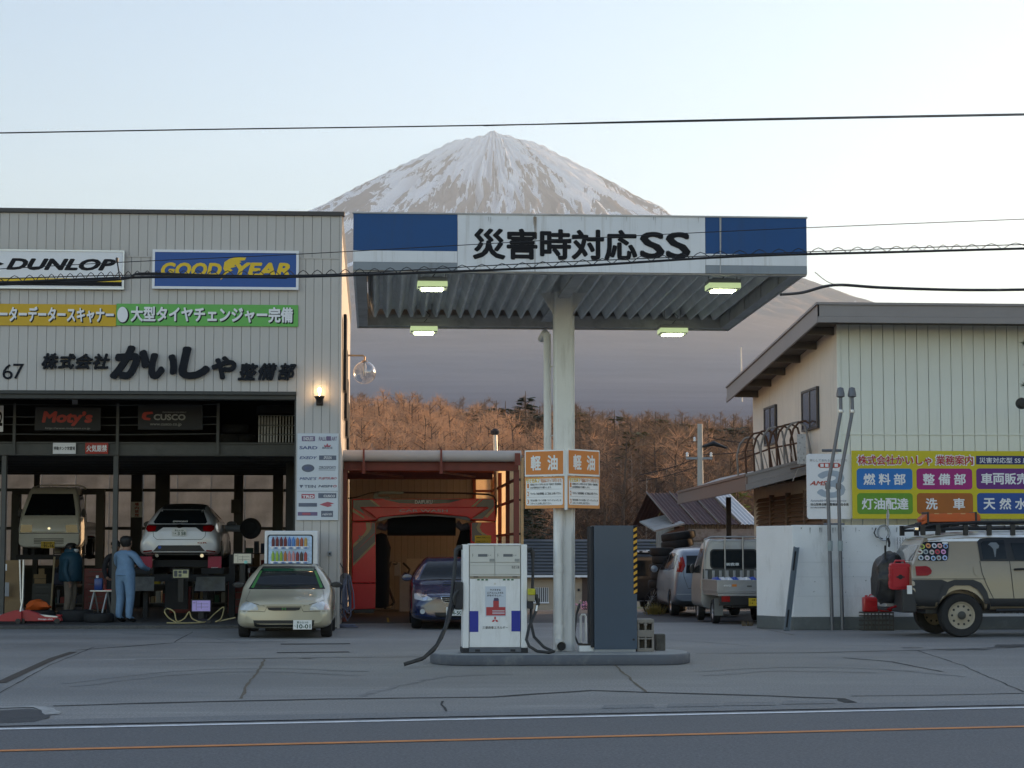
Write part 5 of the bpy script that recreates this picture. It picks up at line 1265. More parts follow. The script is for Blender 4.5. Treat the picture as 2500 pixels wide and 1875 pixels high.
for i in range(nr_):
    y0 = RY + .02 + (RB - RY) * i / nr_; y1 = RY + .02 + (RB - RY) * (i + 1) / nr_; m_ = (y0 + y1) / 2
    k = len(mb.v)
    for (yy, xx) in ((y0, RX), (y0 + .10 * (y1 - y0) * 4, RX), (m_, RX + .012), (y1, RX)):
        mb.v += [(xx, yy, 0), (xx, yy, ztop(yy))]
    for j in range(3): mb.f.append((k + 2 * j, k + 2 * j + 1, k + 2 * j + 3, k + 2 * j + 2))
wpart('ribbed_side_wall', M_CREAMS, mb, rb_)
wbox('corner_trim', M_CREAMW, rb_, RX - .02, RX + .06, RY - .02, RY + .018, 0, zw_f, bevel=.005)
wbox('rear_wall', M_CREAMS, rb_, RX + .02, RX1, RB - .1, RB, 0, 5.5)
wbox('right_wall', M_CREAMS, rb_, RX1 - .1, RX1, RY + .2, RB - .1, 0, 5.5)
OX = 9.33; FY = 41.5; BY = 52.6
zt0 = at(2300, 746, FY).z; zt1 = at(1800, 948, BY).z
wpart('roof', M_FASC, MB().hexa([(OX + .03, FY + .03, zt0 - .20), (RX1, FY + .03, zt0 - .20), (RX1, BY, zt1 - .20), (OX + .03, BY, zt1 - .20)], [(OX + .03, FY + .03, zt0 - .01), (RX1, FY + .03, zt0 - .01), (RX1, BY, zt1 - .01), (OX + .03, BY, zt1 - .01)]), rb_)
wbox('front_fascia', M_FASC, rb_, OX, RX1, FY, FY + .029, zt0 - .25, zt0 - .002); wbox('front_fascia', M_FASC, rb_, OX - .01, RX1, FY - .02, FY + .029, zt0 - .38, zt0 - .255); wbox('roof_edge', M_FASC, rb_, OX - .03, RX1, FY - .035, FY + .1, zt0, zt0 + .05)
for a, b_, e in ((.25, .002, 0), (.38, .255, .02)):
    wpart('side_fascia', M_FASC, MB().hexa([(OX - e, FY, zt0 - a), (OX + .029, FY, zt0 - a), (OX + .029, BY, zt1 - a), (OX - e, BY, zt1 - a)], [(OX - e, FY, zt0 - b_), (OX + .029, FY, zt0 - b_), (OX + .029, BY, zt1 - b_), (OX - e, BY, zt1 - b_)]), rb_)
wpart('roof_edge', M_FASC, MB().hexa([(OX - .035, FY, zt0), (OX + .1, FY, zt0), (OX + .1, BY, zt1), (OX - .035, BY, zt1)], [(OX - .035, FY, zt0 + .05), (OX + .1, FY, zt0 + .05), (OX + .1, BY, zt1 + .05), (OX - .035, BY, zt1 + .05)]), rb_)
wpart('soffit', M_SOFF, MB().hexa([(OX + .03, FY + .03, zt0 - .23), (RX1, FY + .03, zt0 - .23), (RX1, BY, zt1 - .23), (OX + .03, BY, zt1 - .23)], [(OX + .03, FY + .03, zt0 - .205), (RX1, FY + .03, zt0 - .205), (RX1, BY, zt1 - .205), (OX + .03, BY, zt1 - .205)]), rb_)
for k in range(6):
    y = FY + 1.3 + k * 1.75; z = zt0 + (zt1 - zt0) * (y - FY) / (BY - FY)
    wbox('rafter', M_SOFF, rb_, OX + .05, RX, y, y + .1, z - .40, z - .235)
M_WFR = pm('bronze_window_frame', (.07, .055, .05), .4, var=.1)
M_PANE = pm('dark_window_pane', (.075, .07, .075), .12, var=.1, coat=.5)
def side_window(ya, yb, z0, z1):
    w = bpy.data.objects.new('window', MB().box(RX - .03, RX + .05, ya, yb, z0, z1).mesh('window')); col.objects.link(w); w.data.materials.append(M_SEAM)
    wparent(w, rb_)
    def sub(name, mat, *d):
        o = MB().box(*d).obj(name, mat, None); o.parent = w; return o
    e = .05
    sub('window_frame', M_WFR, RX - .07, RX - .031, ya, yb, z0, z0 + e); sub('window_frame', M_WFR, RX - .07, RX - .031, ya, yb, z1 - e, z1)
    sub('window_frame', M_WFR, RX - .07, RX - .031, ya, ya + e, z0 + e, z1 - e); sub('window_frame', M_WFR, RX - .07, RX - .031, yb - e, yb, z0 + e, z1 - e)
    ym = (ya + yb) / 2; sub('window_frame', M_WFR, RX - .06, RX - .031, ym - .025, ym + .025, z0 + e, z1 - e)
    sub('pane', M_PANE, RX - .045, RX - .036, ya + e, ym - .025, z0 + e, z1 - e); sub('pane', M_PANE, RX - .05, RX - .04, ym + .025, yb - e, z0 + e, z1 - e)
def yofx(px): return (RX) / ((px - 920) / FPX)
for xa_, xb_, ty, by in ((1975, 2014, 950, 1050), (1880, 1908, 992, 1087)):
    Ya, Yb = yofx(xb_), yofx(xa_); mid = (Ya + Yb) / 2
    side_window(Ya, Yb, at((xa_ + xb_) / 2, by, mid).z, at((xa_ + xb_) / 2, ty, mid).z)
M_LOUV = pm('brown_louvre', (.17, .105, .065), .6, var=.15, scale=3)
for i in range(4):
    y0 = 43.6 + i * 2.0
    wbox('shutter_post', M_LOUV, rb_, RX - .12, RX - .01, y0 - .06, y0 + .06, 1.0, 2.95)
    for k in range(17):
        z = 1.05 + k * .11
        wpart('louvre_slat', M_LOUV, MB().add([(RX - .10, y0 + .06, z), (RX - .10, y0 + 1.94, z), (RX - .03, y0 + 1.94, z + .09), (RX - .03, y0 + .06, z + .09), (RX - .09, y0 + .06, z - .012), (RX - .09, y0 + 1.94, z - .012), (RX - .02, y0 + 1.94, z + .078), (RX - .02, y0 + .06, z + .078)], [(0, 1, 2, 3), (7, 6, 5, 4), (0, 4, 5, 1), (2, 6, 7, 3), (1, 5, 6, 2), (0, 3, 7, 4)]), rb_)
M_PORCH = pm('porch_fascia_brown', (.20, .135, .11), .6, var=.1, scale=2)
porch = thing('porch_roof', 'low brown porch roof sloping off the cream building', 'roof', (8.6, 46, 0))
EK = Vector((8.44, 45.2, 0)); EE = Vector((8.9, 58.6, 0))
ZP = at(1827, 1157, 45.2).z; ZW = ZP + .40
def fasc(A, B, za, zb_, off):
    d = (B - A).normalized(); n_ = Vector((-d.y, d.x, 0)) * off; q = Vector((-d.y, d.x, 0)) * (off - .05)
    return MB().hexa([(A.x + n_.x, A.y + n_.y, za), (A.x + q.x, A.y + q.y, za), (B.x + q.x, B.y + q.y, za), (B.x + n_.x, B.y + n_.y, za)], [(A.x + n_.x, A.y + n_.y, zb_), (A.x + q.x, A.y + q.y, zb_), (B.x + q.x, B.y + q.y, zb_), (B.x + n_.x, B.y + n_.y, zb_)])
for za, zb_, of in ((.06, 0, .03), (.24, .063, .0), (.38, .243, .015)):
    wpart('fascia_board', M_PORCH, fasc(EK, EE, ZP - za, ZP - zb_, of), porch)
    wpart('front_fascia_board', M_FASC, MB().hexa([(EK.x - .0, EK.y - of, ZP - za), (RX - .01, EK.y - of, ZW - za), (RX - .01, EK.y + .05, ZW - za), (EK.x, EK.y + .05, ZP - za)], [(EK.x, EK.y - of, ZP - zb_), (RX - .01, EK.y - of, ZW - zb_), (RX - .01, EK.y + .05, ZW - zb_), (EK.x, EK.y + .05, ZP - zb_)]), porch)
wpart('roof_deck', M_FASC, MB().add([(EK.x, EK.y, ZP - .05), (EE.x, EE.y, ZP - .05), (RX + .2, EE.y, ZW), (RX - .01, EK.y, ZW - .05)], [(0, 1, 2, 3)]), porch)
wpart('porch_soffit', M_SOFF, MB().add([(EK.x, EK.y, ZP - .3), (EE.x, EE.y, ZP - .3), (RX + .2, EE.y, ZP - .1), (RX - .01, EK.y, ZP - .1)], [(3, 2, 1, 0)]), porch)
pp = at(1780, 1280, 52); wbox('porch_post', M_RUST, porch, pp.x - .06, pp.x + .06, 52, 52.12, 0, ZP - .35)
M_RUSTY = pm('rust_brown', (.10, .05, .03), .85, var=.4, scale=8)
rail = thing('rusty_hoop_rails', 'rusty bent hoop railings leaning on the porch roof', 'railing', (9, 46, ZP))
for i, (px, yy, hgt) in enumerate(((1802, 47.6, .95), (1822, 46.8, 1.0), (1842, 46.4, 1.0), (1860, 46.0, 1.02), (1880, 45.8, 1.0), (1898, 45.6, 1.0), (1916, 45.5, 1.0), (1933, 45.4, .98))):
    p = at(px, 1130, yy); z0 = ZP - .04 + .26 * max(0, p.x - 8.44)
    w = .5
    P = [(p.x, yy, z0), (p.x - .03, yy - .02, z0 + hgt * .55), (p.x + .04, yy - .04, z0 + hgt * .82), (p.x + .16, yy - .08, z0 + hgt * .97), (p.x + .3, yy - .14, z0 + hgt), (p.x + .44, yy - .2, z0 + hgt * .9), (p.x + .5, yy - .25, z0 + hgt * .6), (p.x + .58, yy - .3, z0)]
    wpart('hoop', M_RUSTY if i % 3 else pm('grey_weathered_tube', (.26, .24, .22), .7), MB().tube(P, .026, 7), rail, smooth=True)
p0 = at(1805, 1122, 47.5); p1 = at(1965, 1078, 44.6)
wpart('top_bar', M_RUSTY, MB().tube([p0, p0.lerp(p1, .5) + Vector((0, 0, .06)), p1], .022, 7), rail, smooth=True)
wpart('mid_bar', M_RUSTY, MB().tube([p0 - Vector((0, 0, .5)), p1 - Vector((0, 0, .55))], .016, 7), rail)
for k in range(6):
    a = p0.lerp(p1, .25 + k * .13); wpart('lattice', pm('flaked_white', (.42, .38, .35), .8, var=.4, scale=30), MB().tube([a, a + Vector((.12, .1, -.35)), a + Vector((-.1, .15, -.85))], .014, 6), rail)
X0, X1, Z0, Z1 = rect(1947, 1074, 1968, 1136, 44.4)
pf = thing('flaking_panel', 'black and white flaking panel at the end of the hoop railings', 'panel', (X0, 42.4, Z0))
wbox('sheet', pm('flaked_black_white', (.5, .5, .5), .8, var=.1, scale=14, dirt=(.015, .015, .015), dirt_amt=1.0, dirt_scale=12), pf, X0, X1, 44.4, 44.44, ZP + .2, Z1 + .13)
M_WWALL = pm('white_washed_wall', (.78, .79, .80), .75, var=.06, scale=1.5, dirt=(.42, .42, .41), dirt_amt=.6, dirt_scale=1.1, streak=(2.2, 2.2, .6), bump=.15, bscale=30)
M_WBASE = pm('wall_grey_base', (.13, .145, .145), .8, var=.15, scale=2, dirt=(.30, .31, .32), dirt_amt=.4)
wl_ = thing('white_yard_wall', 'white painted yard wall with grey base under the signs', 'wall', G(1950, 1535))
A = G(1848, 1533); B = G(1938, 1538); Cc = Vector((24, B.y + .1, 0)); zwt = at(1940, 1283, B.y).z; zbs = at(1940, 1507, B.y).z
def wallseg(P, Q, z0, z1, th, mat, name, off=0.0, bevel=.01):
    d = (Q - P).normalized(); n_ = Vector((-d.y, d.x, 0))
    a = P - n_ * off; b_ = Q - n_ * off; c_ = Q + n_ * th; e = P + n_ * th
    return wpart(name, mat, MB().hexa([(a.x, a.y, z0), (b_.x, b_.y, z0), (c_.x, c_.y, z0), (e.x, e.y, z0)], [(a.x, a.y, z1), (b_.x, b_.y, z1), (c_.x, c_.y, z1), (e.x, e.y, z1)]), wl_, bevel=bevel)
wallseg(A, B, zbs + .002, zwt, .15, M_WWALL, 'wall_face'); wallseg(B, Cc, zbs + .002, zwt + .01, .16, M_WWALL, 'wall_face')
wallseg(A, B, 0, zbs, .15, M_WBASE, 'wall_base', .006); wallseg(B, Cc, 0, zbs, .16, M_WBASE, 'wall_base', .006)
BY_ = 41.6
def bd(px, py, Y=BY_): p = at(px, py, Y); return p
X0, X1, Z0, Z1 = rect(1970, 1108, 2080, 1267, BY_)
ams = thing('association_board', 'white AMS board with grey three and faded Japanese text', 'sign', (X0, BY_, Z0))
wpart('panel', M_SWHITE, MB().prism(rrect(X0, X1, Z0, Z1, .06), BY_, BY_ + .04, 'y'), ams)
M_G3 = pm('board_grey_three', (.36, .42, .50), .5, var=.06); M_AMR = pm('board_red', (.48, .07, .05), .5); M_FAD = pm('faded_ink', (.20, .21, .25), .5, var=.3, scale=15)
stext('３', M_G3, ams, 1994, 1148, 2064, 1216, BY_ - .004, bold=.06)
def sline(body, mat, t, x0, y0, x1, y1, Y, **k): return stext(body, mat, t, x0, y0, x1, y1, Y, **k)
stext('AMS', M_AMR, ams, 1977, 1174, 2019, 1185, BY_ - .012, bold=.03, shear=.3)
spoly(M_AMR, ams, [(2005 + 8 * math.cos(R(a)), 1136 + 6 * math.sin(R(a))) for a in range(90, 271, 15)] + [(2044 + 8 * math.cos(R(a)), 1136 + 6 * math.sin(R(a))) for a in range(270, 451, 15)], BY_ - .006)
for k in range(4): sbox(M_SWHITE, ams, 2003 + k * 11.5, 1132, 2011 + k * 11.5, 1140, BY_ - .009)
stext('安心して走れるクルマづくり', M_FAD, ams, 1977, 1121, 2068, 1127, BY_ - .006)
stext('Automobile Maintenance Service', M_FAD, ams, 1979, 1219, 2066, 1225, BY_ - .012, shear=.2)
stext('㈳山梨県自動車整備振興会会員', M_INK, ams, 1979, 1228, 2072, 1235, BY_ - .006, bold=.02); stext('国土交通省指定整備事業工場', M_FAD, ams, 1979, 1237, 2022, 1241, BY_ - .006, bold=.01)
X0, X1, Z0, Z1 = rect(2080.5, 1101, 2620, 1267, BY_ - .1); YB = BY_ - .12
M_SIGNY = pm('service_sign_yellow', (.60, .50, .008), .45, var=.05, scale=2)
ys2 = thing('service_sign', 'large yellow service sign with coloured Japanese panels', 'sign', (X0, YB, Z0))
wbox('panel', M_SIGNY, ys2, X0, X1, YB, YB + .06, Z0, Z1, bevel=.004)
def cell(x0, y0, x1, y1, c, txts):
    P = [(at(x, y, YB).x, at(x, y, YB).z) for x, y in ((x0, y1), (x1, y0))]
    wpart('coloured_panel', c, MB().prism(rrect(P[0][0], P[1][0], P[0][1], P[1][1], .07), YB - .003, YB - .0005, 'y'), ys2)
    for ch, xa, xb, ya, yb in txts: stext(ch, M_SWHITE, ys2, xa, ya, xb, yb, YB - .009, bold=.035)
CB = pm('panel_blue', (.006, .16, .50), .45); CM = pm('panel_magenta', (.34, .004, .17), .45); CP = pm('panel_purple', (.13, .012, .19), .45); CG = pm('panel_green', (.12, .30, .015), .45); CO = pm('panel_brown_orange', (.37, .105, .008), .45); CB2 = pm('panel_deep_blue', (.006, .065, .30), .45)
def chars(s, xs_, w, ya, yb): return [(c, x, x + w, ya, yb) for c, x in zip(s, xs_)]
cell(2092, 1144, 2227, 1195, CB, chars('燃料部', (2108, 2145, 2182), 29, 1156, 1184)); cell(2238, 1144, 2373, 1195, CM, chars('整備部', (2253, 2291, 2329), 29, 1156, 1184)); cell(2384, 1144, 2560, 1194, CP, chars('車両販売', (2395, 2424, 2453, 2482), 28, 1155, 1183))
cell(2093, 1204, 2228, 1255, CG, chars('灯油配達', (2104, 2133, 2162, 2190), 28, 1216, 1244)); cell(2239, 1204, 2375, 1255, CO, chars('洗車', (2260, 2327), 29, 1216, 1244)); cell(2386, 1204, 2560, 1254, CB2, chars('天然水', (2401, 2440, 2478), 29, 1216, 1244))
stext('株式会社かいしゃ', M_SWHITE, ys2, 2091, 1109.5, 2277, 1137.5, YB - .005, bold=.065); stext('株式会社かいしゃ', pm('headline_red', (.48, .02, .03), .45), ys2, 2094, 1112, 2274, 1135, YB - .012, bold=.025)
stext('業務案内', M_SWHITE, ys2, 2282, 1109.5, 2379, 1137.5, YB - .005, bold=.065); stext('業務案内', MATS['headline_red'], ys2, 2285, 1112, 2376, 1135, YB - .012, bold=.025)
sbox(pm('sign_navy', (.01, .015, .12), .45), ys2, 2383, 1113, 2560, 1134, YB - .004); stext('災害対応型 SS 店', M_SWHITE, ys2, 2391, 1117, 2512, 1131, YB - .008, bold=.015)
M_VENT = pm('vent_pipe_grey', (.16, .165, .18), .45, metal=.4, var=.12, scale=5)
for i, (xb0, xk, yk, xt, yt) in enumerate(((2032, 2021, 1187, 2053, 968), (2057, 2047, 1187, 2081, 968))):
    Yp = B.y - .12; b0 = at(xb0, 1532, Yp); b0.z = 0; k_ = at(xk, yk, Yp)
    tp = at(xt, yt + 36, Yp + .1); tt = at(xt - 1, yt, Yp + .1)
    v = thing('vent_pipe', ('left' if i == 0 else 'right') + ' one of two tall grey vent pipes before the white wall', 'vent pipe', b0, 0, 'tank vent pipes')
    MB().tube([Vector((0, 0, 0)), k_ - b0, tp - b0, tt - b0], .036, 10).obj('pipe', M_VENT, v, smooth=True)
    c = tt - b0
    MB().lathe([(.05, -.02), (.085, .0), (.085, .05), (.06, .17), (.0, .19)], c, n=14).obj('cap', M_VENT, v, smooth=True)
    c = (tp - b0); MB().lathe([(.052, -.03), (.055, 0), (.052, .03)], c, n=12).obj('coupling', M_ALU, v, smooth=True)
    c = (k_ - b0); MB().lathe([(.052, -.06), (.055, 0), (.052, .06)], c, n=12).obj('coupling', M_VENT, v, smooth=True)
    for zz in (.72,): MB().lathe([(.049, -.2), (.049, .0)], (((at(xb0 - 5, 1345, Yp) - b0).x), 0, 1.75), n=12).obj('label_band', pm('pale_label', (.32, .37, .38), .6), v)
X0, X1, Z0, Z1 = rect(2026, 1092, 2074, 1099, G(2032, 1532).y)
MB().tube([(X0, 40.9, Z0 + .03), (X1, 40.9, Z0 + .03)], .03, 8).obj('pipe_bracket', M_VENT, None, label='upper crossbar clamped behind the two vent pipes', cat='bracket')
X0, X1, Z0, Z1 = rect(2012, 1277, 2062, 1284, 40.6)
MB().tube([(X0, 40.62, Z0 + .03), (X1, 40.62, Z0 + .03)], .03, 8).obj('pipe_bracket', M_VENT, None, label='lower crossbar on top of the white wall holding the vent pipes', cat='bracket')
b0 = at(1920, 1533, B.y - .42); b0.z = 0; t0 = at(1944, 1336, B.y - .10)
ch = thing('steel_channel', 'blue grey steel channel leaning against the white wall', 'beam', b0)
d = (t0 - b0); dn = d.normalized(); sx = Vector((1, 0, 0)); sx = (sx - dn * sx.dot(dn)).normalized(); sn = dn.cross(sx)
def chan(a, b_, c0, c1, l0=0.0, l1=1.0):
    q = [dn * d.length * l0 + sx * a + sn * c0, dn * d.length * l0 + sx * b_ + sn * c0, dn * d.length * l0 + sx * b_ + sn * c1, dn * d.length * l0 + sx * a + sn * c1]
    return MB().hexa(q, [w_ + dn * d.length * (l1 - l0) for w_ in q])
M_CHAN = pm('blue_grey_steel', (.13, .165, .20), .5, var=.12, dirt=(.25, .26, .27), dirt_amt=.4)
chan(-.055, .055, 0, .02).obj('web', M_CHAN, ch); chan(-.055, -.04, -.05, -.001).obj('flange', M_CHAN, ch); chan(.04, .055, -.05, -.001).obj('flange', M_CHAN, ch)
chan(-.02, .012, -.006, -.001, .72, .95).obj('slot', M_BLACK, ch); chan(-.02, .012, -.006, -.001, .04, .25).obj('slot', M_BLACK, ch)
hp = at(2118, 1302, 40.1)
hr = thing('wall_hose', 'coiled white hose hanging over the white wall', 'hose', (hp.x, B.y - .05, hp.z))
for i in range(5): MB().tube([(.10 * math.cos(t * .45) * (1 + i * .06) + .02, -.02 - i * .008, .13 * math.sin(t * .45) * (1 + i * .05)) for t in range(14)], .012, 6, closed=True).obj('coil', M_SWHITE if i % 2 else M_CGREY, hr, smooth=True)
MB().tube([(-.12, -.01, .1), (-.16, 0, .0), (-.13, -.03, -.08), (0, -.05, -.12)], .012, 6).obj('coil', M_SEAM, hr, smooth=True)
MB().tube([(.1, -.05, -.1), (.13, -.05, -.2), (.12, -.05, -.28)], [.03, .025, .02], 8).obj('nozzle', M_SEAM, hr, smooth=True)
X0, X1, Z0, Z1 = rect(2186, 1308, 2216, 1344, B.y)
nt_ = thing('wall_notice', 'small printed notice sheet on the white wall behind the off road car', 'notice', (X0, B.y, Z0))
wbox('paper', M_SWHITE, nt_, X0, X1, B.y - .03, B.y - .02, Z0, Z1)
for k in range(4): wtext('危険物取扱所', M_SEAM, nt_, X0 + .02 + k * .055, X0 + .045 + k * .055, Z0 + .03, Z1 - .02, B.y - .034)
M_WM = pm('wall_mark', (.33, .34, .35), .8, var=.4, scale=18); rnd = random.Random(21)
for i in range(26):
    px = rnd.uniform(1950, 2190); yt = 1288 + (0 if i % 2 else rnd.uniform(0, 190)); l = rnd.uniform(3, 16) if i % 2 else rnd.uniform(1.5, 3); w = rnd.uniform(.8, 2)
    spoly(M_WM, wl_, [(px - w, yt), (px + w, yt), (px + w * .6, yt + l * .6), (px, yt + l), (px - w * .7, yt + l * .7)], B.y - .012, 'wall_mark', .001)
for y_w in (1372, 1408, 1455): spoly(pm('wall_joint', (.62, .64, .66), .8), wl_, [(1945, y_w), (2500, y_w - 1), (2500, y_w - .2), (1945, y_w + .8)], B.y - .0115, 'wall_joint', .001)
from mathutils.geometry import delaunay_2d_cdt
M_TYRE = pm('tyre_rubber', (.016, .016, .017), .8, var=.3, scale=15, bump=.2, bscale=60)
M_ALLOY = pm('alloy_rim', (.42, .43, .44), .3, metal=.8, var=.15)
M_CGLASS = pm('car_glass', (.010, .013, .015), .05, var=.1, spec=.35)
M_TRIM = pm('black_trim', (.012, .012, .013), .45, var=.2)
M_CHROME = pm('chrome', (.75, .76, .78), .12, metal=1.0, var=.05)
M_LAMP = pm('headlamp_lens', (.55, .58, .60), .08, var=.2, scale=12, coat=1.0)
M_TAIL = pm('tail_lens_red', (.28, .002, .004), .2, var=.25, scale=10, spec=.25)
M_AMB = pm('amber_lens', (.6, .2, .02), .15, coat=.8)
M_PLATE = pm('plate_white', (.78, .79, .78), .5, var=.05)
M_PLATEY = pm('plate_yellow', (.62, .42, .02), .5, var=.05)
M_PGRN = pm('plate_green_ink', (.02, .08, .05), .6)
def cr(p0, p1, p2, p3, t):
    return .5 * ((2 * p1) + (-p0 + p2) * t + (2 * p0 - 5 * p1 + 4 * p2 - p3) * t * t + (-p0 + 3 * p1 - 3 * p2 + p3) * t ** 3)
def spline(P, sub):
    """Catmull-Rom through rows of an array"""
    P = np.asarray(P, float); out = []
    n = len(P)
    for i in range(n - 1):
        a = P[max(i - 1, 0)]; b = P[i]; c = P[i + 1]; d = P[min(i + 2, n - 1)]
        for k in range(sub): out.append(cr(a, b, c, d, k / sub))
    out.append(P[-1]); return np.array(out)
def loft(stations, sub_len=4, sub_ring=3):
    """stations: (y, [(x, z) from bottom centre round to top centre]); returns a closed mirrored shell"""
    ring = []
    for y, pts in stations:
        q = spline([(x, z) for x, z in pts], sub_ring); q[:, 0] = np.maximum(q[:, 0], 0)
        ring.append(np.column_stack([q[:, 0], np.full(len(q), y), q[:, 1]]))
    arr = spline(np.array(ring).reshape(len(ring), -1), sub_len).reshape(-1, len(ring[0]), 3)
    m, n = arr.shape[:2]
    arr[:, :, 0] = np.maximum(arr[:, :, 0], 0); arr[:, 0, 0] = 0; arr[:, -1, 0] = 0
    mb = MB(); full = []
    for i in range(m):
        row = []
        for j in range(n): row.append(len(mb.v)); mb.v.append(tuple(arr[i, j]))
        for j in range(n - 2, 0, -1): row.append(len(mb.v)); x, y, z = arr[i, j]; mb.v.append((-x, y, z))
        full.append(row)
    k = len(full[0])
    for i in range(m - 1):
        for j in range(k): mb.f.append((full[i][j], full[i][(j + 1) % k], full[i + 1][(j + 1) % k], full[i + 1][j]))
    mb.f.append(tuple(full[0])); mb.f.append(tuple(full[-1][::-1]))
    return mb
class Car:
    def __init__(s, name, label, loc, rz, paint, stations, wheels, wr, ww=.2, rim=M_ALLOY, track=None, sub_len=4, group=None, well=1.13, cat='car'):
        s.t = thing(name, label, cat, loc, R(rz), group); s.paint = paint
        me = loft(stations, sub_len).mesh('body', fix=True)
        body = mobj('body', me, paint, s.t)
        me.validate()
        if wheels:
            cut = MB()
            for y in wheels:
                for sx in (-1, 1): cut.lathe([(wr * well, sx * (track - ww - .06)), (wr * well, sx * (track + .5))], (0, y, wr), 'x', 28)
            co = cut.obj('wheel_cutter', None)
            md = body.modifiers.new('wells', 'BOOLEAN'); md.object = co; md.operation = 'DIFFERENCE'; md.solver = 'EXACT'
            body.parent = None
            dg = bpy.context.evaluated_depsgraph_get()
            m2 = bpy.data.meshes.new_from_object(body.evaluated_get(dg))
            body.modifiers.clear(); body.data = m2; body.parent = s.t
            bpy.data.objects.remove(co)
            me = m2
        autosmooth(me, .7)
        s.body = body
        bm = bmesh.new(); bm.from_mesh(me); s.bvh = BVHTree.FromBMesh(bm); bm.free()
        s.rim = rim
        for y in wheels:
            for sx in (-1, 1): s.wheel(sx * track, y, wr, ww, sx, rim)
    def wheel(s, x, y, r, w, sx, rim, parts=True):
        """tyre outer face at x"""
        e = bpy.data.objects.new('wheel', None); col.objects.link(e); e.parent = s.t; e.location = (x, y, r); e.empty_display_size = .1
        o = sx
        MB().lathe([(r * .62, -o * w), (r * .9, -o * w), (r * .985, -o * w * .9), (r, -o * w * .6), (r, -o * w * .35), (r * .985, -o * w * .1), (r * .93, 0), (r * .70, o * .004), (r * .64, -o * .012), (r * .62, -o * .05)], axis='x', n=32, closed=True).obj('tyre', M_TYRE, e, smooth=True)
        MB().lathe([(r * .625, -o * .05), (r * .62, -o * .015), (r * .57, -o * .022), (r * .52, -o * .05), (r * .42, -o * .055), (r * .26, -o * .035), (r * .14, -o * .02), (r * .12, -o * .004), (.0, -o * .002)], axis='x', n=32).obj('rim', rim, e, smooth=True)
        hl = MB()
        for k in range(10):
            a = 2 * math.pi * k / 10; hl.lathe([(.0, -o * .046), (r * .055, -o * .046), (r * .055, -o * .056)], (0, r * .42 * math.cos(a), r * .42 * math.sin(a)), 'x', 8)
        hl.obj('rim_holes', M_TRIM, e)
        return e
    def conform(s, name, mat, poly, view='front', off=.005, step=.05, mirror=False, parent=None, smooth=True):
        """lay an outline (lateral/height coordinates) on to the body as a thin fitted panel"""
        pl = []
        for i in range(len(poly)):
            a = Vector(poly[i]); b = Vector(poly[(i + 1) % len(poly)]); n = max(1, int((b - a).length / step))
            for k in range(n): pl.append(a.lerp(b, k / n))
        xs = [p.x for p in pl]; ys = [p.y for p in pl]; nb = len(pl)
        inner = []
        x = min(xs) + step * .5
        while x < max(xs):
            y = min(ys) + step * .5
            while y < max(ys): inner.append(Vector((x, y))); y += step
            x += step
        vs_, es_, fs_, *_ = delaunay_2d_cdt(pl + inner, [(i, (i + 1) % nb) for i in range(nb)], [], 1, 1e-5)
        D = {'front': ((0, -10), Vector((0, 1, 0))), 'rear': ((0, 10), Vector((0, -1, 0))), 'left': ((-10, 0), Vector((1, 0, 0))), 'right': ((10, 0), Vector((-1, 0, 0))), 'top': ((0, 0), Vector((0, 0, -1)))}[view]
        out = []
        for v in vs_:
            if view in ('front', 'rear'): o = Vector((v.x, D[0][1], v.y))
            elif view == 'top': o = Vector((v.x, v.y, 10))
            else: o = Vector((D[0][0], v.x, v.y))
            h = s.bvh.ray_cast(o, D[1])
            if h[0] is None:
                h = s.bvh.find_nearest(o + D[1] * 9.2)
            out.append(h[0] - D[1] * off)
        mb = MB(); mb.add(out, [tuple(f) for f in fs_])
        ob = mb.obj(name, mat, parent or s.t, smooth=smooth)
        if mirror: s.conform(name, mat, [(-x, y) for x, y in poly][::-1], view, off, step, False, parent, smooth)
        return ob
    def line(s, pts, view='left', w=.010, off=.004, mat=None, name='shut_line'):
        """a narrow seam along a polyline"""
        P = [Vector(p) for p in pts]; L_ = []; R_ = []
        for i, p in enumerate(P):
            d = (P[min(i + 1, len(P) - 1)] - P[max(i - 1, 0)]).normalized(); n = Vector((-d.y, d.x)) * w / 2
            L_.append(tuple(p + n)); R_.append(tuple(p - n))
        return s.conform(name, mat or M_TRIM, L_ + R_[::-1], view, off, .06)
    def plate(s, x, z, y, kind='white', top='富士山 510', num='10-01', kana='も', facing=-1, tilt=0, w=.33, h=.165):
        e = bpy.data.objects.new('number_plate', None); col.objects.link(e); e.parent = s.t; e.location = (x, y, z); e.empty_display_size = .05
        if facing > 0: e.rotation_euler = (0, 0, math.pi)
        ink = M_PGRN if kind == 'white' else M_INK
        MB().box(-w / 2, w / 2, -.008, .004, -h / 2, h / 2).obj('plate', M_PLATE if kind == 'white' else M_PLATEY, e, bevel=.003)
        text(top, ink, e, -w * .30, w * .30, h * .14, h * .38, -.010, bold=.02)
        text(num, ink, e, -w * .30, w * .43, -h * .40, h * .06, -.010, bold=.03)
        text(kana, ink, e, -w * .44, -w * .36, -h * .2, -h * .02, -.010)
    def box(s, name, mat, *d, bevel=0.0): return MB().box(*d).obj(name, mat, s.t, bevel)
    def part(s, name, mat, mb, bevel=0.0, smooth=False): return mb.obj(name, mat, s.t, bevel, smooth)
    def mirror(s, x, y, z, w=.2, h=.12, mat=None):
        for sx in (-1, 1):
            MB().lathe([(0, -.06), (h * .45, -.055), (h * .55, -.02), (h * .52, .04), (0, .05)], (0, 0, 0), 'y', 16).obj('wing_mirror', mat or s.paint, s.t, smooth=True)
            o = s.t.children[-1]; o.scale = (w / h, 1, 1); o.location = (sx * (x + w * .5), y, z)
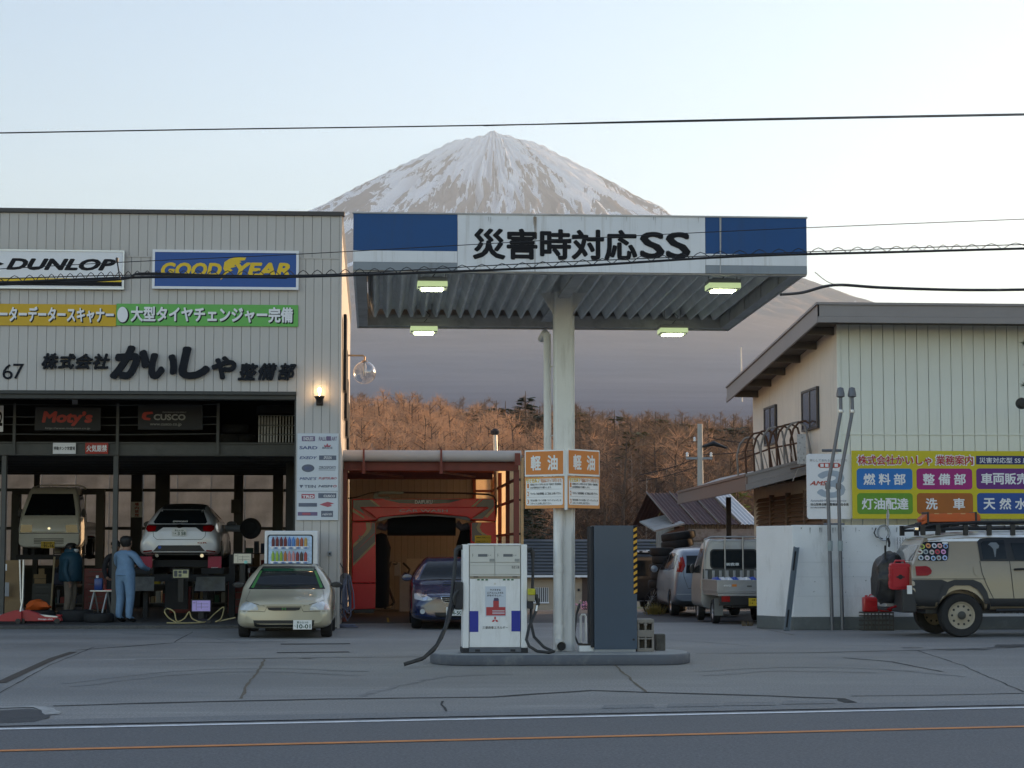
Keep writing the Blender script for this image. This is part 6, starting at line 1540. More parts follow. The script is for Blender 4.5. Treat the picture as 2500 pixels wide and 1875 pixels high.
def ringp(zb, wb, zs, ws, zm, wm, zw, ww, zr, wr_, zt):
    return [(0, zb), (wb * .6, zb), (wb, zb + .01), (ws, zs), (wm, zm), (ww, zw), (wr_, zr), (wr_ * .62, zt - (zt - zr) * .18), (0, zt)]
M_SAND = pm('sand_paint', (.45, .41, .30), .35, var=.04, scale=2, coat=.8)
cp = G(693, 1559)
def coupe_st(W, zf, hood, belt, roof, L0, L1, yw0, yw1, yr0, yr1, lower=.17):
    h = W / 2
    return [(L0, ringp(.26, h * .62, .30, h * .78, .40, h * .80, .50, h * .76, zf - .08, h * .6, zf - .05)),
            (L0 + .10, ringp(.20, h * .76, .27, h * .90, .42, h * .94, .53, h * .90, zf - .02, h * .70, zf)),
            (L0 + .32, ringp(lower, h * .82, .26, h * .975, .44, h * .985, zf - .05, h * .93, zf + .035, h * .68, zf + .06)),
            (L0 + .75, ringp(lower, h * .84, .28, h * .99, .46, h, hood - .10, h * .955, hood - .035, h * .74, hood - .01)),
            (yw0, ringp(lower, h * .84, .28, h * .99, .50, h, belt - .07, h * .965, belt, h * .88, belt + .03)),
            ((yw0 + yw1) / 2, ringp(lower, h * .84, .28, h * .99, .50, h, belt - .01, h * .975, (belt + roof) / 2 + .02, h * .78, (belt + roof) / 2 + .08)),
            (yw1, ringp(lower, h * .84, .28, h * .99, .50, h, belt, h * .975, roof - .06, h * .66, roof - .015)),
            (yr0, ringp(lower, h * .84, .28, h * .99, .50, h, belt + .01, h * .975, roof - .045, h * .67, roof)),
            (yr1, ringp(lower, h * .84, .28, h * .99, .50, h * .99, belt + .03, h * .96, roof - .09, h * .63, roof - .04)),
            (L1 - .25, ringp(.24, h * .82, .32, h * .96, .52, h * .97, belt + .02, h * .90, belt + .18, h * .66, belt + .25)),
            (L1 - .03, ringp(.30, h * .74, .36, h * .88, .52, h * .90, belt - .08, h * .80, belt + .02, h * .62, belt + .05))]
car = Car('coupe_car', 'sand coloured coupe with black roof parked nose out before the workshop', (cp.x, cp.y + 2.0, 0), 0, M_SAND,
          coupe_st(1.69, .66, .80, .86, 1.31, -2.06, 2.08, -.95, -.12, .35, 1.0), (-1.32, 1.28), .29, track=.835, sub_len=5)
civ = car
car.conform('windscreen', M_CGLASS, [(-.70, .855), (.70, .855), (.645, .96), (.52, 1.20), (.49, 1.232), (-.49, 1.232), (-.52, 1.20), (-.645, .96)], 'front', .006)
car.conform('roof_band', M_TRIM, [(-.50, 1.236), (.50, 1.236), (.47, 1.30), (-.47, 1.30)], 'front', .005)
car.conform('roof', M_TRIM, [(-.54, -.08), (.54, -.08), (.53, .95), (-.53, .95)], 'top', .004, .1)
M_LIME = pm('lime_sticker', (.04, .18, .035), .5)
car.conform('sticker_strip', M_LIME, [(-.655, .885), (-.605, .875), (-.475, 1.185), (-.515, 1.19)], 'front', .010)
car.conform('sticker_strip', M_LIME, [(.655, .885), (.605, .875), (.475, 1.185), (.515, 1.19)], 'front', .010)
M_TEALG = pm('green_tint_band', (.02, .10, .05), .15, coat=1)
car.conform('tint_band', M_TEALG, [(-.46, 1.18), (.46, 1.18), (.475, 1.225), (-.475, 1.225)], 'front', .010)
M_SEATG = pm('cabin_glimpse', (.16, .18, .19), .3)
car.conform('headlamp', M_LAMP, [(-.80, .505), (-.46, .50), (-.455, .545), (-.50, .60), (-.58, .635), (-.68, .648), (-.76, .60)], 'front', .008, .03, True)
car.conform('grille', M_TRIM, [(-.30, .555), (.30, .555), (.27, .505), (.20, .495), (-.20, .495), (-.27, .505)], 'front', .010, .04)
car.conform('bumper_intake', M_TRIM, [(-.54, .325), (.54, .325), (.52, .22), (.47, .20), (-.47, .20), (-.52, .22)], 'front', .008, .05)
car.line([(-.56, .20), (.56, .20)], 'front', .012, .012, M_SAND, 'intake_lip')
car.line([(-.84, .485), (-.5, .482), (-.34, .475), (-.3, .57), (.3, .57), (.34, .475), (.5, .482), (.84, .485)], 'front', .008)
car.line([(-.66, .84), (-.70, .67), (-.45, .60), (-.34, .575)], 'front', .008); car.line([(.66, .84), (.70, .67), (.45, .60), (.34, .575)], 'front', .008)
car.conform('indicator', pm('clear_amber', (.50, .36, .30), .1, coat=1), [(.70, .51), (.80, .51), (.77, .59), (.72, .62)], 'front', .012, .03)
text('H', M_LIME, car.t, -.035, .035, .50, .552, car.bvh.ray_cast(Vector((0, -9, .52)), Vector((0, 1, 0)))[0].y - .016, bold=.04, name='emblem')
car.plate(.33, .245, car.bvh.ray_cast(Vector((.3, -9, .25)), Vector((0, 1, 0)))[0].y - .03, num='10-01', top='富士山 510')
car.mirror(.80, -.72, .93, .20, .10, M_TRIM)
car.conform('side_window', M_CGLASS, [(-.62, .90), (.95, .93), (.75, 1.18), (-.05, 1.2)], 'right', .005, .08)
car.conform('side_window', M_CGLASS, [(-.62, .90), (.95, .93), (.75, 1.18), (-.05, 1.2)], 'left', .005, .08)
car.part('wiper', M_TRIM, MB().tube([(-.3, -.93, .91), (.05, -.94, .905)], .008, 5).tube([(.1, -.93, .905), (.5, -.90, .90)], .008, 5))
MB().tube([(-.62, -.35, 1.15), (-.78, -.4, 1.32)], .004, 5).obj('aerial', M_TRIM, car.t); MB().lathe([(0, -.035), (.03, -.02), (.035, 0), (.03, .02), (0, .035)], (-.79, -.4, 1.34), n=12).obj('aerial_ball', pm('mint_ball', (.25, .55, .48), .6), car.t, smooth=True)
M_NAVYP = pm('navy_paint', (.008, .018, .075), .25, var=.05, coat=1.0)
lgp = at(1112, 1500, 39.5)
car = Car('saloon_car', 'dark blue saloon with bonnet scoop waiting in front of the car wash', (lgp.x, 41.8, 0), 0, M_NAVYP,
          coupe_st(1.73, .70, .88, .95, 1.42, -2.3, 2.3, -.95, -.1, .5, 1.2, .18), (-1.4, 1.27), .315, track=.845, sub_len=5)
car.conform('windscreen', M_CGLASS, [(-.70, .955), (.70, .955), (.645, 1.06), (.53, 1.29), (.50, 1.335), (-.50, 1.335), (-.53, 1.29), (-.645, 1.06)], 'front', .006)
car.conform('headlamp', M_LAMP, [(-.80, .60), (-.62, .565), (-.46, .585), (-.47, .62), (-.58, .68), (-.74, .715), (-.81, .70)], 'front', .008, .03, True)
car.conform('headlamp_bulb', M_CHROME, ell(-.60, .625, .05, .045, 12), 'front', .012, .03, True)
car.conform('grille_surround', M_CHROME, [(-.30, .665), (.30, .665), (.27, .56), (.20, .525), (-.20, .525), (-.27, .56)], 'front', .010, .04)
car.conform('grille', M_TRIM, [(-.275, .648), (.275, .648), (.25, .57), (.19, .54), (-.19, .54), (-.25, .57)], 'front', .014, .04)
for z in (.58, .61): car.line([(-.24, z), (.24, z)], 'front', .008, .018, M_CHROME, 'grille_bar')
car.conform('emblem', M_CHROME, ell(0, .605, .06, .03, 16), 'front', .022, .03)
car.conform('bumper_intake', M_TRIM, [(-.42, .34), (.42, .34), (.38, .24), (-.38, .24)], 'front', .008, .05)
car.conform('fog_lamp', M_LAMP, ell(-.65, .36, .05, .05, 14), 'front', .012, .03, True)
car.conform('lower_lip', pm('blue_lip', (.01, .03, .12), .2, coat=1), [(-.80, .29), (-.45, .25), (-.45, .27), (-.80, .32)], 'front', .010, .05, True)
car.line([(-.68, .92), (-.64, .78), (-.34, .675), (.34, .675), (.64, .78), (.68, .92)], 'front', .008)
car.part('bonnet_scoop', M_NAVYP, MB().hexa([(-.26, -1.55, .84), (.26, -1.55, .84), (.24, -1.12, .90), (-.24, -1.12, .90)], [(-.24, -1.50, .905), (.24, -1.50, .905), (.2, -1.12, .93), (-.2, -1.12, .93)]), .012)
car.part('scoop_mouth', M_TRIM, MB().box(-.22, .22, -1.56, -1.53, .855, .89))
car.plate(-.02, .36, car.bvh.ray_cast(Vector((0, -9, .36)), Vector((0, 1, 0)))[0].y - .03, num='44-50', top='富士山 330', kana='す')
car.mirror(.83, -.72, 1.01, .21, .14)
car.conform('side_window', M_CGLASS, [(-.62, .99), (1.15, 1.02), (.9, 1.27), (-.05, 1.29)], 'right', .005, .08); car.conform('side_window', M_CGLASS, [(-.62, .99), (1.15, 1.02), (.9, 1.27), (-.05, 1.29)], 'left', .005, .08)
M_PEARL = pm('pearl_white_paint', (.82, .83, .86), .3, var=.03, coat=.9)
hb_w = 1.80
HBY = 45.0
hp0 = at(437, 1362, HBY); zlift = hp0.z - .22
h = hb_w / 2
hst = [(-1.9, ringp(.28, h * .6, .34, h * .78, .45, h * .8, .58, h * .75, .62, h * .6, .66)), (-1.7, ringp(.2, h * .8, .3, h * .95, .5, h * .97, .66, h * .9, .72, h * .7, .75)),
       (-1.0, ringp(.18, h * .84, .3, h * .99, .5, h, .86, h * .95, .9, h * .75, .93)), (-.7, ringp(.18, h * .84, .3, h * .98, .5, h * .98, .95, h * .94, 1.0, h * .85, 1.02)),
       (.1, ringp(.18, h * .84, .3, h * .98, .5, h * .97, .97, h * .92, 1.36, h * .62, 1.43)), (.8, ringp(.18, h * .84, .3, h * .99, .5, h * .99, .98, h * .92, 1.36, h * .60, 1.44)),
       (1.2, ringp(.20, h * .84, .3, h, .55, h * 1.0, 1.0, h * .88, 1.30, h * .58, 1.385)), (1.5, ringp(.24, h * .84, .34, h, .58, h * 1.0, 1.0, h * .84, 1.20, h * .60, 1.27)),
       (1.78, ringp(.28, h * .84, .38, h * .97, .60, h * .97, .96, h * .80, 1.02, h * .62, 1.05)), (1.95, ringp(.33, h * .80, .42, h * .92, .60, h * .92, .84, h * .74, .90, h * .6, .92)),
       (2.0, ringp(.36, h * .7, .44, h * .84, .58, h * .86, .76, h * .66, .80, h * .5, .81))]
car = Car('hatchback_car', 'white sporty hatchback raised on the wheel alignment rack, rear to us', (hp0.x, HBY + 2.0, zlift), 180, M_PEARL, [(y, p) for y, p in hst], (-1.25, 1.31), .315, track=.89, sub_len=4)
hatch = car
car.t.rotation_euler.z = math.pi; car.t.location = (hp0.x, HBY - 2.0 + 4.0, zlift)
car.conform('rear_window', M_CGLASS, [(-.56, .985), (.56, .985), (.60, 1.02), (.47, 1.30), (-.47, 1.30), (-.60, 1.02)], 'rear', .008)
car.conform('roof', M_TRIM, [(-.5, .0), (.5, .0), (.48, 1.25), (-.48, 1.25)], 'top', .005, .1)
car.conform('roof_spoiler', M_TRIM, [(-.50, 1.31), (.50, 1.31), (.46, 1.40), (-.46, 1.40)], 'rear', .012)
car.conform('lamp_band', M_TRIM, [(-.72, .97), (.72, .97), (.70, .80), (.50, .80), (.36, .90), (-.36, .90), (-.50, .80), (-.70, .80)], 'rear', .010, .04)
car.conform('tail_lamp', M_TAIL, [(-.75, .95), (-.52, .93), (-.53, .82), (-.70, .80), (-.76, .86)], 'rear', .016, .03, True)
car.conform('emblem', M_CHROME, ell(0, .93, .07, .045, 16), 'rear', .018, .03)
car.conform('bumper_black', M_TRIM, [(-.86, .30), (-.60, .34), (-.46, .50), (.46, .50), (.60, .34), (.86, .30), (.80, .20), (-.80, .20)], 'rear', .010, .05)
car.conform('reflector', M_TAIL, [(-.80, .375), (-.60, .395), (-.60, .365), (-.80, .345)], 'rear', .014, .03, True)
car.line([(-.60, .93), (-.57, .70), (-.50, .63), (.50, .63), (.57, .70), (.60, .93)], 'rear', .010, .006, M_SEAM)
yb_ = car.bvh.ray_cast(Vector((0, 9, .8)), Vector((0, -1, 0)))[0].y
car.plate(0.0, .79, yb_ + .02, num='・3 58', top='富士山 501', kana='か', facing=1)
yb2 = car.bvh.ray_cast(Vector((0, 9, .56)), Vector((0, -1, 0)))[0].y
Mr = Matrix.Translation((0, 0, 0)) @ Matrix.Rotation(math.pi, 4, 'Z')
text('ZMWORKS', M_PLATE, car.t, -.17, .17, 1.02, 1.05, -(car.bvh.ray_cast(Vector((0, 9, 1.03)), Vector((0, -1, 0)))[0].y + .025), bold=.03, shear=.2, M=Mr)
text('GR', M_TAIL, car.t, .40, .62, .54, .57, -(yb2 + .012), bold=.04, M=Mr)
car.conform('blue_sticker', pm('sticker_blue', (.02, .09, .45), .5), ell(.43, .455, .035, .035, 14), 'rear', .016, .02)
M_FLAP = pm('red_mud_flap', (.42, .02, .06), .5)
for sx in (-1, 1):
    MB().box(sx * .62, sx * .92, 1.72, 1.735, -.06, .25).obj('mud_flap', M_FLAP, car.t); text('MFF', M_PLATE, car.t, sx * .77 - .08, sx * .77 + .08, -.02, .01, -1.742, bold=.03, shear=.2, M=Mr)
car.mirror(.86, -.55, 1.0, .22, .14, M_TRIM)
car.conform('side_window', M_CGLASS, [(-.5, 1.01), (1.1, 1.04), (.85, 1.28), (.0, 1.32)], 'right', .006, .08); car.conform('side_window', M_CGLASS, [(-.5, 1.01), (1.1, 1.04), (.85, 1.28), (.0, 1.32)], 'left', .006, .08)
MB().box(-.62, .62, -1.5, 1.55, .02, .17).obj('underbody', M_BLACK, car.t)
for x in (-.5, .5): MB().tube([(x, 1.5, .27), (x, 1.93, .27)], .04, 12).obj('exhaust', M_CHROME, car.t, smooth=True)
def kei_truck(name, label, loc, rz, paint, plate_col='yellow', rear=None):
    c = Car(name, label, loc, rz, paint,
            [(-1.66, ringp(.34, .58, .40, .70, .55, .715, .78, .70, .98, .60, 1.0)), (-1.62, ringp(.30, .62, .38, .725, .55, .735, .82, .73, 1.02, .66, 1.05)),
             (-1.45, ringp(.28, .62, .38, .73, .60, .737, .95, .73, 1.20, .68, 1.24)), (-1.15, ringp(.28, .62, .38, .73, .60, .737, .98, .725, 1.62, .60, 1.70)),
             (-.95, ringp(.28, .62, .38, .73, .60, .737, .98, .725, 1.72, .58, 1.79)), (-.35, ringp(.28, .62, .38, .73, .60, .737, .98, .725, 1.74, .58, 1.81)),
             (-.28, ringp(.30, .60, .40, .71, .60, .72, .98, .70, 1.68, .54, 1.74))], (), .27, sub_len=5, cat='truck')
    p = paint
    c.part('bed_floor', p, MB().box(-.70, .70, -.22, 1.68, .60, .66), .008)
    for sx in (-1, 1): c.part('side_board', p, MB().box(sx * .685, sx * .715, -.22, 1.68, .665, .94).box(sx * .716, sx * .725, -.22, 1.68, .90, .94).box(sx * .716, sx * .725, -.22, 1.68, .70, .72), .005)
    c.part('tail_board', p, MB().box(-.715, .715, 1.681, 1.71, .665, .94), .006); c.part('tail_rail', p, MB().box(-.715, .715, 1.711, 1.72, .90, .94).box(-.715, .715, 1.711, 1.72, .70, .73), .003)
    c.part('head_guard', M_STEEL, MB().box(-.70, .70, -.245, -.222, .665, 1.15), .005)
    for x in (-.66, -.2, .2, .66): c.part('guard_bar', p, MB().tube([(x, -.235, .7), (x, -.235, 1.86 if abs(x) < .5 else 1.80)], .017, 8), smooth=True)
    c.part('guard_top', p, MB().tube([(-.66, -.235, 1.80), (-.5, -.235, 1.86), (.5, -.235, 1.86), (.66, -.235, 1.80)], .017, 8), smooth=True)
    for x in np.linspace(-.62, .62, 9): c.part('guard_rib', p, MB().box(x - .03, x + .03, -.222, -.205, .70, 1.12), .008)
    c.part('chassis', M_TRIM, MB().box(-.40, .40, -1.3, 1.62, .36, .50).box(-.55, .55, -.1, .1, .3, .45))
    c.part('rear_bumper', M_TRIM, MB().box(-.66, .66, 1.60, 1.68, .40, .59), .01)
    for sx in (-1, 1):
        for y in (-1.05, 0.95): c.wheel(sx * .70, y, .265, .15, sx, pm('steel_rim_silver', (.35, .35, .36), .4, metal=.6))
        c.part('mud_flap', pm('grey_flap', (.20, .20, .19), .7), MB().box(sx * .52, sx * .71, 1.28, 1.295, .18, .55))
        c.part('tail_lamp', M_TAIL, MB().box(sx * .44, sx * .62, 1.681, 1.70, .48, .60), .006)
    c.conform('side_window', M_CGLASS, [(-1.32, 1.06), (-.42, 1.06), (-.45, 1.60), (-1.02, 1.60)], 'left', .008, .08); c.conform('side_window', M_CGLASS, [(-1.32, 1.06), (-.42, 1.06), (-.45, 1.60), (-1.02, 1.60)], 'right', .008, .08)
    c.conform('windscreen', M_CGLASS, [(-.62, 1.08), (.62, 1.08), (.60, 1.20), (.50, 1.62), (-.50, 1.62), (-.60, 1.20)], 'front', .008, .06)
    c.conform('rear_window', M_CGLASS, rrect(-.50, .50, 1.18, 1.56, .08), 'rear', .006, .06)
    c.conform('window_seal', M_TRIM, rrect(-.53, .53, 1.15, 1.59, .09), 'rear', .003, .06)
    c.mirror(.72, -1.25, 1.15, .10, .2, M_TRIM)
    return c
M_IVORY = pm('ivory_paint', (.82, .83, .80), .4, var=.05, coat=.4)
TY = 49.6
tp_ = at(119, 1336, TY)
car = kei_truck('flatbed_truck', 'ivory flatbed mini truck raised high on the left workshop lift', (tp_.x, TY + 1.66, tp_.z - .30), 0, M_IVORY)
ktruck = car
car.conform('headlamp', pm('dull_headlamp', (.16, .14, .09), .15, coat=1), [(-.70, .66), (-.42, .66), (-.40, .84), (-.68, .86)], 'front', .012, .04, True)
car.line([(-.72, .64), (.72, .64)], 'front', .018, .010)
for z in (.40, .435, .47, .505): car.line([(-.36, z), (.36, z)], 'front', .016, .012, M_TRIM, 'grille_slot')
car.line([(-.4, .67), (.4, .67)], 'front', .012, .012, M_TRIM); car.conform('emblem', M_CHROME, ell(0, .76, .035, .03, 14), 'front', .014, .02)
car.plate(-.02, .36, car.bvh.ray_cast(Vector((0, -9, .38)), Vector((0, 1, 0)))[0].y - .03, 'yellow', '富士山 480', '91-16', 'う')
M_SILV = pm('silver_paint', (.36, .36, .36), .4, metal=.4, var=.06, coat=.4, dirt=(.25, .22, .19), dirt_amt=.4, dirt_scale=3)
tb = G(1800, 1528)
car = kei_truck('flatbed_truck', 'silver flatbed mini truck, tail to us, half hidden by the white wall', (at(1812, 1400, 43).x, 43.3, 0), 180, M_SILV)
car.t.location = (at(1828, 1400, 42).x, 43.5, 0)
car.plate(-.12, .475, 1.70, 'yellow', '山梨 480 ア', '・・23', 'あ', facing=1)
text('㈱救車', M_PLATE, car.t, -.14, .14, 1.22, 1.29, -(-.24), bold=.03, M=Mr) if False else None
yy_ = car.bvh.ray_cast(Vector((0, 9, 1.25)), Vector((0, -1, 0)))[0].y
text('㈱救車', M_PLATE, car.t, -.17, .12, 1.22, 1.29, -(yy_ + .012), bold=.03, M=Mr)
text('4WD', M_PLATE, car.t, -.58, -.42, .80, .84, -1.722, bold=.02, M=Mr); MB().box(.30, .40, 1.711, 1.716, .80, .85).obj('orange_sticker', M_OR, car.t); MB().box(-.02, .08, 1.72, 1.722, .80, .82).obj('badge', M_TRIM, car.t)
lo_ = thing('folded_sheet', 'white and blue folded sheet lying in the silver truck bed', 'sheet', (car.t.location.x - .2, 42.6, .94))
rnd = random.Random(9)
for i in range(7):
    x = -.45 + i * .13; c_ = M_SWHITE if i % 3 else pm('tarp_blue', (.03, .08, .4), .6)
    MB().hexa([(x, -.3, -.05), (x + .15, -.32, -.05), (x + .17, .3, -.05), (x - .02, .3, -.05)], [(x + .03, -.25, .03 + rnd.uniform(0, .05)), (x + .1, -.2, .02), (x + .12, .2, .06), (x, .25, .03)]).obj('fold', c_, lo_, bevel=.02, smooth=True)
M_BGREY = pm('blue_grey_paint', (.22, .26, .33), .35, metal=.3, var=.05, coat=.6)
h = .84
vst = [(-1.85, ringp(.3, h * .6, .36, h * .78, .5, h * .8, .66, h * .76, .74, h * .6, .78)), (-1.6, ringp(.22, h * .8, .32, h * .96, .5, h * .98, .78, h * .92, .88, h * .72, .92)),
       (-1.0, ringp(.2, h * .84, .32, h, .55, h, .98, h * .96, 1.06, h * .88, 1.1)), (-.2, ringp(.2, h * .84, .32, h, .55, h, 1.02, h * .96, 1.5, h * .74, 1.6)),
       (1.0, ringp(.2, h * .84, .32, h, .55, h, 1.04, h * .96, 1.54, h * .76, 1.63)), (1.55, ringp(.24, h * .84, .34, h, .58, h, 1.05, h * .94, 1.50, h * .74, 1.58)),
       (1.80, ringp(.32, h * .82, .4, h * .97, .6, h * .98, 1.03, h * .90, 1.36, h * .72, 1.42)), (1.88, ringp(.36, h * .78, .44, h * .92, .6, h * .94, .98, h * .84, 1.2, h * .68, 1.26))]
vp = at(1668, 1500, 48)
car = Car('compact_van', 'blue grey compact van parked beside the tyre stack, tail to us', (at(1731, 1450, 47.3).x, 49.2, 0), 180, M_BGREY, vst, (-1.2, 1.2), .30, track=.83, sub_len=4)
car.t.rotation_euler.z = R(180)
car.conform('tail_lamp', M_TAIL, [(.60, 1.42), (.74, 1.38), (.80, 1.06), (.64, 1.04), (.56, 1.2)], 'rear', .010, .04, True)
car.conform('rear_window', M_CGLASS, [(-.55, 1.02), (.55, 1.02), (.52, 1.44), (-.52, 1.44)], 'rear', .006, .06)
car.line([(-.60, 1.5), (-.60, .95), (-.50, .66), (.50, .66), (.60, .95), (.60, 1.5)], 'rear', .010)
car.line([(-.82, .52), (.82, .52)], 'rear', .02, .008, pm('pale_strip', (.40, .46, .52), .4), 'bumper_strip')
for v_ in ('left', 'right'):
    car.conform('side_window', M_CGLASS, [(-.75, 1.08), (.12, 1.08), (.12, 1.48), (-.25, 1.46)], v_, .006, .08); car.conform('side_window', M_CGLASS, [(.20, 1.08), (1.0, 1.08), (1.0, 1.50), (.20, 1.50)], v_, .006, .08); car.conform('side_window', M_CGLASS, [(1.08, 1.1), (1.5, 1.12), (1.48, 1.44), (1.08, 1.48)], v_, .006, .08)
    car.line([(.16, .35), (.16, 1.05)], v_); car.line([(1.04, .7), (1.04, 1.05)], v_)
car.mirror(.86, -.75, 1.1, .16, .16); text('SWIFT', M_CHROME, car.t, .3, .5, .9, .93, -1.93, bold=.02, M=Mr) if False else None
h = .84; by_ = 63.0; bz = gz(7, by_)
bst = [(-1.8, ringp(.3, h * .7, .36, h * .85, .5, h * .9, .8, h * .88, .9, h * .7, .94)), (-1.1, ringp(.25, h * .84, .32, h, .55, h, 1.0, h * .97, 1.1, h * .9, 1.15)), (-.6, ringp(.25, h * .84, .32, h, .55, h, 1.0, h * .97, 1.72, h * .84, 1.8)),
       (1.5, ringp(.25, h * .84, .34, h, .55, h, 1.0, h * .97, 1.74, h * .84, 1.82)), (1.66, ringp(.3, h * .84, .38, h * .98, .55, h * .98, 1.0, h * .95, 1.68, h * .82, 1.76)), (1.7, ringp(.34, h * .8, .42, h * .94, .55, h * .94, 1.0, h * .9, 1.6, h * .78, 1.66))]
car = Car('black_van', 'black boxy van with white roof parked behind the slate cabinet', (at(1545, 1450, by_).x, by_ + 1.7, bz), 180, pm('black_paint', (.010, .010, .011), .3, coat=.8), bst, (-1.15, 1.15), .32, track=.82, sub_len=3)
car.conform('rear_window', M_CGLASS, [(-.62, 1.05), (.62, 1.05), (.60, 1.55), (-.60, 1.55)], 'rear', .008, .08); car.conform('roof', M_WHITE, [(-.7, -.4), (.7, -.4), (.7, 1.5), (-.7, 1.5)], 'top', .006, .12)
car.part('roof_rack', M_WHITE, MB().box(-.72, .72, 1.45, 1.6, 1.80, 1.86).box(-.75, -.71, -.3, 1.6, 1.8, 1.88).box(.71, .75, -.3, 1.6, 1.8, 1.88), .01)
for k in range(5): car.part('rack_hole', M_TRIM, MB().box(-.6 + k * .27, -.5 + k * .27, 1.601, 1.605, 1.81, 1.85))
car.part('pillar_trim', M_WHITE, MB().hexa([(-.76, 1.55, 1.2), (-.70, 1.55, 1.2), (-.70, 1.6, 1.2), (-.76, 1.6, 1.2)], [(-.66, 1.5, 1.78), (-.60, 1.5, 1.78), (-.60, 1.6, 1.78), (-.66, 1.6, 1.78)]))
car.conform('tail_lamp', M_TAIL, [(-.78, .6), (-.66, .6), (-.66, .9), (-.78, .9)], 'rear', .010, .05, True)
car.plate(.1, .62, 1.72, num='12-08', top='富士山 580', kana='さ', facing=1)
M_FJ = pm('sand_beige_paint', (.28, .225, .15), .3, var=.03, coat=.8)
M_CLAD = pm('charcoal_cladding', (.022, .023, .026), .55, var=.15)
M_FJW = pm('suv_roof_white', (.86, .87, .89), .3, coat=.7)
fy = 35.4                                   # depth of the side that faces us
FS = FPX / fy
fx0 = at(2348, 1500, fy).x
h = .93
def sl(px): return -(px - 2348) / FS
def zf(py): return EYE - (py - 1345) / FS
fst = [(-3.72, ringp(.6, h * .6, .66, h * .8, .8, h * .86, .95, h * .84, 1.05, h * .7, 1.08)), (-3.5, ringp(.5, h * .8, .6, h * .95, .8, h, 1.05, h * .95, 1.12, h * .8, 1.16)),
       (-2.2, ringp(.48, h * .85, .6, h, .8, h, 1.16, h * .97, 1.24, h * .85, 1.28)), (-2.0, ringp(.48, h * .85, .6, h, .8, h, 1.22, h * .96, 1.32, h * .9, 1.36)), (-1.75, ringp(.48, h * .85, .6, h, .8, h, 1.26, h * .95, 1.74, h * .80, 1.86)),
       (-1.0, ringp(.48, h * .85, .6, h, .8, h, 1.30, h * .96, 1.78, h * .80, 1.91)), (-.2, ringp(.48, h * .85, .6, h, .8, h, 1.30, h * .96, 1.78, h * .80, 1.90)), (.45, ringp(.50, h * .85, .62, h, .8, h, 1.30, h * .96, 1.74, h * .79, 1.83)),
       (sl(2262), ringp(.50, h * .85, .62, h, .85, h, 1.30, h * .95, 1.70, h * .78, 1.74)), (sl(2236), ringp(.52, h * .85, .64, h * .99, .9, h * .99, 1.28, h * .93, 1.36, h * .84, 1.40)), (sl(2226), ringp(.56, h * .8, .68, h * .95, .9, h * .96, 1.18, h * .9, 1.26, h * .8, 1.28))]
fj = Car('off_road_car', 'sand beige off road car with white roof and many round stickers', (fx0, fy + h, 0), 90, M_FJ, fst, (0.0, -2.69), .395, ww=.25, rim=pm('sand_steel_rim', (.36, .31, .23), .5, var=.06), track=.94, sub_len=4, well=1.18)
fj.t.location.z = 0
V = 'left'
def LP(pts): return [(sl(x), zf(y)) for x, y in pts]
fj.conform('roof_side', M_FJW, LP([(2232, 1365), (2245, 1342), (2262, 1322), (2500, 1320), (2600, 1320), (2600, 1300), (2500, 1296), (2400, 1298), (2330, 1304), (2270, 1312), (2252, 1325), (2238, 1350)]), V, .006, .08)
fj.conform('roof_top', M_FJW, [(-.74, -1.7), (.74, -1.7), (.73, .6), (-.73, .6)], 'top', .006, .12)
fj.conform('cladding', M_CLAD, LP([(2226, 1416), (2300, 1416), (2320, 1424), (2310, 1445), (2296, 1462), (2282, 1498), (2226, 1500)]), V, .012, .06)
arch = [(2281, 1500), (2292, 1450), (2305, 1424), (2330, 1416), (2378, 1416), (2398, 1424), (2412, 1446), (2424, 1500), (2412, 1500), (2400, 1456), (2388, 1440), (2370, 1430), (2330, 1430), (2316, 1438), (2304, 1460), (2294, 1500)]
fj.conform('arch_flare', M_CLAD, LP(arch), V, .030, .05)
fj.conform('sill', M_CLAD, LP([(2416, 1462), (2780, 1462), (2780, 1482), (2422, 1482)]), V, .016, .08)
fj.conform('sticker_window', M_CGLASS, LP([(2243, 1368), (2255, 1342), (2262, 1322), (2322, 1322), (2324, 1328), (2318, 1364), (2314, 1369), (2290, 1370)]), V, .012, .05)
stick = [(2257.5, 1334, '#a8b84a'), (2272, 1332, '#c98b52'), (2287, 1332, '#c8ccd4'), (2300.5, 1332, '#d8a0a0'), (2315, 1333, '#8fa4cc'), (2251, 1347, '#d8d8c8'), (2264, 1347, '#9aa0a0'), (2279, 1348, '#c0b0b0'), (2293, 1347, '#c03848'), (2308, 1347, '#d898c8'),
         (2251, 1362, '#b8c0c8'), (2266, 1362, '#d0c0c8'), (2281, 1363, '#a0b8d8'), (2295, 1362, '#a0a8a8'), (2310, 1362, '#b0c0e8')]
for i, (x, y, c) in enumerate(stick):
    o_ = fj.conform('round_sticker', pm('sticker_%s' % c.strip('#'), c, .5), LP([(x + 6.2 * math.cos(R(a)), y + 6.2 * math.sin(R(a))) for a in range(0, 360, 24)]), V, .016, .05)
    fj.conform('sticker_print', pm('sticker_dark_%d' % (i % 4), ('#4a3a30', '#5a2030', '#303848', '#385838')[i % 4], .5), LP([(x + 3.4 * math.cos(R(a)) , y + (2.6 if i % 2 else 3.6) * math.sin(R(a)) + .3) for a in range(0, 360, 40)]), V, .019, .05)
fj.conform('white_label', M_PLATE, LP([(2308, 1323.5), (2322, 1323.5), (2322, 1327), (2308, 1327)]), V, .016, .05)
fj.conform('tail_lamp', M_TAIL, LP([(2235, 1383), (2262, 1382), (2271, 1386), (2275, 1394), (2273, 1401), (2264, 1406), (2236, 1406)]), V, .020, .03)
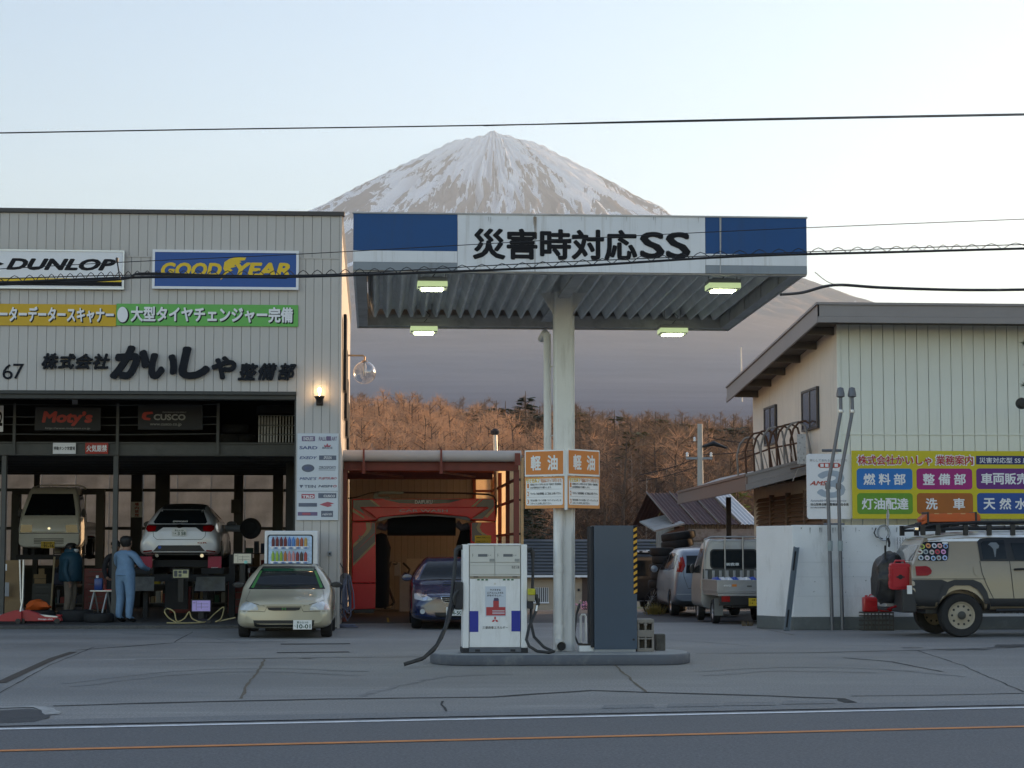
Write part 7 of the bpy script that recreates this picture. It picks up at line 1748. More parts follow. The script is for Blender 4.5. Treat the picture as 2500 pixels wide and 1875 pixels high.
fj.conform('rear_door_glass', M_TRIM, LP([(2396, 1322), (2404, 1315), (2425, 1312), (2520, 1311), (2600, 1311), (2600, 1370), (2399, 1370)]), V, .012, .05)
fj.conform('side_window', M_CGLASS, LP([(2404, 1326), (2412, 1320), (2464, 1318), (2466, 1364), (2406, 1366)]), V, .018, .05); fj.conform('side_window', M_CGLASS, LP([(2480, 1325), (2600, 1325), (2600, 1367), (2486, 1367)]), V, .018, .05)
fj.conform('door_shade', pm('grey_sail', (.16, .18, .20), .5), LP([(2422, 1329), (2430, 1324), (2444, 1324), (2450, 1332), (2448, 1338), (2442, 1340), (2438, 1360), (2436, 1360), (2434, 1340), (2428, 1333)]), V, .021, .03)
fj.line(LP([(2398, 1370), (2402, 1400), (2412, 1428), (2428, 1462)]), V, .012, .006); fj.line(LP([(2473, 1370), (2480, 1462)]), V, .012, .006); fj.line(LP([(2226, 1414), (2410, 1414)]), V, .01, .006)
fj.conform('fuel_flap', M_FJ, LP([(2380, 1385), (2392, 1382), (2398, 1396), (2392, 1408), (2382, 1402)]), V, .014, .04)
hx_ = -(h + .01)
fj.part('door_handle', M_TRIM, MB().tube([(hx_ + .02, sl(2484), zf(1391)), (hx_ - .04, sl(2488), zf(1390)), (hx_ - .04, sl(2512), zf(1389))], .018, 8), smooth=True)
fj.part('rear_bumper', M_CLAD, MB().box(-.92, .92, sl(2236), sl(2200), zf(1497), zf(1440)), .03)
fj.part('under_guard', M_TRIM, MB().box(-.7, .7, -2.2, .6, .42, .60)); fj.part('side_step', M_TRIM, MB().tube([(-.98, sl(2432), zf(1492)), (-.98, sl(2700), zf(1488))], .035, 8), smooth=True)
for k in range(7): fj.part('step_grip', M_ALLOY, MB().tube([(-.985, sl(2440 + k * 16), zf(1500)), (-.985, sl(2446 + k * 16), zf(1494)), (-.985, sl(2452 + k * 16), zf(1500))], .006, 5))
fj.part('wheel_hub', M_STEELD, MB().lathe([(.0, -.02), (.05, -.018), (.075, 0), (.075, .02)], (-.945, 0, .395), 'x', 16), smooth=True)
fj.conform('rear_window', M_CGLASS, [(-.66, 1.38), (.66, 1.38), (.62, 1.66), (-.62, 1.66)], 'rear', .008, .06)
sc_b = MB()
for i in range(12):
    for j in range(25):
        pass
M_COVER = pm('black_sack', (.018, .018, .019), .45, var=.4, scale=6, bump=.9, bscale=9)
cov = loft([(sl(2205) - .0, [(0, .62), (.18, .60), (.36, .70), (.42, 1.05), (.36, 1.35), (.2, 1.46), (0, 1.48)]), (sl(2185), [(0, .55), (.2, .54), (.40, .66), (.47, 1.05), (.40, 1.40), (.22, 1.52), (0, 1.54)]),
            (sl(2160), [(0, .58), (.2, .58), (.39, .7), (.46, 1.04), (.38, 1.36), (.2, 1.46), (0, 1.48)]), (sl(2138), [(0, .72), (.14, .72), (.28, .82), (.34, 1.05), (.28, 1.22), (.14, 1.3), (0, 1.32)])], 4, 3)
rr_ = random.Random(4)
cov.v = [(x + .025 * math.sin(z * 17 + y * 9), y + .02 * math.sin(z * 23 + x * 11), z + .02 * math.sin(x * 14 + y * 21)) for x, y, z in cov.v]
cov.v = [(x * .9, sl(2222) + (y - sl(2205)) * .86, z) for x, y, z in cov.v]; fj.part('spare_wheel_sack', M_COVER, cov, smooth=True)
M_RCAN = pm('red_fuel_pack', (.46, .02, .03), .4, var=.08, coat=.2)
jc = bpy.data.objects.new('jerry_can', None); col.objects.link(jc); jc.parent = fj.t; jc.location = (-.66, sl(2203), 1.09); jc.rotation_euler = (R(7), 0, R(-90)); jc.empty_display_size = .1
MB().prism(rrect(-.185, .185, -.235, .24, .045), -.06, .06, 'y').obj('can_body', M_RCAN, jc, bevel=.012); MB().prism(rrect(-.14, .14, -.19, .17, .03), -.072, -.061, 'y').obj('can_panel', M_RCAN, jc, bevel=.006)
for k in range(3): MB().box(-.192, -.15, -.066, .066, -.16 + k * .13, -.09 + k * .13).obj('can_rib', M_RCAN, jc, bevel=.012)
MB().tube([(-.10, 0, .24), (-.08, 0, .285), (.08, 0, .285), (.10, 0, .24)], .018, 8).obj('can_handle', M_RCAN, jc, smooth=True)
MB().lathe([(.0, -.085), (.04, -.085), (.045, -.0725)], (0, 0, 0), 'y', 14).box(-.075, .075, -.083, -.0725, -.012, .012).obj('can_knob', M_TRIM, jc)
fj.part('licence_plate_end', M_PLATE, MB().box(-.94, -.92, sl(2224), sl(2212), zf(1451), zf(1430)))
fj.part('tow_hook', M_TAIL, MB().tube([(-.5, sl(2200), .55), (-.5, sl(2186), .52), (-.5, sl(2176), .50), (-.5, sl(2188), .47)], .02, 8)); fj.part('hitch', M_ALLOY, MB().box(-.3, .3, sl(2205), sl(2180), .53, .60), .01)
rk = bpy.data.objects.new('roof_rack', None); col.objects.link(rk); rk.parent = fj.t; rk.empty_display_size = .1
def rkp(n, m_, mb, bevel=0.0, smooth=False): return mb.obj(n, m_, rk, bevel, smooth)
for x in (-.72, .72):
    rkp('rail', M_TRIM, MB().tube([(x, sl(2258), zf(1288)), (x, sl(2290), zf(1280)), (x, sl(2400), zf(1274)), (x, sl(2600), zf(1273))], .03, 8), smooth=True)
    rkp('rail', M_TRIM, MB().tube([(x, sl(2262), zf(1293)), (x, sl(2400), zf(1289)), (x, sl(2600), zf(1288))], .024, 8), smooth=True)
    for px in (2262, 2300, 2370, 2430, 2490): rkp('foot', M_TRIM, MB().box(x - .03, x + .03, sl(px + 6), sl(px - 6), zf(1306), zf(1280)), .008)
for px in range(2266, 2600, 34): rkp('cross_bar', M_TRIM, MB().tube([(-.72, sl(px), zf(1284)), (.72, sl(px), zf(1284))], .02, 8))
rkp('rolled_awning', M_COVER, MB().tube([(-.55, sl(2250), zf(1284)), (-.55, sl(2290), zf(1280)), (-.55, sl(2360), zf(1276))], [.07, .09, .05], 10), smooth=True)
rkp('rear_light', M_CHROME, MB().box(-.7, -.6, sl(2253), sl(2243), zf(1294), zf(1286)), .01)
M_ORB = pm('orange_recovery_board', (.55, .10, .012), .45, var=.1)
bd_ = thing('recovery_boards', 'bright orange recovery boards strapped on the off road car roof', 'recovery boards', (fx0, fy + h, 0), R(90))
for k in range(2):
    z0 = zf(1276) + k * .07; y0, y1 = sl(2263), sl(2412)
    mbb = MB(); P = [(y0 - .0, z0 + .02), (sl(2275), z0 + .09), (sl(2280), z0 + .10), (sl(2400), z0 + .12), (sl(2407), z0 + .10), (y1, z0 + .06), (y1, z0), (sl(2400), z0 + .03), (sl(2280), z0 + .02), (y0, z0 - .03)]
    mbb.prism(P, -.66, -.30, 'x'); mbb.obj('board', M_ORB, bd_, bevel=.01)
for px in (2300, 2333, 2367): MB().box(-.662, -.6605, sl(px + 6), sl(px - 6), zf(1276) + .165, zf(1276) + .18).obj('grip_slot', pm('pale_orange', (.60, .35, .15), .5), bd_)
for px in (2278, 2400): MB().box(-.672, -.29, sl(px + 2.5), sl(px - 2.5), zf(1282), zf(1276) + .205).obj('strap', M_TRIM, bd_, bevel=.006)
MB().tube([(0, 0, 0), (.01, 0, .25)], .016, 8).tube([(-.02, 0, .02), (-.12, 0, .42)], .006, 6).obj('aerial', M_TRIM, fj.t).location = (-.3, sl(2181), 1.40)
flg = thing('aerial_flag', 'small pale tattered pennant on the off road car aerial', 'flag', at(2168, 1270, fy + .6))
MB().prism([(-.02, -.12), (.02, -.10), (.012, .0), (.03, .1), (.0, .24), (-.03, .1)], 0, .008, 'y').obj('pennant', pm('pale_pennant', (.5, .48, .47), .8, var=.3, scale=20), flg)
MB().tube([(.0, .004, -.30), (-.01, .004, .26)], .005, 5).obj('rod', M_TRIM, flg)
M_KER = pm('kerosene_red', (.50, .02, .022), .35, var=.1, scale=4, coat=.3)
cr_p = at(2140, 1533, B.y - .3)
cg = thing('produce_crate', 'dark plastic lattice crate under the red kerosene cans', 'crate', (cr_p.x, cr_p.y, 0))
M_LATT = pm('dirty_dark_plastic', (.075, .07, .06), .7, var=.3)
w_, d_, hh_ = .30, .20, .36
for z in (0.0, .09, .18, .27, .335):
    MB().box(-w_, w_, -d_, -d_ + .015, z, z + .025).box(-w_, w_, d_ - .015, d_, z, z + .025).box(-w_, -w_ + .015, -d_ + .015, d_ - .015, z, z + .025).box(w_ - .015, w_, -d_ + .015, d_ - .015, z, z + .025).obj('rail', M_LATT, cg)
for i in range(9):
    x = -w_ + .01 + i * (2 * w_ - .03) / 8; MB().box(x - .008, x + .012, -d_ - .004, -d_ + .01, 0, hh_).obj('stave', M_LATT, cg)
MB().box(-w_ + .016, w_ - .016, -d_ + .016, d_ - .016, .0, .012).obj('bottom', M_LATT, cg)
def ker(x, lab, wd):
    k = thing('kerosene_can', lab, 'fuel can', (cr_p.x + x, cr_p.y, .361), 0, 'red kerosene cans')
    MB().box(-wd, wd, -.09, .09, 0, .29).obj('body', M_KER, k, bevel=.03, seg=3, smooth=True)
    MB().lathe([(0, 0), (.03, 0), (.03, .035), (0, .035)], (-wd * .5, 0, .29), n=12).obj('cap', M_RCAN, k); MB().tube([(-.03, 0, .285), (.0, 0, .33), (wd * .6, 0, .33), (wd * .75, 0, .28)], .014, 8).obj('handle', M_KER, k, smooth=True)
    for z in (.08, .2): MB().box(-wd * .7, wd * .7, -.096, -.088, z, z + .03).obj('rib', M_KER, k, bevel=.004)
ker(-.12, 'left red kerosene can standing on the lattice crate', .15); ker(.17, 'right red kerosene can on the lattice crate, beside the car tail', .12)
FZ = .07
def gp(px, Y): return (at(px, 1400, Y).x, Y, FZ)
def pbox(name, mat, par, x0, y0, x1, y1, Y, dep, bevel=0.0):
    X0, X1, Z0, Z1 = rect(x0, y0, x1, y1, Y); return wbox(name, mat, par, X0, X1, Y, Y + dep, max(Z0, FZ), Z1, bevel=bevel)
def pthing(name, label, cat, px, Y, group=None): return thing(name, label, cat, gp(px, Y), 0, group)
def hang_sign(label, x0, y0, x1, y1, Y, mat, lines, name='banner', cat='banner'):
    t, *_ = panel_sign(name, label, cat, x0, y0, x1, y1, Y, mat, th=.012)
    for b, m_, q, k in lines: stext(b, m_, t, *q, Y - .006, **k)
    return t
M_BNR = pm('black_banner', (.014, .014, .016), .6, var=.15); M_BRED = pm('banner_red', (.42, .03, .015), .5, var=.2, scale=6); M_BGR = pm('banner_grey', (.32, .32, .30), .6)
yb0 = MY - .2
hang_sign("black banner with red Moty's lettering hung on the upper railing", 85, 994, 246, 1051, yb0, M_BNR, [("Moty’s", M_BRED, (102, 1004, 226, 1040), dict(bold=.06, shear=.15)), ('http://www.motyson.co.jp', M_BGR, (110, 1043, 220, 1049), dict(shear=.2))])
t = hang_sign('black banner reading CUSCO with web address hung on the upper railing', 337, 987, 495, 1049, yb0, M_BNR, [('CUSCO', M_BGR, (375, 1011, 453, 1026), dict(bold=.05)), ('PERFORMANCE EQUIPMENT', M_BGR, (397, 1005, 455, 1009), dict()), ('www.cusco.co.jp', M_BGR, (366, 1032, 443, 1041), dict(bold=.01))])
spoly(M_BRED, t, [(347, 1012), (352, 1006), (372, 1005), (374, 1010), (358, 1012), (356, 1019), (368, 1021), (366, 1026), (352, 1025), (346, 1020)], yb0 - .006)
spoly(M_BGR, t, [(461, 1018), (470, 1013), (474, 1001), (480, 1003), (482, 1014), (491, 1026), (484, 1036), (470, 1030), (456, 1036), (454, 1030)], yb0 - .006) if False else None
hang_sign('edge of a white banner at the left end of the upper railing', -40, 990, 8, 1054, yb0, M_SWHITE, [('2', M_INK, (-4, 1005, 6, 1040), dict(bold=.05))])
hang_sign('small white plate with black Japanese text on the upper beam', 129, 1081, 185, 1108, MY - .08, M_SWHITE, [('移動タンク常置場', M_INK, (131, 1090, 183, 1099), dict(bold=.02))], 'plate_sign', 'sign')
hang_sign('small red fire warning plate on the upper beam', 208, 1081, 264, 1108, MY - .08, M_BRED, [('火気厳禁', M_SWHITE, (211, 1086, 261, 1103), dict(bold=.03))], 'plate_sign', 'sign')
t, *_ = panel_sign('no_smoking_sign', 'upright white sign with red Japanese characters on a rear column', 'sign', 320, 1225, 347, 1263, GB - .45, M_SWHITE, th=.02)
for i, ch in enumerate('場内禁煙'): stext(ch, M_BRED, t, 329, 1227 + i * 9, 339, 1235 + i * 9, GB - .456, bold=.03)
def tyre(label, loc, r=.31, w=.2, lie=True, group=None, rim=None):
    t = thing('tyre', label, 'tyre', loc, 0, group)
    ax = 'z' if lie else 'x'
    MB().lathe([(r * .60, .012), (r * .80, .0), (r * .95, .012), (r, w * .2), (r, w * .8), (r * .95, w - .012), (r * .80, w), (r * .60, w - .012)], axis=ax, n=28, closed=True).obj('tread', M_TYRE, t, smooth=True)
    MB().lathe([(r * .6, w * .85), (r * .55, w * .6), (r * .2, w * .55), (.0, w * .6)], axis=ax, n=24).obj('rim', rim or M_TRIM, t, smooth=True)
    return t
cage = thing('wire_cage', 'grey wire mesh cage stored on the upper floor', 'cage', (at(676, 1075, MY + .8).x, MY + .8, zf1 + .02))
cw = 44 / 113; ch_ = .62
for i in range(13): MB().tube([(-cw + i * cw / 6, 0, 0), (-cw + i * cw / 6, 0, ch_)], .007, 5).obj('wire', M_ALU, cage)
for z in (0, .2, .4, ch_): MB().tube([(-cw, 0, z), (cw, 0, z)], .01, 5).obj('rail', M_ALU, cage)
MB().box(-cw, -cw + .38, .05, .5, .0, .58).obj('liner', pm('grey_sheet', (.12, .12, .12), .7), cage)
for i, (px, z) in enumerate(((660, .65), (690, .66), (560, .02), (590, .02), (575, .23))):
    tyre(('spare tyre on top of the wire cage, %s one' % ('left', 'right')[i]) if i < 2 else ('left', 'right', 'upper')[i - 2] + ' dark tyre lying on the upper floor beside the wire cage', (at(px, 1000, MY + 1.1).x, MY + 1.1 + (i % 2) * .1, zf1 + .02 + z), .3, .2, True, 'tyres on the upper floor')
lf = thing('vehicle_lift', 'dark two column vehicle lift carrying the ivory truck', 'lift', (ktruck.t.location.x, 51, FZ)); lz = ktruck.t.location.z - FZ
for sx in (-1, 1):
    MB().box(sx * .95, sx * 1.15, -.15, .15, 0, 2.9).obj('column', M_STEELD, lf, bevel=.01)
    for y in (-1.1, .9): MB().hexa([(sx * .95, -.06, lz + .02), (sx * .95, .06, lz + .02), (sx * .4, y + .06, lz + .02), (sx * .4, y - .06, lz + .02)], [(sx * .95, -.06, lz + .11), (sx * .95, .06, lz + .11), (sx * .4, y + .06, lz + .11), (sx * .4, y - .06, lz + .11)]).obj('arm', M_BLACK, lf)
    for y in (-1.1, .9): MB().lathe([(0, 0), (.07, 0), (.07, .18), (0, .18)], (sx * .42, y, lz + .11), n=12).obj('pad', M_BLACK, lf)
MB().box(-1.15, 1.15, -.1, .1, 2.9, 3.02).obj('crossbeam', M_STEELD, lf); MB().box(-.75, .75, -1.6, -1.45, lz + .0, lz + .12).obj('front_bar', M_BLACK, lf)
rz_ = hatch.t.location.z - FZ; rck = thing('alignment_rack', 'black four post wheel alignment rack under the white hatchback', 'lift', (hatch.t.location.x, 47, FZ))
for sx in (-1, 1):
    MB().box(sx * .52, sx * 1.02, -2.3, 2.4, rz_ - .14, rz_ - .005).obj('runway', M_BLACK, rck, bevel=.01)
    for y in (-2.1, 2.2): MB().box(sx * 1.12, sx * 1.26, y - .08, y + .08, 0, rz_ + .3).obj('post', M_BLACK, rck, bevel=.01)
    MB().hexa([(sx * .44, -2.95, rz_ - .50), (sx * 1.1, -2.95, rz_ - .50), (sx * 1.08, -2.72, rz_ - .2), (sx * .46, -2.72, rz_ - .2)], [(sx * .44, -2.97, rz_ - .49), (sx * 1.1, -2.97, rz_ - .49), (sx * 1.08, -2.74, rz_ - .19), (sx * .46, -2.74, rz_ - .19)]).obj('ramp_plate', pm('scuffed_aluminium', (.38, .38, .36), .4, metal=.7, var=.3, scale=6, dirt=(.3, .27, .15), dirt_amt=.5), rck)
    MB().box(sx * .6, sx * .7, -2.7, -2.6, 0, rz_ - .15).obj('leg', M_BLACK, rck)
MB().box(-1.26, 1.26, -2.2, -2.05, rz_ - .3, rz_ - .145).obj('cross_beam', M_BLACK, rck); MB().box(-.25, .25, -2.5, -2.3, .2, rz_ - .3).obj('control_pedestal', M_BLACK, rck)
M_SCR = pm('pale_screen', (.5, .5, .45), .4, emit=(.55, .58, .46), estr=.10); M_SCRV = pm('violet_screen', (.4, .35, .6), .4, emit=(.30, .26, .62), estr=.16); M_SCRG = pm('lcd_panel', (.30, .32, .2), .4, emit=(.42, .45, .26), estr=.10)
def monitor(label, x0, y0, x1, y1, Y, scr, txt):
    t, X0, X1, Z0, Z1 = panel_sign('monitor', label, 'screen', x0 - 3, y0 - 3, x1 + 3, y1 + 3, Y, M_TRIM, th=.08)
    sbox(scr, t, x0, y0, x1, y1, Y - .004)
    w = x1 - x0; hh = y1 - y0
    for a, b, c, d in txt: sbox(pm('screen_ink', (.10, .11, .12), .5), t, x0 + w * a, y0 + hh * b, x0 + w * c, y0 + hh * d, Y - .007)
    wbox('stand', M_TRIM, t, (X0 + X1) / 2 - .06, (X0 + X1) / 2 + .06, Y + .01, Y + .07, max(FZ, Z0 - .5), Z0)
lin = ((.22, .05, .24, .9), (.28, .3, .9, .33), (.28, .6, .9, .63), (.05, .2, .18, .24), (.5, .2, .52, .8))
monitor('pale lit monitor right of the raised hatchback', 571, 1352, 613, 1375, 44.6, M_SCR, lin); monitor('violet lit monitor low beneath the alignment rack', 469, 1466, 513, 1492, 44.2, M_SCRV, lin)
monitor('small greenish instrument display under the hatchback tail', 423, 1391, 460, 1410, 44.0, M_SCRG, ((.05, .1, .28, .9), (.34, .1, .55, .45), (.34, .55, .55, .9), (.62, .08, .92, .5)))
M_TOOLR = pm('tool_chest_red', (.20, .012, .012), .4, var=.15, coat=.3)
def chest(label, x0, y0, x1, y1, Y, mat=M_TOOLR, n=4):
    X0, X1, Z0, Z1 = rect(x0, y0, x1, y1, Y); t = thing('tool_chest', label, 'tool chest', ((X0 + X1) / 2, Y, FZ)); w = (X1 - X0) / 2; hh = Z1 - FZ
    MB().box(-w, w, 0, .45, .06, hh).obj('carcass', mat, t, bevel=.01)
    for k in range(n):
        z0 = .1 + (hh - .14) * k / n; z1 = .1 + (hh - .14) * (k + 1) / n - .012
        d = MB().box(-w + .02, w - .02, -.02, -.002, z0, z1).obj('drawer', mat, t, bevel=.005); MB().box(-w * .6, w * .6, -.035, -.021, z1 - .035, z1 - .018).obj('drawer_handle', M_STEEL, d)
    for sx in (-1, 1): MB().lathe([(0, -.02), (.03, -.02), (.03, .02), (0, .02)], (sx * w * .8, .1, .03), 'x', 10).obj('castor', M_TRIM, t)
chest('tall red tool chest behind the man in the teal jacket', 205, 1388, 262, 1490, 49.5, n=6); chest('red tool chest standing between the rack plates', 413, 1432, 466, 1500, 46.5); chest('red tool chest half hidden by the sand coupe', 556, 1420, 612, 1500, 46)
chest('dark grey tool chest right of the raised hatchback', 612, 1400, 650, 1500, 45.5, M_STEELD, 3); chest('low dark chest under the open cardboard boxes', 78, 1425, 128, 1500, 48, M_STEELD, 3)
M_CARD = pm('cardboard', (.24, .16, .08), .85, var=.12, scale=3)
t = pthing('cardboard_sheet_box', 'tall flat cardboard carton leaning at the far left of the workshop', 'carton', 20, 43.2)
X0, X1, Z0, Z1 = rect(-40, 1368, 57, 1512, 43.2); wpart('carton', M_CARD, MB().hexa([(X0, 43.2, FZ), (X1, 43.2, FZ), (X1, 43.4, FZ), (X0, 43.4, FZ)], [(X0, 43.4, Z1), (X1 - .1, 43.4, Z1), (X1 - .1, 43.6, Z1), (X0, 43.6, Z1)]), t)
for a, mt in (((0, 1388, 6, 1404), M_OR), ((0, 1422, 22, 1456), pm('grey_label', (.30, .31, .33), .6)), ((10, 1377, 17, 1393), M_SWHITE)): sbox(mt, t, *a, 43.16)
t = pthing('open_carton', 'open cardboard carton with raised flaps on the dark chest', 'carton', 97, 47.9)
for a in ((82, 1402, 112, 1412), (84, 1413, 112, 1425), (94, 1388, 108, 1402)): pbox('flap', M_CARD, t, *a, 47.9 + a[0] * .002, .05)
M_JACK = pm('jack_red', (.36, .012, .02), .35, var=.12, coat=.4)
def jack(label, px, Y, flip, handle):
    t = thing('floor_jack', label, 'floor jack', gp(px, Y), R(180) if flip else 0, 'red floor jacks')
    MB().prism([(-.42, .05), (.42, .05), (.40, .12), (.1, .14), (-.1, .22), (-.3, .28), (-.42, .24)], -.13, -.10, 'y').prism([(-.42, .05), (.42, .05), (.40, .12), (.1, .14), (-.1, .22), (-.3, .28), (-.42, .24)], .10, .13, 'y').obj('side_plate', M_JACK, t, bevel=.006)
    MB().hexa([(-.3, -.08, .14), (.34, -.08, .10), (.34, .08, .10), (-.3, .08, .14)], [(-.3, -.08, .22), (.34, -.08, .15), (.34, .08, .15), (-.3, .08, .22)]).obj('lift_arm', M_ALU, t, bevel=.006); MB().lathe([(0, 0), (.06, 0), (.06, .04), (0, .04)], (.36, 0, .14), n=14).obj('saddle', M_JACK, t)
    for x in (-.36, .34):
        for y in (-.15, .15): MB().lathe([(0, -.02), (.055, -.02), (.055, .02), (0, .02)], (x, y, .055), 'y', 14).obj('castor', M_TRIM, t, smooth=True)
    text('Snap-on', M_SWHITE, t, -.05, .25, .07, .11, -.134, bold=.03, shear=.2)
    if handle: MB().tube([(-.38, 0, .22), (-.42, 0, .5), (-.40 + handle, 0, 1.3)], [.03, .022, .02], 10).obj('handle', M_ALU, t, smooth=True)
jack('red floor jack with white lettering lying beside the orange bag', 103, 41.6, False, -.06); jack('red floor jack at the far left edge with upright silver handle', 6, 41.5, True, -.02)
for lab, px, Y, r, w in (('large tyre lying under the orange bag', 92, 42.6, .38, .24), ('wide tyre lying left of the mechanic', 186, 42.8, .38, .24), ('smaller tyre lying at the feet of the mechanic', 243, 42.2, .31, .19)): tyre(lab, gp(px, Y), r, w, True, 'tyres on the workshop floor')
bag = pthing('orange_bag', 'crumpled orange bag lying on the tyre', 'bag', 92, 42.6); bag.location.z = FZ + .25
rnd = random.Random(3); mbq = MB().lathe([(0, .0), (.16, .0), (.22, .05), (.17, .12), (.08, .16), (0, .15)], n=14); mbq.v = [(x * 1.25 + .05 * math.sin(z * 30 + y * 12), y + .04 * math.sin(x * 20), z * (1 + .4 * math.sin(x * 9 + 1))) for x, y, z in mbq.v]; mbq.obj('cloth', pm('orange_cloth', (.58, .10, .01), .7, var=.2), bag, smooth=True); MB().tube([(-.1, 0, .12), (0, -.05, .2), (.12, 0, .12)], .02, 6).obj('strap', MATS['orange_cloth'], bag, smooth=True)
st_ = pthing('step_stool', 'silver step stool holding a blue bottle and red tray', 'stool', 247, 44)
for sx in (-1, 1): MB().tube([(sx * .14 - .12, -.1, 0), (sx * .14, 0, .6)], .02, 6).tube([(sx * .14 + .1, .15, 0), (sx * .14, .0, .6)], .02, 6).obj('leg', M_ALU, st_)
MB().box(-.22, .26, -.1, .12, .6, .63).obj('top', M_ALU, st_, bevel=.006)
bo = thing('blue_bottle', 'blue oil bottle with white cap on the step stool', 'bottle', st_.location + Vector((-.05, 0, .63))); MB().box(-.09, .09, -.06, .06, 0, .26).obj('body', pm('bottle_blue', (.02, .06, .25), .3), bo, bevel=.025, smooth=True); MB().lathe([(0, 0), (.03, 0), (.03, .06), (0, .06)], (-.03, 0, .26), n=10).obj('cap', M_SWHITE, bo)
tr = thing('red_tray', 'small red tool tray on the step stool', 'tray', st_.location + Vector((.17, 0, .63))); MB().box(-.09, .09, -.06, .06, 0, .02).box(-.09, -.08, -.06, .06, .02, .12).box(.08, .09, -.06, .06, .02, .12).obj('tray', M_KER, tr)
hz = thing('air_hose', 'pale yellow air hose looping over the workshop floor', 'hose', gp(470, 41.3)); M_YH = pm('yellow_hose', (.46, .38, .18), .5)
def FP(px, z, Y=41.3): return (at(px, 1500, Y).x - hz.location.x, Y - 41.3, z)
MB().tube(spline([FP(430, .03), FP(412, .12), FP(402, .24), FP(408, .30, 41.5), FP(425, .24), FP(432, .05), FP(450, .10), FP(462, .24), FP(470, .1), FP(500, .03), FP(525, .2, 41.6), FP(546, .32, 41.7), FP(540, .1), FP(528, .04), FP(575, .12)], 5).tolist(), .014, 6).obj('hose', M_YH, hz, smooth=True)
MB().tube(spline([FP(408, .02, 41.2), FP(440, .02, 41.1), FP(480, .02, 41.2), FP(500, .03)], 4).tolist(), .014, 6).obj('hose', M_YH, hz, smooth=True); MB().box(.28, .40, -.03, .03, 0, .07).obj('coupling', M_TRIM, hz, bevel=.01)
wt = thing('spare_wheel', 'dark wheel mounted on the wheel balancer behind the coupe', 'wheel', at(612, 1290, 47)); MB().lathe([(.0, -.05), (.10, -.05), (.14, -.02), (.23, -.06), (.25, 0), (.23, .08), (0, .08)], axis='y', n=24).obj('tyre', M_TYRE, wt, smooth=True); MB().tube([(-.6, .12, 0), (.0, .12, 0)], .08, 10).obj('arm', M_CGREY, wt)
eb = thing('wall_switch_box', 'olive switch box on the rear column', 'box', at(576, 1236, GB - .6)); MB().box(-.13, .13, 0, .15, -.18, .18).obj('case', M_STEELD, eb, bevel=.01); MB().tube([(0, .1, .18), (.02, .1, 1.2)], .02, 6).obj('conduit', M_STEELD, eb)
pr = pthing('wooden_pole', 'long pale pole leaning inside the workshop', 'pole', 125, 45); MB().tube([(0, 0, 0), (.05, .1, 1.35)], .022, 6).obj('pole', pm('pale_wood', (.34, .26, .15), .7), pr)
tl = thing('light_fitting', 'dim white lamp fitting under the workshop roof', 'lamp', at(183, 975, MY + 1)); MB().box(-.06, .06, -.03, .03, -.12, .16).obj('case', M_SWHITE, tl, bevel=.01)
rnd = random.Random(31); BC = ['#7a2a22', '#3a4a6a', '#8a7a5a', '#2a2a2c', '#9a9a94', '#6a5030', '#2c5a4a', '#b0a020', '#50545c']
for k_, (x0, x1, lab) in enumerate(((128, 205, 'steel rack full of parts boxes behind the man in teal'), (352, 408, 'steel rack of bins left of the red tool chest under the hatchback'), (470, 552, 'steel rack of cans and bins under the right side of the hatchback'), (596, 650, 'steel rack of parts beside the vending machine'))):
    Y = 50.5 + k_ * .3; X0, X1, Z0, Z1 = rect(x0, 1385, x1, 1500, Y); t = thing('parts_rack', lab, 'rack', (X0, Y, FZ))
    for z in (.15, .62, 1.05, 1.4):
        MB().box(0, X1 - X0, 0, .4, z, z + .03).obj('shelf_board', M_STEEL, t); x = .03
        while x < X1 - X0 - .1:
            w = rnd.uniform(.06, .2); hh = rnd.uniform(.12, .34); c = rnd.choice(BC); MB().box(x, x + w, .02, .3, z + .031, z + .03 + hh).obj('parts_box', pm('rack_' + c.strip('#'), c, .6), t, bevel=.008); x += w + rnd.uniform(.005, .06)
    for sx in (0, X1 - X0 - .03): MB().box(sx, sx + .03, -.03, -.001, 0, 1.75).obj('upright', M_STEEL, t)
VY = 39.4; X0, X1, Z0, Z1 = rect(645, 1296, 775, 1500, VY)
vm = thing('vending_machine', 'white drinks vending machine behind the sand coupe', 'vending machine', ((X0 + X1) / 2, VY, 0)); vw = (X1 - X0) / 2; vh = Z1
MB().box(-vw, vw, .0, .7, .08, vh).obj('cabinet', M_WHITE, vm, bevel=.02); MB().box(-vw + .03, vw - .03, .05, .65, 0, .08).obj('plinth', M_TRIM, vm)
def vx(px): return (px - 710) / FPX * VY
def vz(py): return at(710, py, VY).z
MB().prism(rrect(vx(653), vx(763), vz(1386), vz(1305), .05), -.012, -.001, 'y').obj('window_frame', M_TRIM, vm)
MB().prism(rrect(vx(656), vx(760), vz(1384), vz(1308), .04), -.016, -.0125, 'y').obj('display_back', pm('ice_blue_print', (.28, .42, .58), .4, var=.5, scale=9, emit=(.35, .5, .7), estr=.10), vm)
cols = ['#601820', '#6a1a1e', '#601820', '#701c20', '#4a6fb0', '#4a7fc0', '#b07040', '#a05038', '#c09a50'], ['#8fae3c', '#90b040', '#86a838', '#b06a30', '#c08080', '#c48888', '#802828', '#4a3a30', '#a04038']
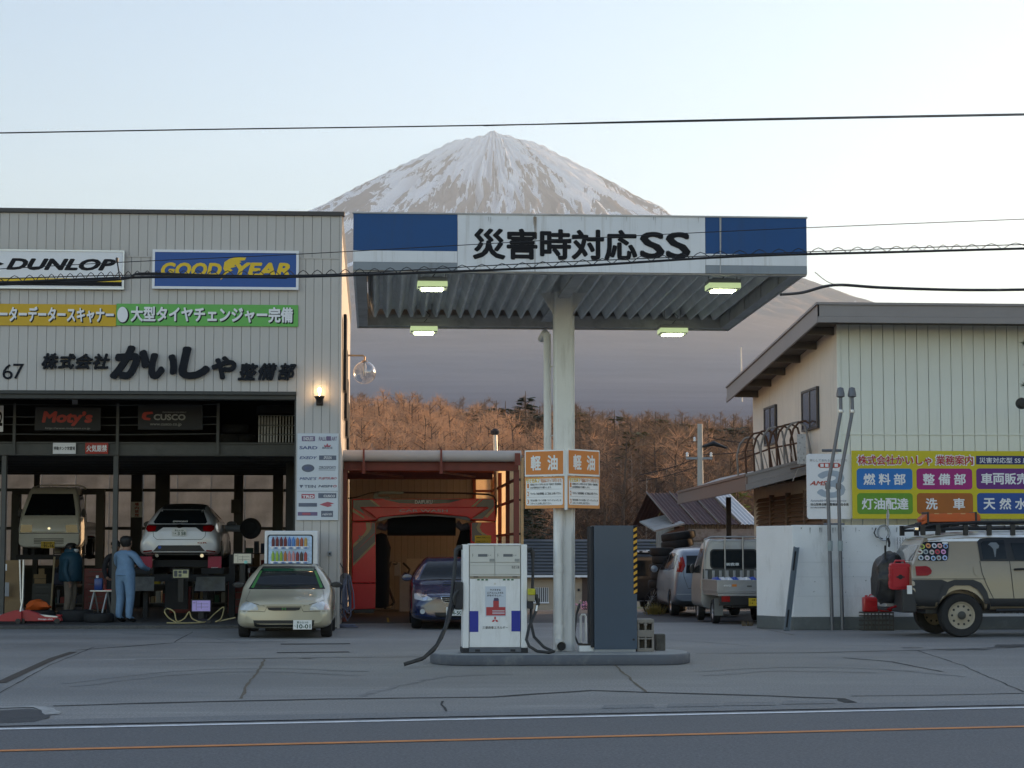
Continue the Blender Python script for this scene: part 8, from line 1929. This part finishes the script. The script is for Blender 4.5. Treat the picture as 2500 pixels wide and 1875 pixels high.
for r_, (yb, yt) in enumerate(((1334, 1310), (1370, 1345))):
    for i in range(9):
        x = vx(667 + i * 9.8); z0 = vz(yb); hh = vz(yt) - z0; m_ = pm('drink_%s' % cols[r_][i].strip('#'), cols[r_][i], .4)
        MB().lathe([(0, 0), (.030, 0), (.032, hh * .6), (.028, hh * .72), (.013, hh * .86), (.013, hh * (.98 if i < 6 else .80)), (0, hh * .98)], (x, -.05, z0), n=10).obj('drink_bottle', m_, vm, smooth=True)
    MB().box(vx(660), vx(752), -.10, -.0165, vz(yb + 2), vz(yb)).obj('shelf', M_SWHITE, vm)
    for i in range(10): MB().box(vx(662 + i * 9), vx(668 + i * 9), -.104, -.1005, vz(yb + 6), vz(yb + 1.5)).obj('price_button', pm('button_blue', (.12, .2, .42), .4) if i % 2 else M_SWHITE, vm)
mb_ = thing('socket_box', 'small grey socket box low on the workshop pillar', 'box', at(805, 1352, GY - .02)); MB().box(-.04, .04, -.05, .015, -.045, .045).obj('case', M_CGREY, mb_, bevel=.006); MB().box(-.02, .02, -.056, -.0505, -.02, .02).obj('socket', M_TRIM, mb_)
M_SKIN = pm('skin', (.34, .20, .14), .55, var=.1); M_HAIR = pm('black_hair', (.010, .009, .009), .6, var=.3)
def skin_body(name, joints, edges, radii, mat, parent, sub=2):
    me = bpy.data.meshes.new(name); me.from_pydata(joints, edges, []); o = bpy.data.objects.new(name, me); col.objects.link(o)
    md = o.modifiers.new('skin', 'SKIN'); md.use_smooth_shade = True
    for i, r in enumerate(radii): me.skin_vertices[0].data[i].radius = r if isinstance(r, tuple) else (r, r)
    me.skin_vertices[0].data[0].use_root = True
    o.modifiers.new('sub', 'SUBSURF').levels = sub; o.modifiers['sub'].render_levels = sub
    dg = bpy.context.evaluated_depsgraph_get(); m2 = bpy.data.meshes.new_from_object(o.evaluated_get(dg))
    bpy.data.objects.remove(o); m2.materials.clear(); m2.name = name
    for p in m2.polygons: p.use_smooth = True
    return mobj(name, m2, mat, parent)
def paint_by(o, mats, fn):
    """one continuous body mesh; each face takes the garment it belongs to"""
    for m_ in mats: o.data.materials.append(m_)
    for p in o.data.polygons: p.material_index = fn(p.center)
def person(label, loc, rz, hgt, top, trousers, pose, hair=True, mask=False):
    t = thing('person', label, 'person', loc, R(rz)); k = hgt / 1.72
    J = [(0, 0, .95), (0, .0, 1.12), (0, -.02, 1.30), (0, -.01, 1.42), (0, -.02, 1.50), (0, -.035, 1.58), (0, -.03, 1.66),                # pelvis..head (faces -Y)
         (.10, 0, .90), (.11, -.02, .50), (.115, .02, .10), (.12, -.09, .045), (.12, -.15, .035), (-.10, 0, .90), (-.11, -.01, .50), (-.115, .03, .10), (-.12, -.08, .045), (-.12, -.14, .035),
         (.19, 0, 1.38), pose[0], pose[1], pose[2], (-.19, 0, 1.38), pose[3], pose[4], pose[5]]
    E_ = [(0, 1), (1, 2), (2, 3), (3, 4), (4, 5), (5, 6), (0, 7), (7, 8), (8, 9), (9, 10), (10, 11), (0, 12), (12, 13), (13, 14), (14, 15), (15, 16), (3, 17), (17, 18), (18, 19), (19, 20), (3, 21), (21, 22), (22, 23), (23, 24)]
    rr = [(.17, .13), (.16, .125), (.18, .135), (.11, .09), (.058, .058), (.082, .095), (.088, .098), .105, .078, .06, .05, .04, .105, .078, .06, .05, .04, .075, .06, .05, .032, .075, .06, .05, .032]
    b = skin_body('body', [tuple(c * k for c in j) for j in J], E_, [tuple(v * k for v in r) if isinstance(r, tuple) else r * k for r in rr], None, t)
    hands = [Vector(pose[2]) * k, Vector(pose[5]) * k]
    paint_by(b, [top, trousers, M_SKIN, M_TRIM], lambda c: 2 if (c.z > 1.47 * k or any((c - h_).length < .07 for h_ in hands)) else (3 if c.z < .085 * k else (1 if c.z < .93 * k and abs(c.x) < .24 else 0)))
    for i, h_ in enumerate(hands):          # fingers, slightly curled
        d = (h_ - Vector(pose[1 + 3 * i]) * k).normalized(); sd_ = d.cross(Vector((0, 0, 1))); sd_ = sd_.normalized() if sd_.length > .1 else Vector((0, 1, 0)); up = sd_.cross(d)
        for f in range(4): a = h_ + sd_ * (.012 * (f * 2 - 3)); MB().tube([a, a + d * (.05 - .004 * abs(f - 1)) - up * .006, a + d * .075 - up * .03], [.011, .010, .007], 6).obj('finger', M_SKIN, t, smooth=True)
        a = h_ + sd_ * .035; MB().tube([a - d * .02, a + sd_ * .02 + d * .015, a + d * .045 + sd_ * .012], [.012, .011, .008], 6).obj('thumb', M_SKIN, t, smooth=True)
    hc = Vector((0, -.03, 1.655)) * k
    hm = MB().lathe([(0, -.12), (.062, -.11), (.09, -.05), (.105, .02), (.098, .07), (.06, .115), (0, .125)], (0, 0, 0), n=20); hm.v = [(x, y * 1.12 + .022, z - (.055 if y < -.05 and z < .03 else 0) * 0 + (max(0, .06 - z) if y < -.03 and z < .06 else 0)) for x, y, z in hm.v]
    o = hm.obj('hair', M_HAIR, t, smooth=True); o.location = hc
    MB().lathe([(0, -.016), (.012, -.008), (.013, .008), (0, .02)], (0, -.108, -.01), n=8).obj('nose', M_SKIN, t, smooth=True).location = hc
    for sx in (-1, 1):
        MB().lathe([(0, -.006), (.012, 0), (0, .006)], (sx * .034, -.092, .012), 'y', 10).obj('eye', M_TRIM, t).location = hc; MB().lathe([(0, -.03), (.014, -.02), (.016, .015), (0, .03)], (sx * .09, .0, -.005), n=8).obj('ear', M_SKIN, t, smooth=True).location = hc
    MB().box(-.022, .022, -.100, -.092, -.058, -.052).obj('mouth', pm('lip', (.22, .09, .07), .6), t).location = hc
    if mask: MB().lathe([(0, -.055), (.05, -.045), (.068, -.01), (.06, .02), (0, .028)], (0, -.058, -.04), n=14).obj('mask', M_SWHITE, t, smooth=True).location = hc
    return t, k
M_OVER = pm('blue_overalls', (.16, .27, .42), .8, var=.15, scale=7, bump=.5, bscale=14); M_TEAL = pm('teal_padded_jacket', (.012, .06, .10), .6, var=.2, bump=.6, bscale=12); M_CHINO = pm('beige_trousers', (.24, .20, .16), .8, var=.15, bump=.5, bscale=12)
pa, k = person('mechanic in blue overalls with back turned, working at the alignment rack', gp(306, 42.2), 146, 1.74, M_OVER, M_OVER, [(.28, -.12, 1.17), (.24, -.36, 1.12), (.20, -.50, 1.16), (-.29, -.08, 1.15), (-.22, -.30, 1.08), (-.12, -.46, 1.10)])
pa.scale = (1.22, 1.22, 1)
MB().tube([(.16 * math.cos(a * .393), .125 * math.sin(a * .393), .98) for a in range(16)], .014, 6, closed=True).obj('belt', M_OVER, pa, smooth=True)
MB().tube([(.065 * math.cos(a * .393), -.015 + .06 * math.sin(a * .393), 1.48) for a in range(16)], .018, 6, closed=True).obj('collar', M_OVER, pa, smooth=True)
pb_, k = person('man in teal padded jacket, beige trousers and white mask, looking right', gp(172, 45.5), 75, 1.60, M_TEAL, M_CHINO, [(.27, 0, 1.12), (.27, -.06, .88), (.25, -.08, .80), (-.27, 0, 1.12), (-.27, -.08, .88), (-.25, -.1, .80)], mask=True)
pb_.scale = (1.2, 1.2, 1)
MB().lathe([(.20, .80), (.225, .84), (.215, 1.0), (.21, 1.2), (.215, 1.32), (.17, 1.42), (.10, 1.47)], n=20).obj('jacket', M_TEAL, pb_, smooth=True); pb_.children[-1].scale = (1, .78, 1)
MB().lathe([(.085, 1.43), (.12, 1.44), (.12, 1.50), (.09, 1.54)], n=16).obj('hood_collar', M_TEAL, pb_, smooth=True)
bgx = thing('shoulder_bag', 'dark shoulder bag hanging behind the man in teal', 'bag', pb_.location + Vector((-.24, 0, .72))); MB().box(-.13, .13, -.1, .1, 0, .28).obj('bag', pm('dark_navy_cloth', (.015, .016, .03), .8), bgx, bevel=.04, smooth=True); MB().tube([(-.1, 0, .27), (.1, -.08, .62), (.24, 0, .72)], .014, 6).obj('strap', MATS['dark_navy_cloth'], bgx)
pc_, k = person('man in dark clothes half hidden behind the mechanic', gp(281, 45.0), 20, 1.66, pm('dark_work_jacket', (.02, .02, .025), .8), pm('dark_work_trousers', (.02, .02, .024), .8), [(.26, 0, 1.12), (.24, -.15, .92), (.2, -.25, .9), (-.26, 0, 1.12), (-.24, -.15, .92), (-.2, -.25, .9)])
HY = 112.0
M_TILE = pm('slate_blue_tile', (.042, .048, .056), .5, var=.2, scale=2); M_HWALL = pm('house_beige', (.42, .34, .26), .8, var=.06)
house = thing('valley_house', 'low beige house with dark blue ribbed roof in the dip behind', 'house', at(1450, 1490, HY)); 
X0, X1, _, _ = rect(1180, 1450, 1696, 1500, HY); zg = gz(0, HY); ze = at(1400, 1405, HY).z; zr_ = at(1400, 1318, HY + 3.5).z
wbox('wall', M_HWALL, house, X0, X1, HY + .6, HY + 6.5, zg - .3, ze)
nrow = 11
for i in range(nrow):
    t0, t1 = i / nrow, (i + 1) / nrow; ya, yb = HY + 3.5 * t0, HY + 3.5 * t1; za, zb_ = ze + (zr_ - ze) * t0, ze + (zr_ - ze) * t1
    wpart('roof_course', M_TILE, MB().hexa([(X0 - .4, ya, za), (X1 + .4 - t0 * .6, ya, za), (X1 + .4 - t0 * .6, yb, zb_ - .05), (X0 - .4, yb, zb_ - .05)], [(X0 - .4, ya - .02, za + .09), (X1 + .4 - t0 * .6, ya - .02, za + .09), (X1 + .4 - t1 * .6, yb, zb_ + .03), (X0 - .4, yb, zb_ + .03)]), house)
wpart('roof_rear', M_TILE, MB().add([(X0 - .4, HY + 3.5, zr_), (X1 - .2, HY + 3.5, zr_), (X1 + .4, HY + 7, ze), (X0 - .4, HY + 7, ze)], [(0, 1, 2, 3)]), house); wbox('gable', M_HWALL, house, X1 - .3, X1 - .1, HY + .7, HY + 6, ze, ze + .5); wbox('gutter', M_SWHITE, house, X0 - .4, X1 + .3, HY - .14, HY - .03, ze - .10, ze + .02)
def hb(name, mat, a, dep0, dep1):
    A, B, C_, D_ = rect(*a, HY + .6); return wbox(name, mat, house, A, B, HY + .6 - dep0, HY + .6 - dep1, C_, D_)
hb('door', pm('dark_brown_door', (.06, .035, .028), .5), (1421, 1402, 1444, 1497), .05, .0); hb('window', M_PANE, (1301, 1435, 1338, 1470), .03, 0); hb('sill', M_SWHITE, (1299, 1470, 1340, 1473), .1, 0)
for i in range(9): x = 1301 + i * 4.5; hb('window_bar', M_SWHITE, (x, 1434, x + 1.5, 1471), .09, .07)
hb('window', M_PANE, (1225, 1432, 1262, 1470), .03, 0); hb('wall_lamp', M_SWHITE, (1409, 1402, 1416, 1412), .15, 0); hb('meter', M_SEAM, (1410, 1437, 1415, 1443), .08, 0)
fb = thing('pink_flower_pots', 'bunch of mauve flowers in pots near the house door', 'flowers', at(1420, 1500, 95)); rnd = random.Random(2)
for i in range(60): a = Vector((rnd.gauss(0, .28), rnd.gauss(0, .2), .25 + rnd.random() * .6)); s = .07; MB().add([a + Vector((s, 0, 0)), a + Vector((0, s, .03)), a + Vector((-s, 0, 0)), a + Vector((0, -s, .03)), a + Vector((0, 0, s))], [(0, 1, 4), (1, 2, 4), (2, 3, 4), (3, 0, 4)]).obj('blossom', pm('mauve_petal', (.32, .14, .30), .8), fb)
fb.location.z = gz(0, 95); MB().box(-.5, .5, -.2, .2, 0, .25).obj('trough', M_SEAM, fb)
SY_ = 64.0; M_RROOF = pm('rust_red_roof', (.075, .032, .03), .8, var=.3, scale=2, dirt=(.11, .07, .055), dirt_amt=.4); M_CIRON = pm('weathered_corrugated_iron', (.26, .25, .235), .6, var=.2, dirt=(.13, .06, .035), dirt_amt=.8, dirt_scale=1.5)
shed = thing('rusty_shed', 'old corrugated shed with rust red roof behind the silver truck', 'shed', at(1750, 1500, SY_)); sg = gz(0, SY_)
S0 = at(1665, 1300, SY_).x; S1 = at(1900, 1300, SY_).x; se = at(1750, 1277, SY_).z; sr = at(1750, 1205, SY_ + 4).z
corrug('front_wall', (S0, SY_, 0), (S1, SY_, 0), sg - .2, se, 40, .018, M_CIRON, shed); corrug('side_wall', (S0, SY_ + 6, 0), (S0, SY_, 0), sg - .2, se, 30, .018, M_CIRON, shed)
def roofsheet(xa, xb, mat):
    mb = MB(); n = int((xb - xa) / .12); m = n * 2
    for i in range(m + 1):
        x = xa + (xb - xa) * i / m; dz_ = .025 * (i % 2); mb.v += [(x, SY_ - .35, se - .06 + dz_), (x - .25, SY_ + 4, sr + dz_), (x - .25, SY_ + 8, se + dz_)]
        if i: k = 3 * i; mb.f += [(k - 3, k, k + 1, k - 2), (k - 2, k + 1, k + 2, k - 1)]
    wpart('roof_sheet', mat, mb, shed)
rxs = [at(q, 1270, SY_).x for q in (1638, 1698, 1753, 1803, 1856)]
for i in range(4): roofsheet(rxs[i] + .02, rxs[i + 1] - .02, M_RROOF if i < 3 else pm('zinc_sheet', (.45, .46, .47), .45, metal=.4, var=.1)); wpart('roof_ridge_strip', pm('pale_rust', (.17, .13, .11), .7), MB().tube([(rxs[i], SY_ - .36, se - .01), (rxs[i] - .25, SY_ + 4, sr + .05)], .03, 5), shed)
A, B, C_, D_ = rect(1684, 1321, 1722, 1420, SY_ - .05)
for i in range(12): wbox('shutter_slat', M_CGREY, shed, A, B, SY_ - .07 - .01 * (i % 2), SY_ - .03, C_ + (D_ - C_) * i / 12, C_ + (D_ - C_) * (i + 1) / 12 - .01)
A, B, C_, D_ = rect(1679, 1291, 1850, 1320, SY_ - .1); wbox('rusty_header', pm('peeling_header', (.30, .28, .26), .7, var=.2, dirt=(.07, .025, .015), dirt_amt=1, dirt_scale=2.2), shed, A, B, SY_ - .14, SY_ - .08, C_, D_)
wbox('timber_post', M_RUSTY, shed, S0 - .25, S0 - .1, SY_ - .1, SY_ + .05, sg - .2, se - .1); wbox('timber_post', pm('pale_timber', (.36, .28, .18), .8), shed, S0 - .08, S0 - .01, SY_ - .12, SY_ + .0, sg - .2, se - .05)
lt = MB(); P0 = at(1586, 1296, SY_ + .5); P1 = at(1668, 1277, SY_ - .5); lt.hexa([(P0.x, SY_ - .8, P0.z - .05), (P1.x, SY_ - .8, P1.z - .05), (P1.x, SY_ + 3, P1.z + .3), (P0.x, SY_ + 3, P0.z + .3)], [(P0.x, SY_ - .8, P0.z), (P1.x, SY_ - .8, P1.z), (P1.x, SY_ + 3, P1.z + .35), (P0.x, SY_ + 3, P0.z + .35)]); wpart('lean_to_roof', M_CIRON, lt, shed); wpart('lean_to_beam', M_RUSTY, MB().hexa([(P0.x + .3, SY_ - .7, P0.z - .28), (P1.x, SY_ - .7, P1.z - .32), (P1.x, SY_ - .6, P1.z - .32), (P0.x + .3, SY_ - .6, P0.z - .28)], [(P0.x + .3, SY_ - .7, P0.z - .1), (P1.x, SY_ - .7, P1.z - .1), (P1.x, SY_ - .6, P1.z - .1), (P0.x + .3, SY_ - .6, P0.z - .1)]), shed)
for s_i, (px, Y, n, r) in enumerate(((1633, 51.5, 10, .44), (1617, 50.6, 8, .33))):
    x = at(px, 1450, Y).x; z = gz(x, Y) - .01; rnd = random.Random(s_i)
    for i in range(n):
        tt = tyre(('tyre %s up in the tall leaning stack behind the blue grey van' if s_i == 0 else 'tyre %s up in the nearer stack beside the blue grey van') % ('at the ground,', 'second', 'third', 'fourth', 'fifth', 'sixth', 'seventh', 'eighth', 'ninth', 'topmost, tenth')[i], (x + rnd.uniform(-.04, .04) + (.03 * i if s_i == 0 else 0), Y + rnd.uniform(-.04, .04), z), r * rnd.uniform(.92, 1.04), .21, True, 'stacked old tyres')
        if s_i == 0 and i > 7: tt.rotation_euler = (0, R(-8), 0)
        z += .205
bk = thing('bicycle_wheel', 'old bicycle wheel leaning on the tyre stack', 'wheel', (at(1590, 1470, 50.2).x, 50.2, .33)); MB().tube([(.31 * math.cos(a * .262), 0, .31 * math.sin(a * .262)) for a in range(24)], .018, 6, closed=True).obj('tyre', M_TYRE, bk, smooth=True); bk.rotation_euler = (R(20), 0, R(50)); bk.location.z = .31
for k in range(6): MB().tube([(.3 * math.cos(k * .524), 0, .3 * math.sin(k * .524)), (-.3 * math.cos(k * .524), 0, -.3 * math.sin(k * .524))], .004, 4).obj('spoke', M_ALU, bk)
def tuft(label, p, n, hgt, mat, spread=.2):
    t = thing('weed_tuft', label, 'weeds', p, 0); rnd = random.Random(int(p[0] * 100)); mb = MB()
    for i in range(n):
        a = rnd.uniform(0, 6.28); r = rnd.random() * spread; b = Vector((r * math.cos(a), r * math.sin(a), 0)); e = b + Vector((math.cos(a) * hgt * .6 * rnd.random(), math.sin(a) * hgt * .6, hgt * rnd.uniform(.5, 1))); w = Vector((-math.sin(a), math.cos(a), 0)) * .012
        mb.add([b - w, b + w, e], [(0, 1, 2)])
    mb.obj('blades', mat, t)
M_WEED = pm('yellow_weed', (.26, .20, .05), .9, var=.3)
tuft('dry yellow weeds at the foot of the tyre stack', G(1598, 1500), 160, .32, M_WEED, .28); tuft('dead leaves in front of the white wall corner', G(1826, 1528), 60, .12, pm('dead_leaf', (.20, .15, .09), .9), .15)
for i, (px, Y, ty) in enumerate(((1660, 84, 1168), (1690, 86, 1160), (1725, 88, 1150), (1765, 88, 1142), (1800, 86, 1140), (1630, 82, 1200))):
    o = copy_tree(kC); p = at(px, ty, Y); z0 = gz(p.x, Y) - .3; s = (p.z - z0) / 10.3; o.location = (p.x, Y, z0); o.scale = (s * .8, s * .8, s); o.rotation_euler = (0, 0, i)
    tag(o, ('yellowish garden conifer behind the shed, %s of the row' % ('second from left', 'third from left', 'fourth from left', 'second from right', 'rightmost', 'leftmost')[i]), 'tree', 'garden conifers behind the shed')
    for ch in o.children:
        if ch.name.startswith('crown'): ch.data = ch.data.copy(); ch.data.materials.clear(); ch.data.materials.append(pm('golden_needles', (.17, .19, .045), .85, var=.4, scale=.8, transl=.3))
up = thing('utility_pole', 'concrete utility pole with insulators and transformer in front of the wood', 'utility pole', (at(1711, 1300, 90).x, 90, gz(0, 90))); uh = at(1711, 1035, 90).z - gz(0, 90); M_POLE = pm('concrete_pole', (.42, .40, .37), .8, var=.1)
MB().tube([(0, 0, -.5), (0, 0, uh)], [.19, .12], 12).obj('pole', M_POLE, up, smooth=True); MB().box(-.65, .55, -.05, .05, uh - 1.62, uh - 1.52).box(-.3, .3, -.05, .05, uh - 3.2, uh - 3.1).obj('cross_arm', M_CGREY, up)
for x, z in ((-.6, uh - 1.45), (.5, uh - 1.45), (-.25, uh - .75), (.5, uh - 3.0)): MB().lathe([(0, 0), (.07, .02), (.05, .1), (.07, .16), (0, .22)], (x, 0, z - .05), n=10).obj('insulator', M_SWHITE, up, smooth=True)
MB().tube([(.1, -.1, uh - 1.05), (.6, -.15, uh - .9), (1.2, -.1, uh - 1.1)], [.06, .12, .04], 8).obj('cable_joint', M_TRIM, up, smooth=True)
ms = thing('roof_mast', 'thin pale mast rising behind the cream building roof', 'mast', at(1811, 935, 62)); MB().tube([(0, 0, -.6), (-.02, 0, at(1809, 848, 62).z - ms.location.z)], .028, 8).obj('mast', pm('lit_white_mast', (.7, .66, .6), .5), ms, smooth=True)
M_CABLE = pm('black_cable', (.018, .018, .02), .55)
def wire(label, pts, Y0, Y1, r, sag=0.0, name='overhead_wire'):
    if pts[0][0] < 0: pts = [(2 * pts[0][0] - 900 - pts[0][0], pts[0][1] + (pts[0][1] - pts[1][1]) / (pts[1][0] - pts[0][0]) * 900)] + pts
    if pts[-1][0] > 2500: pts = pts + [(pts[-1][0] + 1200, pts[-1][1] + (pts[-1][1] - pts[-2][1]) / (pts[-1][0] - pts[-2][0]) * 1200)]
    n = len(pts); P = [at(x, y, Y0 + (Y1 - Y0) * i / (n - 1)) for i, (x, y) in enumerate(pts)]; Q = [Vector(q) for q in spline([tuple(p) for p in P], 6)]
    t = thing(name, label, 'wire', Q[0]); MB().tube([q - Q[0] for q in Q], r, 6).obj('cable', M_CABLE, t, smooth=True); return t, Q
wire('thin overhead wire crossing the sky above the peak', [(-80, 326), (500, 316), (1000, 309), (1500, 300), (2000, 290), (2600, 279)], 22, 24, .008)
wire('second thin wire close beside the upper sky wire', [(1180, 307), (1600, 295.5), (2000, 287), (2600, 276)], 22.4, 24, .007)
t1, Q1 = wire('thick black cable sagging across the canopy front', [(-80, 694), (200, 682), (400, 676), (700, 676), (1000, 667), (1400, 650), (1800, 626), (2200, 615), (2600, 604)], 21.0, 23, .015)
wire('upper strand of the cable bundle over the tyre signs', [(-80, 698), (120, 690), (300, 681), (345, 668), (500, 672), (700, 678)], 21.1, 21.8, .014)
t2, Q2 = wire('thin messenger wire above the thick cable', [(-80, 683), (300, 672), (700, 672), (900, 665), (1300, 643), (1800, 622), (2200, 606), (2600, 594)], 21.0, 23, .006)
hg = bpy.data.objects.new('cable_spiral', None); col.objects.link(hg); hg.parent = t1
for i in range(46):
    u = 4 + i; 
    if u + 2 >= len(Q1): break
for i in range(82):
    f = i / 82 * (len(Q1) - 2); a = int(f); p = Q1[a].lerp(Q1[a + 1], f - a); f2 = (i + 1) / 82 * (len(Q1) - 2); b = int(f2); p2 = Q1[b].lerp(Q1[b + 1], f2 - b); m_ = p.lerp(p2, .5) + Vector((0, 0, .07))
    MB().tube([p - Q1[0], (p.lerp(m_, .6) + Vector((0, 0, .01))) - Q1[0], m_ - Q1[0], (p2.lerp(m_, .6) + Vector((0, 0, .01))) - Q1[0], p2 - Q1[0]], .0045, 4).obj('hanger_loop', M_CABLE, t1)
bpy.data.objects.remove(hg)
wire('faint wire crossing the canopy lettering', [(-80, 661), (300, 640), (700, 622), (1100, 600), (1500, 578), (1970, 556), (2600, 531)], 20.5, 22, .0045)
wire('service cable from the canopy corner over the cream roof', [(1906, 719), (1960, 714), (2036, 696), (2150, 702), (2300, 707), (2420, 708), (2600, 706)], 33, 36, .028)
wire('thin wire beside the service cable right of the canopy', [(1990, 665), (2036, 694), (2120, 699)], 30, 36, .006)
tg = thing('cable_clamp', 'small insulator clamp hanging before the DUNLOP board', 'clamp', at(288, 655, 21.3)); MB().tube([(-.01, 0, .08), (.02, 0, -.1)], .008, 6).lathe([(0, 0), (.016, .01), (.016, .05), (0, .06)], (-.012, 0, .06), n=8).lathe([(0, 0), (.014, .01), (.014, .04), (0, .05)], (.018, 0, -.13), n=8).obj('clamp', M_CABLE, tg)
for a, b, Y in (((1560, 1160), (1700, 1120), 90), ((1560, 1175), (1700, 1140), 91), ((1730, 1068), (1860, 1082), 90), ((1715, 1110), (1860, 1095), 90)): wire('faint line strung from the utility pole %s' % ('to the lower left', 'to the lower left, lower strand', 'to the right, upper strand', 'to the right, lower strand')[((1560, 1160), (1560, 1175), (1730, 1068), (1715, 1110)).index(a)], [a, ((a[0] + b[0]) / 2, (a[1] + b[1]) / 2 + 4), b], Y, Y, .02)
fl2 = thing('floodlight', 'round dark floodlight at the right edge of the cream building', 'lamp', at(2494, 985, 41.2)); MB().lathe([(0, -.12), (.09, -.11), (.125, -.02), (.115, .06), (.06, .13), (0, .14)], axis='y', n=20).obj('head', M_TRIM, fl2, smooth=True); MB().tube([(.05, 0, 0), (.4, .6, .05)], .025, 8).obj('arm', M_TRIM, fl2)
pn = thing('pine_branch', 'dark green pine branch reaching in at the right edge', 'tree', at(2520, 905, 33)); rnd = random.Random(8)
MB().tube([(2.2, .4, -pn.location.z - .1), (2.25, .4, -1), (2.2, .4, 2.4)], [.16, .12, .04], 9).obj('trunk', M_BARK, pn, smooth=True); MB().tube([(2.2, .4, -.7), (.9, .2, -.3), (.3, .1, .0), (-.1, 0, .08)], [.05, .03, .02, .008], 7).obj('branch', M_BARK, pn, smooth=True); nm = MB()
for i in range(9):
    c = Vector((-.08 + .09 * (i % 4) + rnd.uniform(-.05, .05), rnd.uniform(-.1, .1), -.25 + .09 * i))
    for k in range(46):
        d = Vector((rnd.gauss(-.3, .6), rnd.gauss(0, .6), rnd.gauss(.25, .6))).normalized() * rnd.uniform(.06, .12); w = d.cross(Vector((rnd.random(), rnd.random(), rnd.random()))).normalized() * .004; nm.add([c - w, c + w, c + d], [(0, 1, 2)])
nm.obj('needles', pm('pine_green', (.03, .06, .02), .7, var=.3), pn)
nb = thing('shade_block', 'plain three storey block added out of view on the right to shade the forecourt', 'building', (36, 36, 0))  # added unseen block that keeps road and forecourt in shade
wbox('walls', M_CREAMS, nb, 25, 52, 33, 50, 0, 10.6); wbox('roof', M_FASC, nb, 24.6, 52.4, 32.6, 50.4, 10.6, 10.9)
for st in range(3):
    for k in range(5): wbox('window', M_PANE, nb, 24.97, 25.02, 34.5 + k * 3.1, 36.1 + k * 3.1, 1.0 + st * 3.4, 2.4 + st * 3.4); wbox('window', M_PANE, nb, 27 + k * 4.8, 28.8 + k * 4.8, 32.97, 33.02, 1.0 + st * 3.4, 2.4 + st * 3.4)
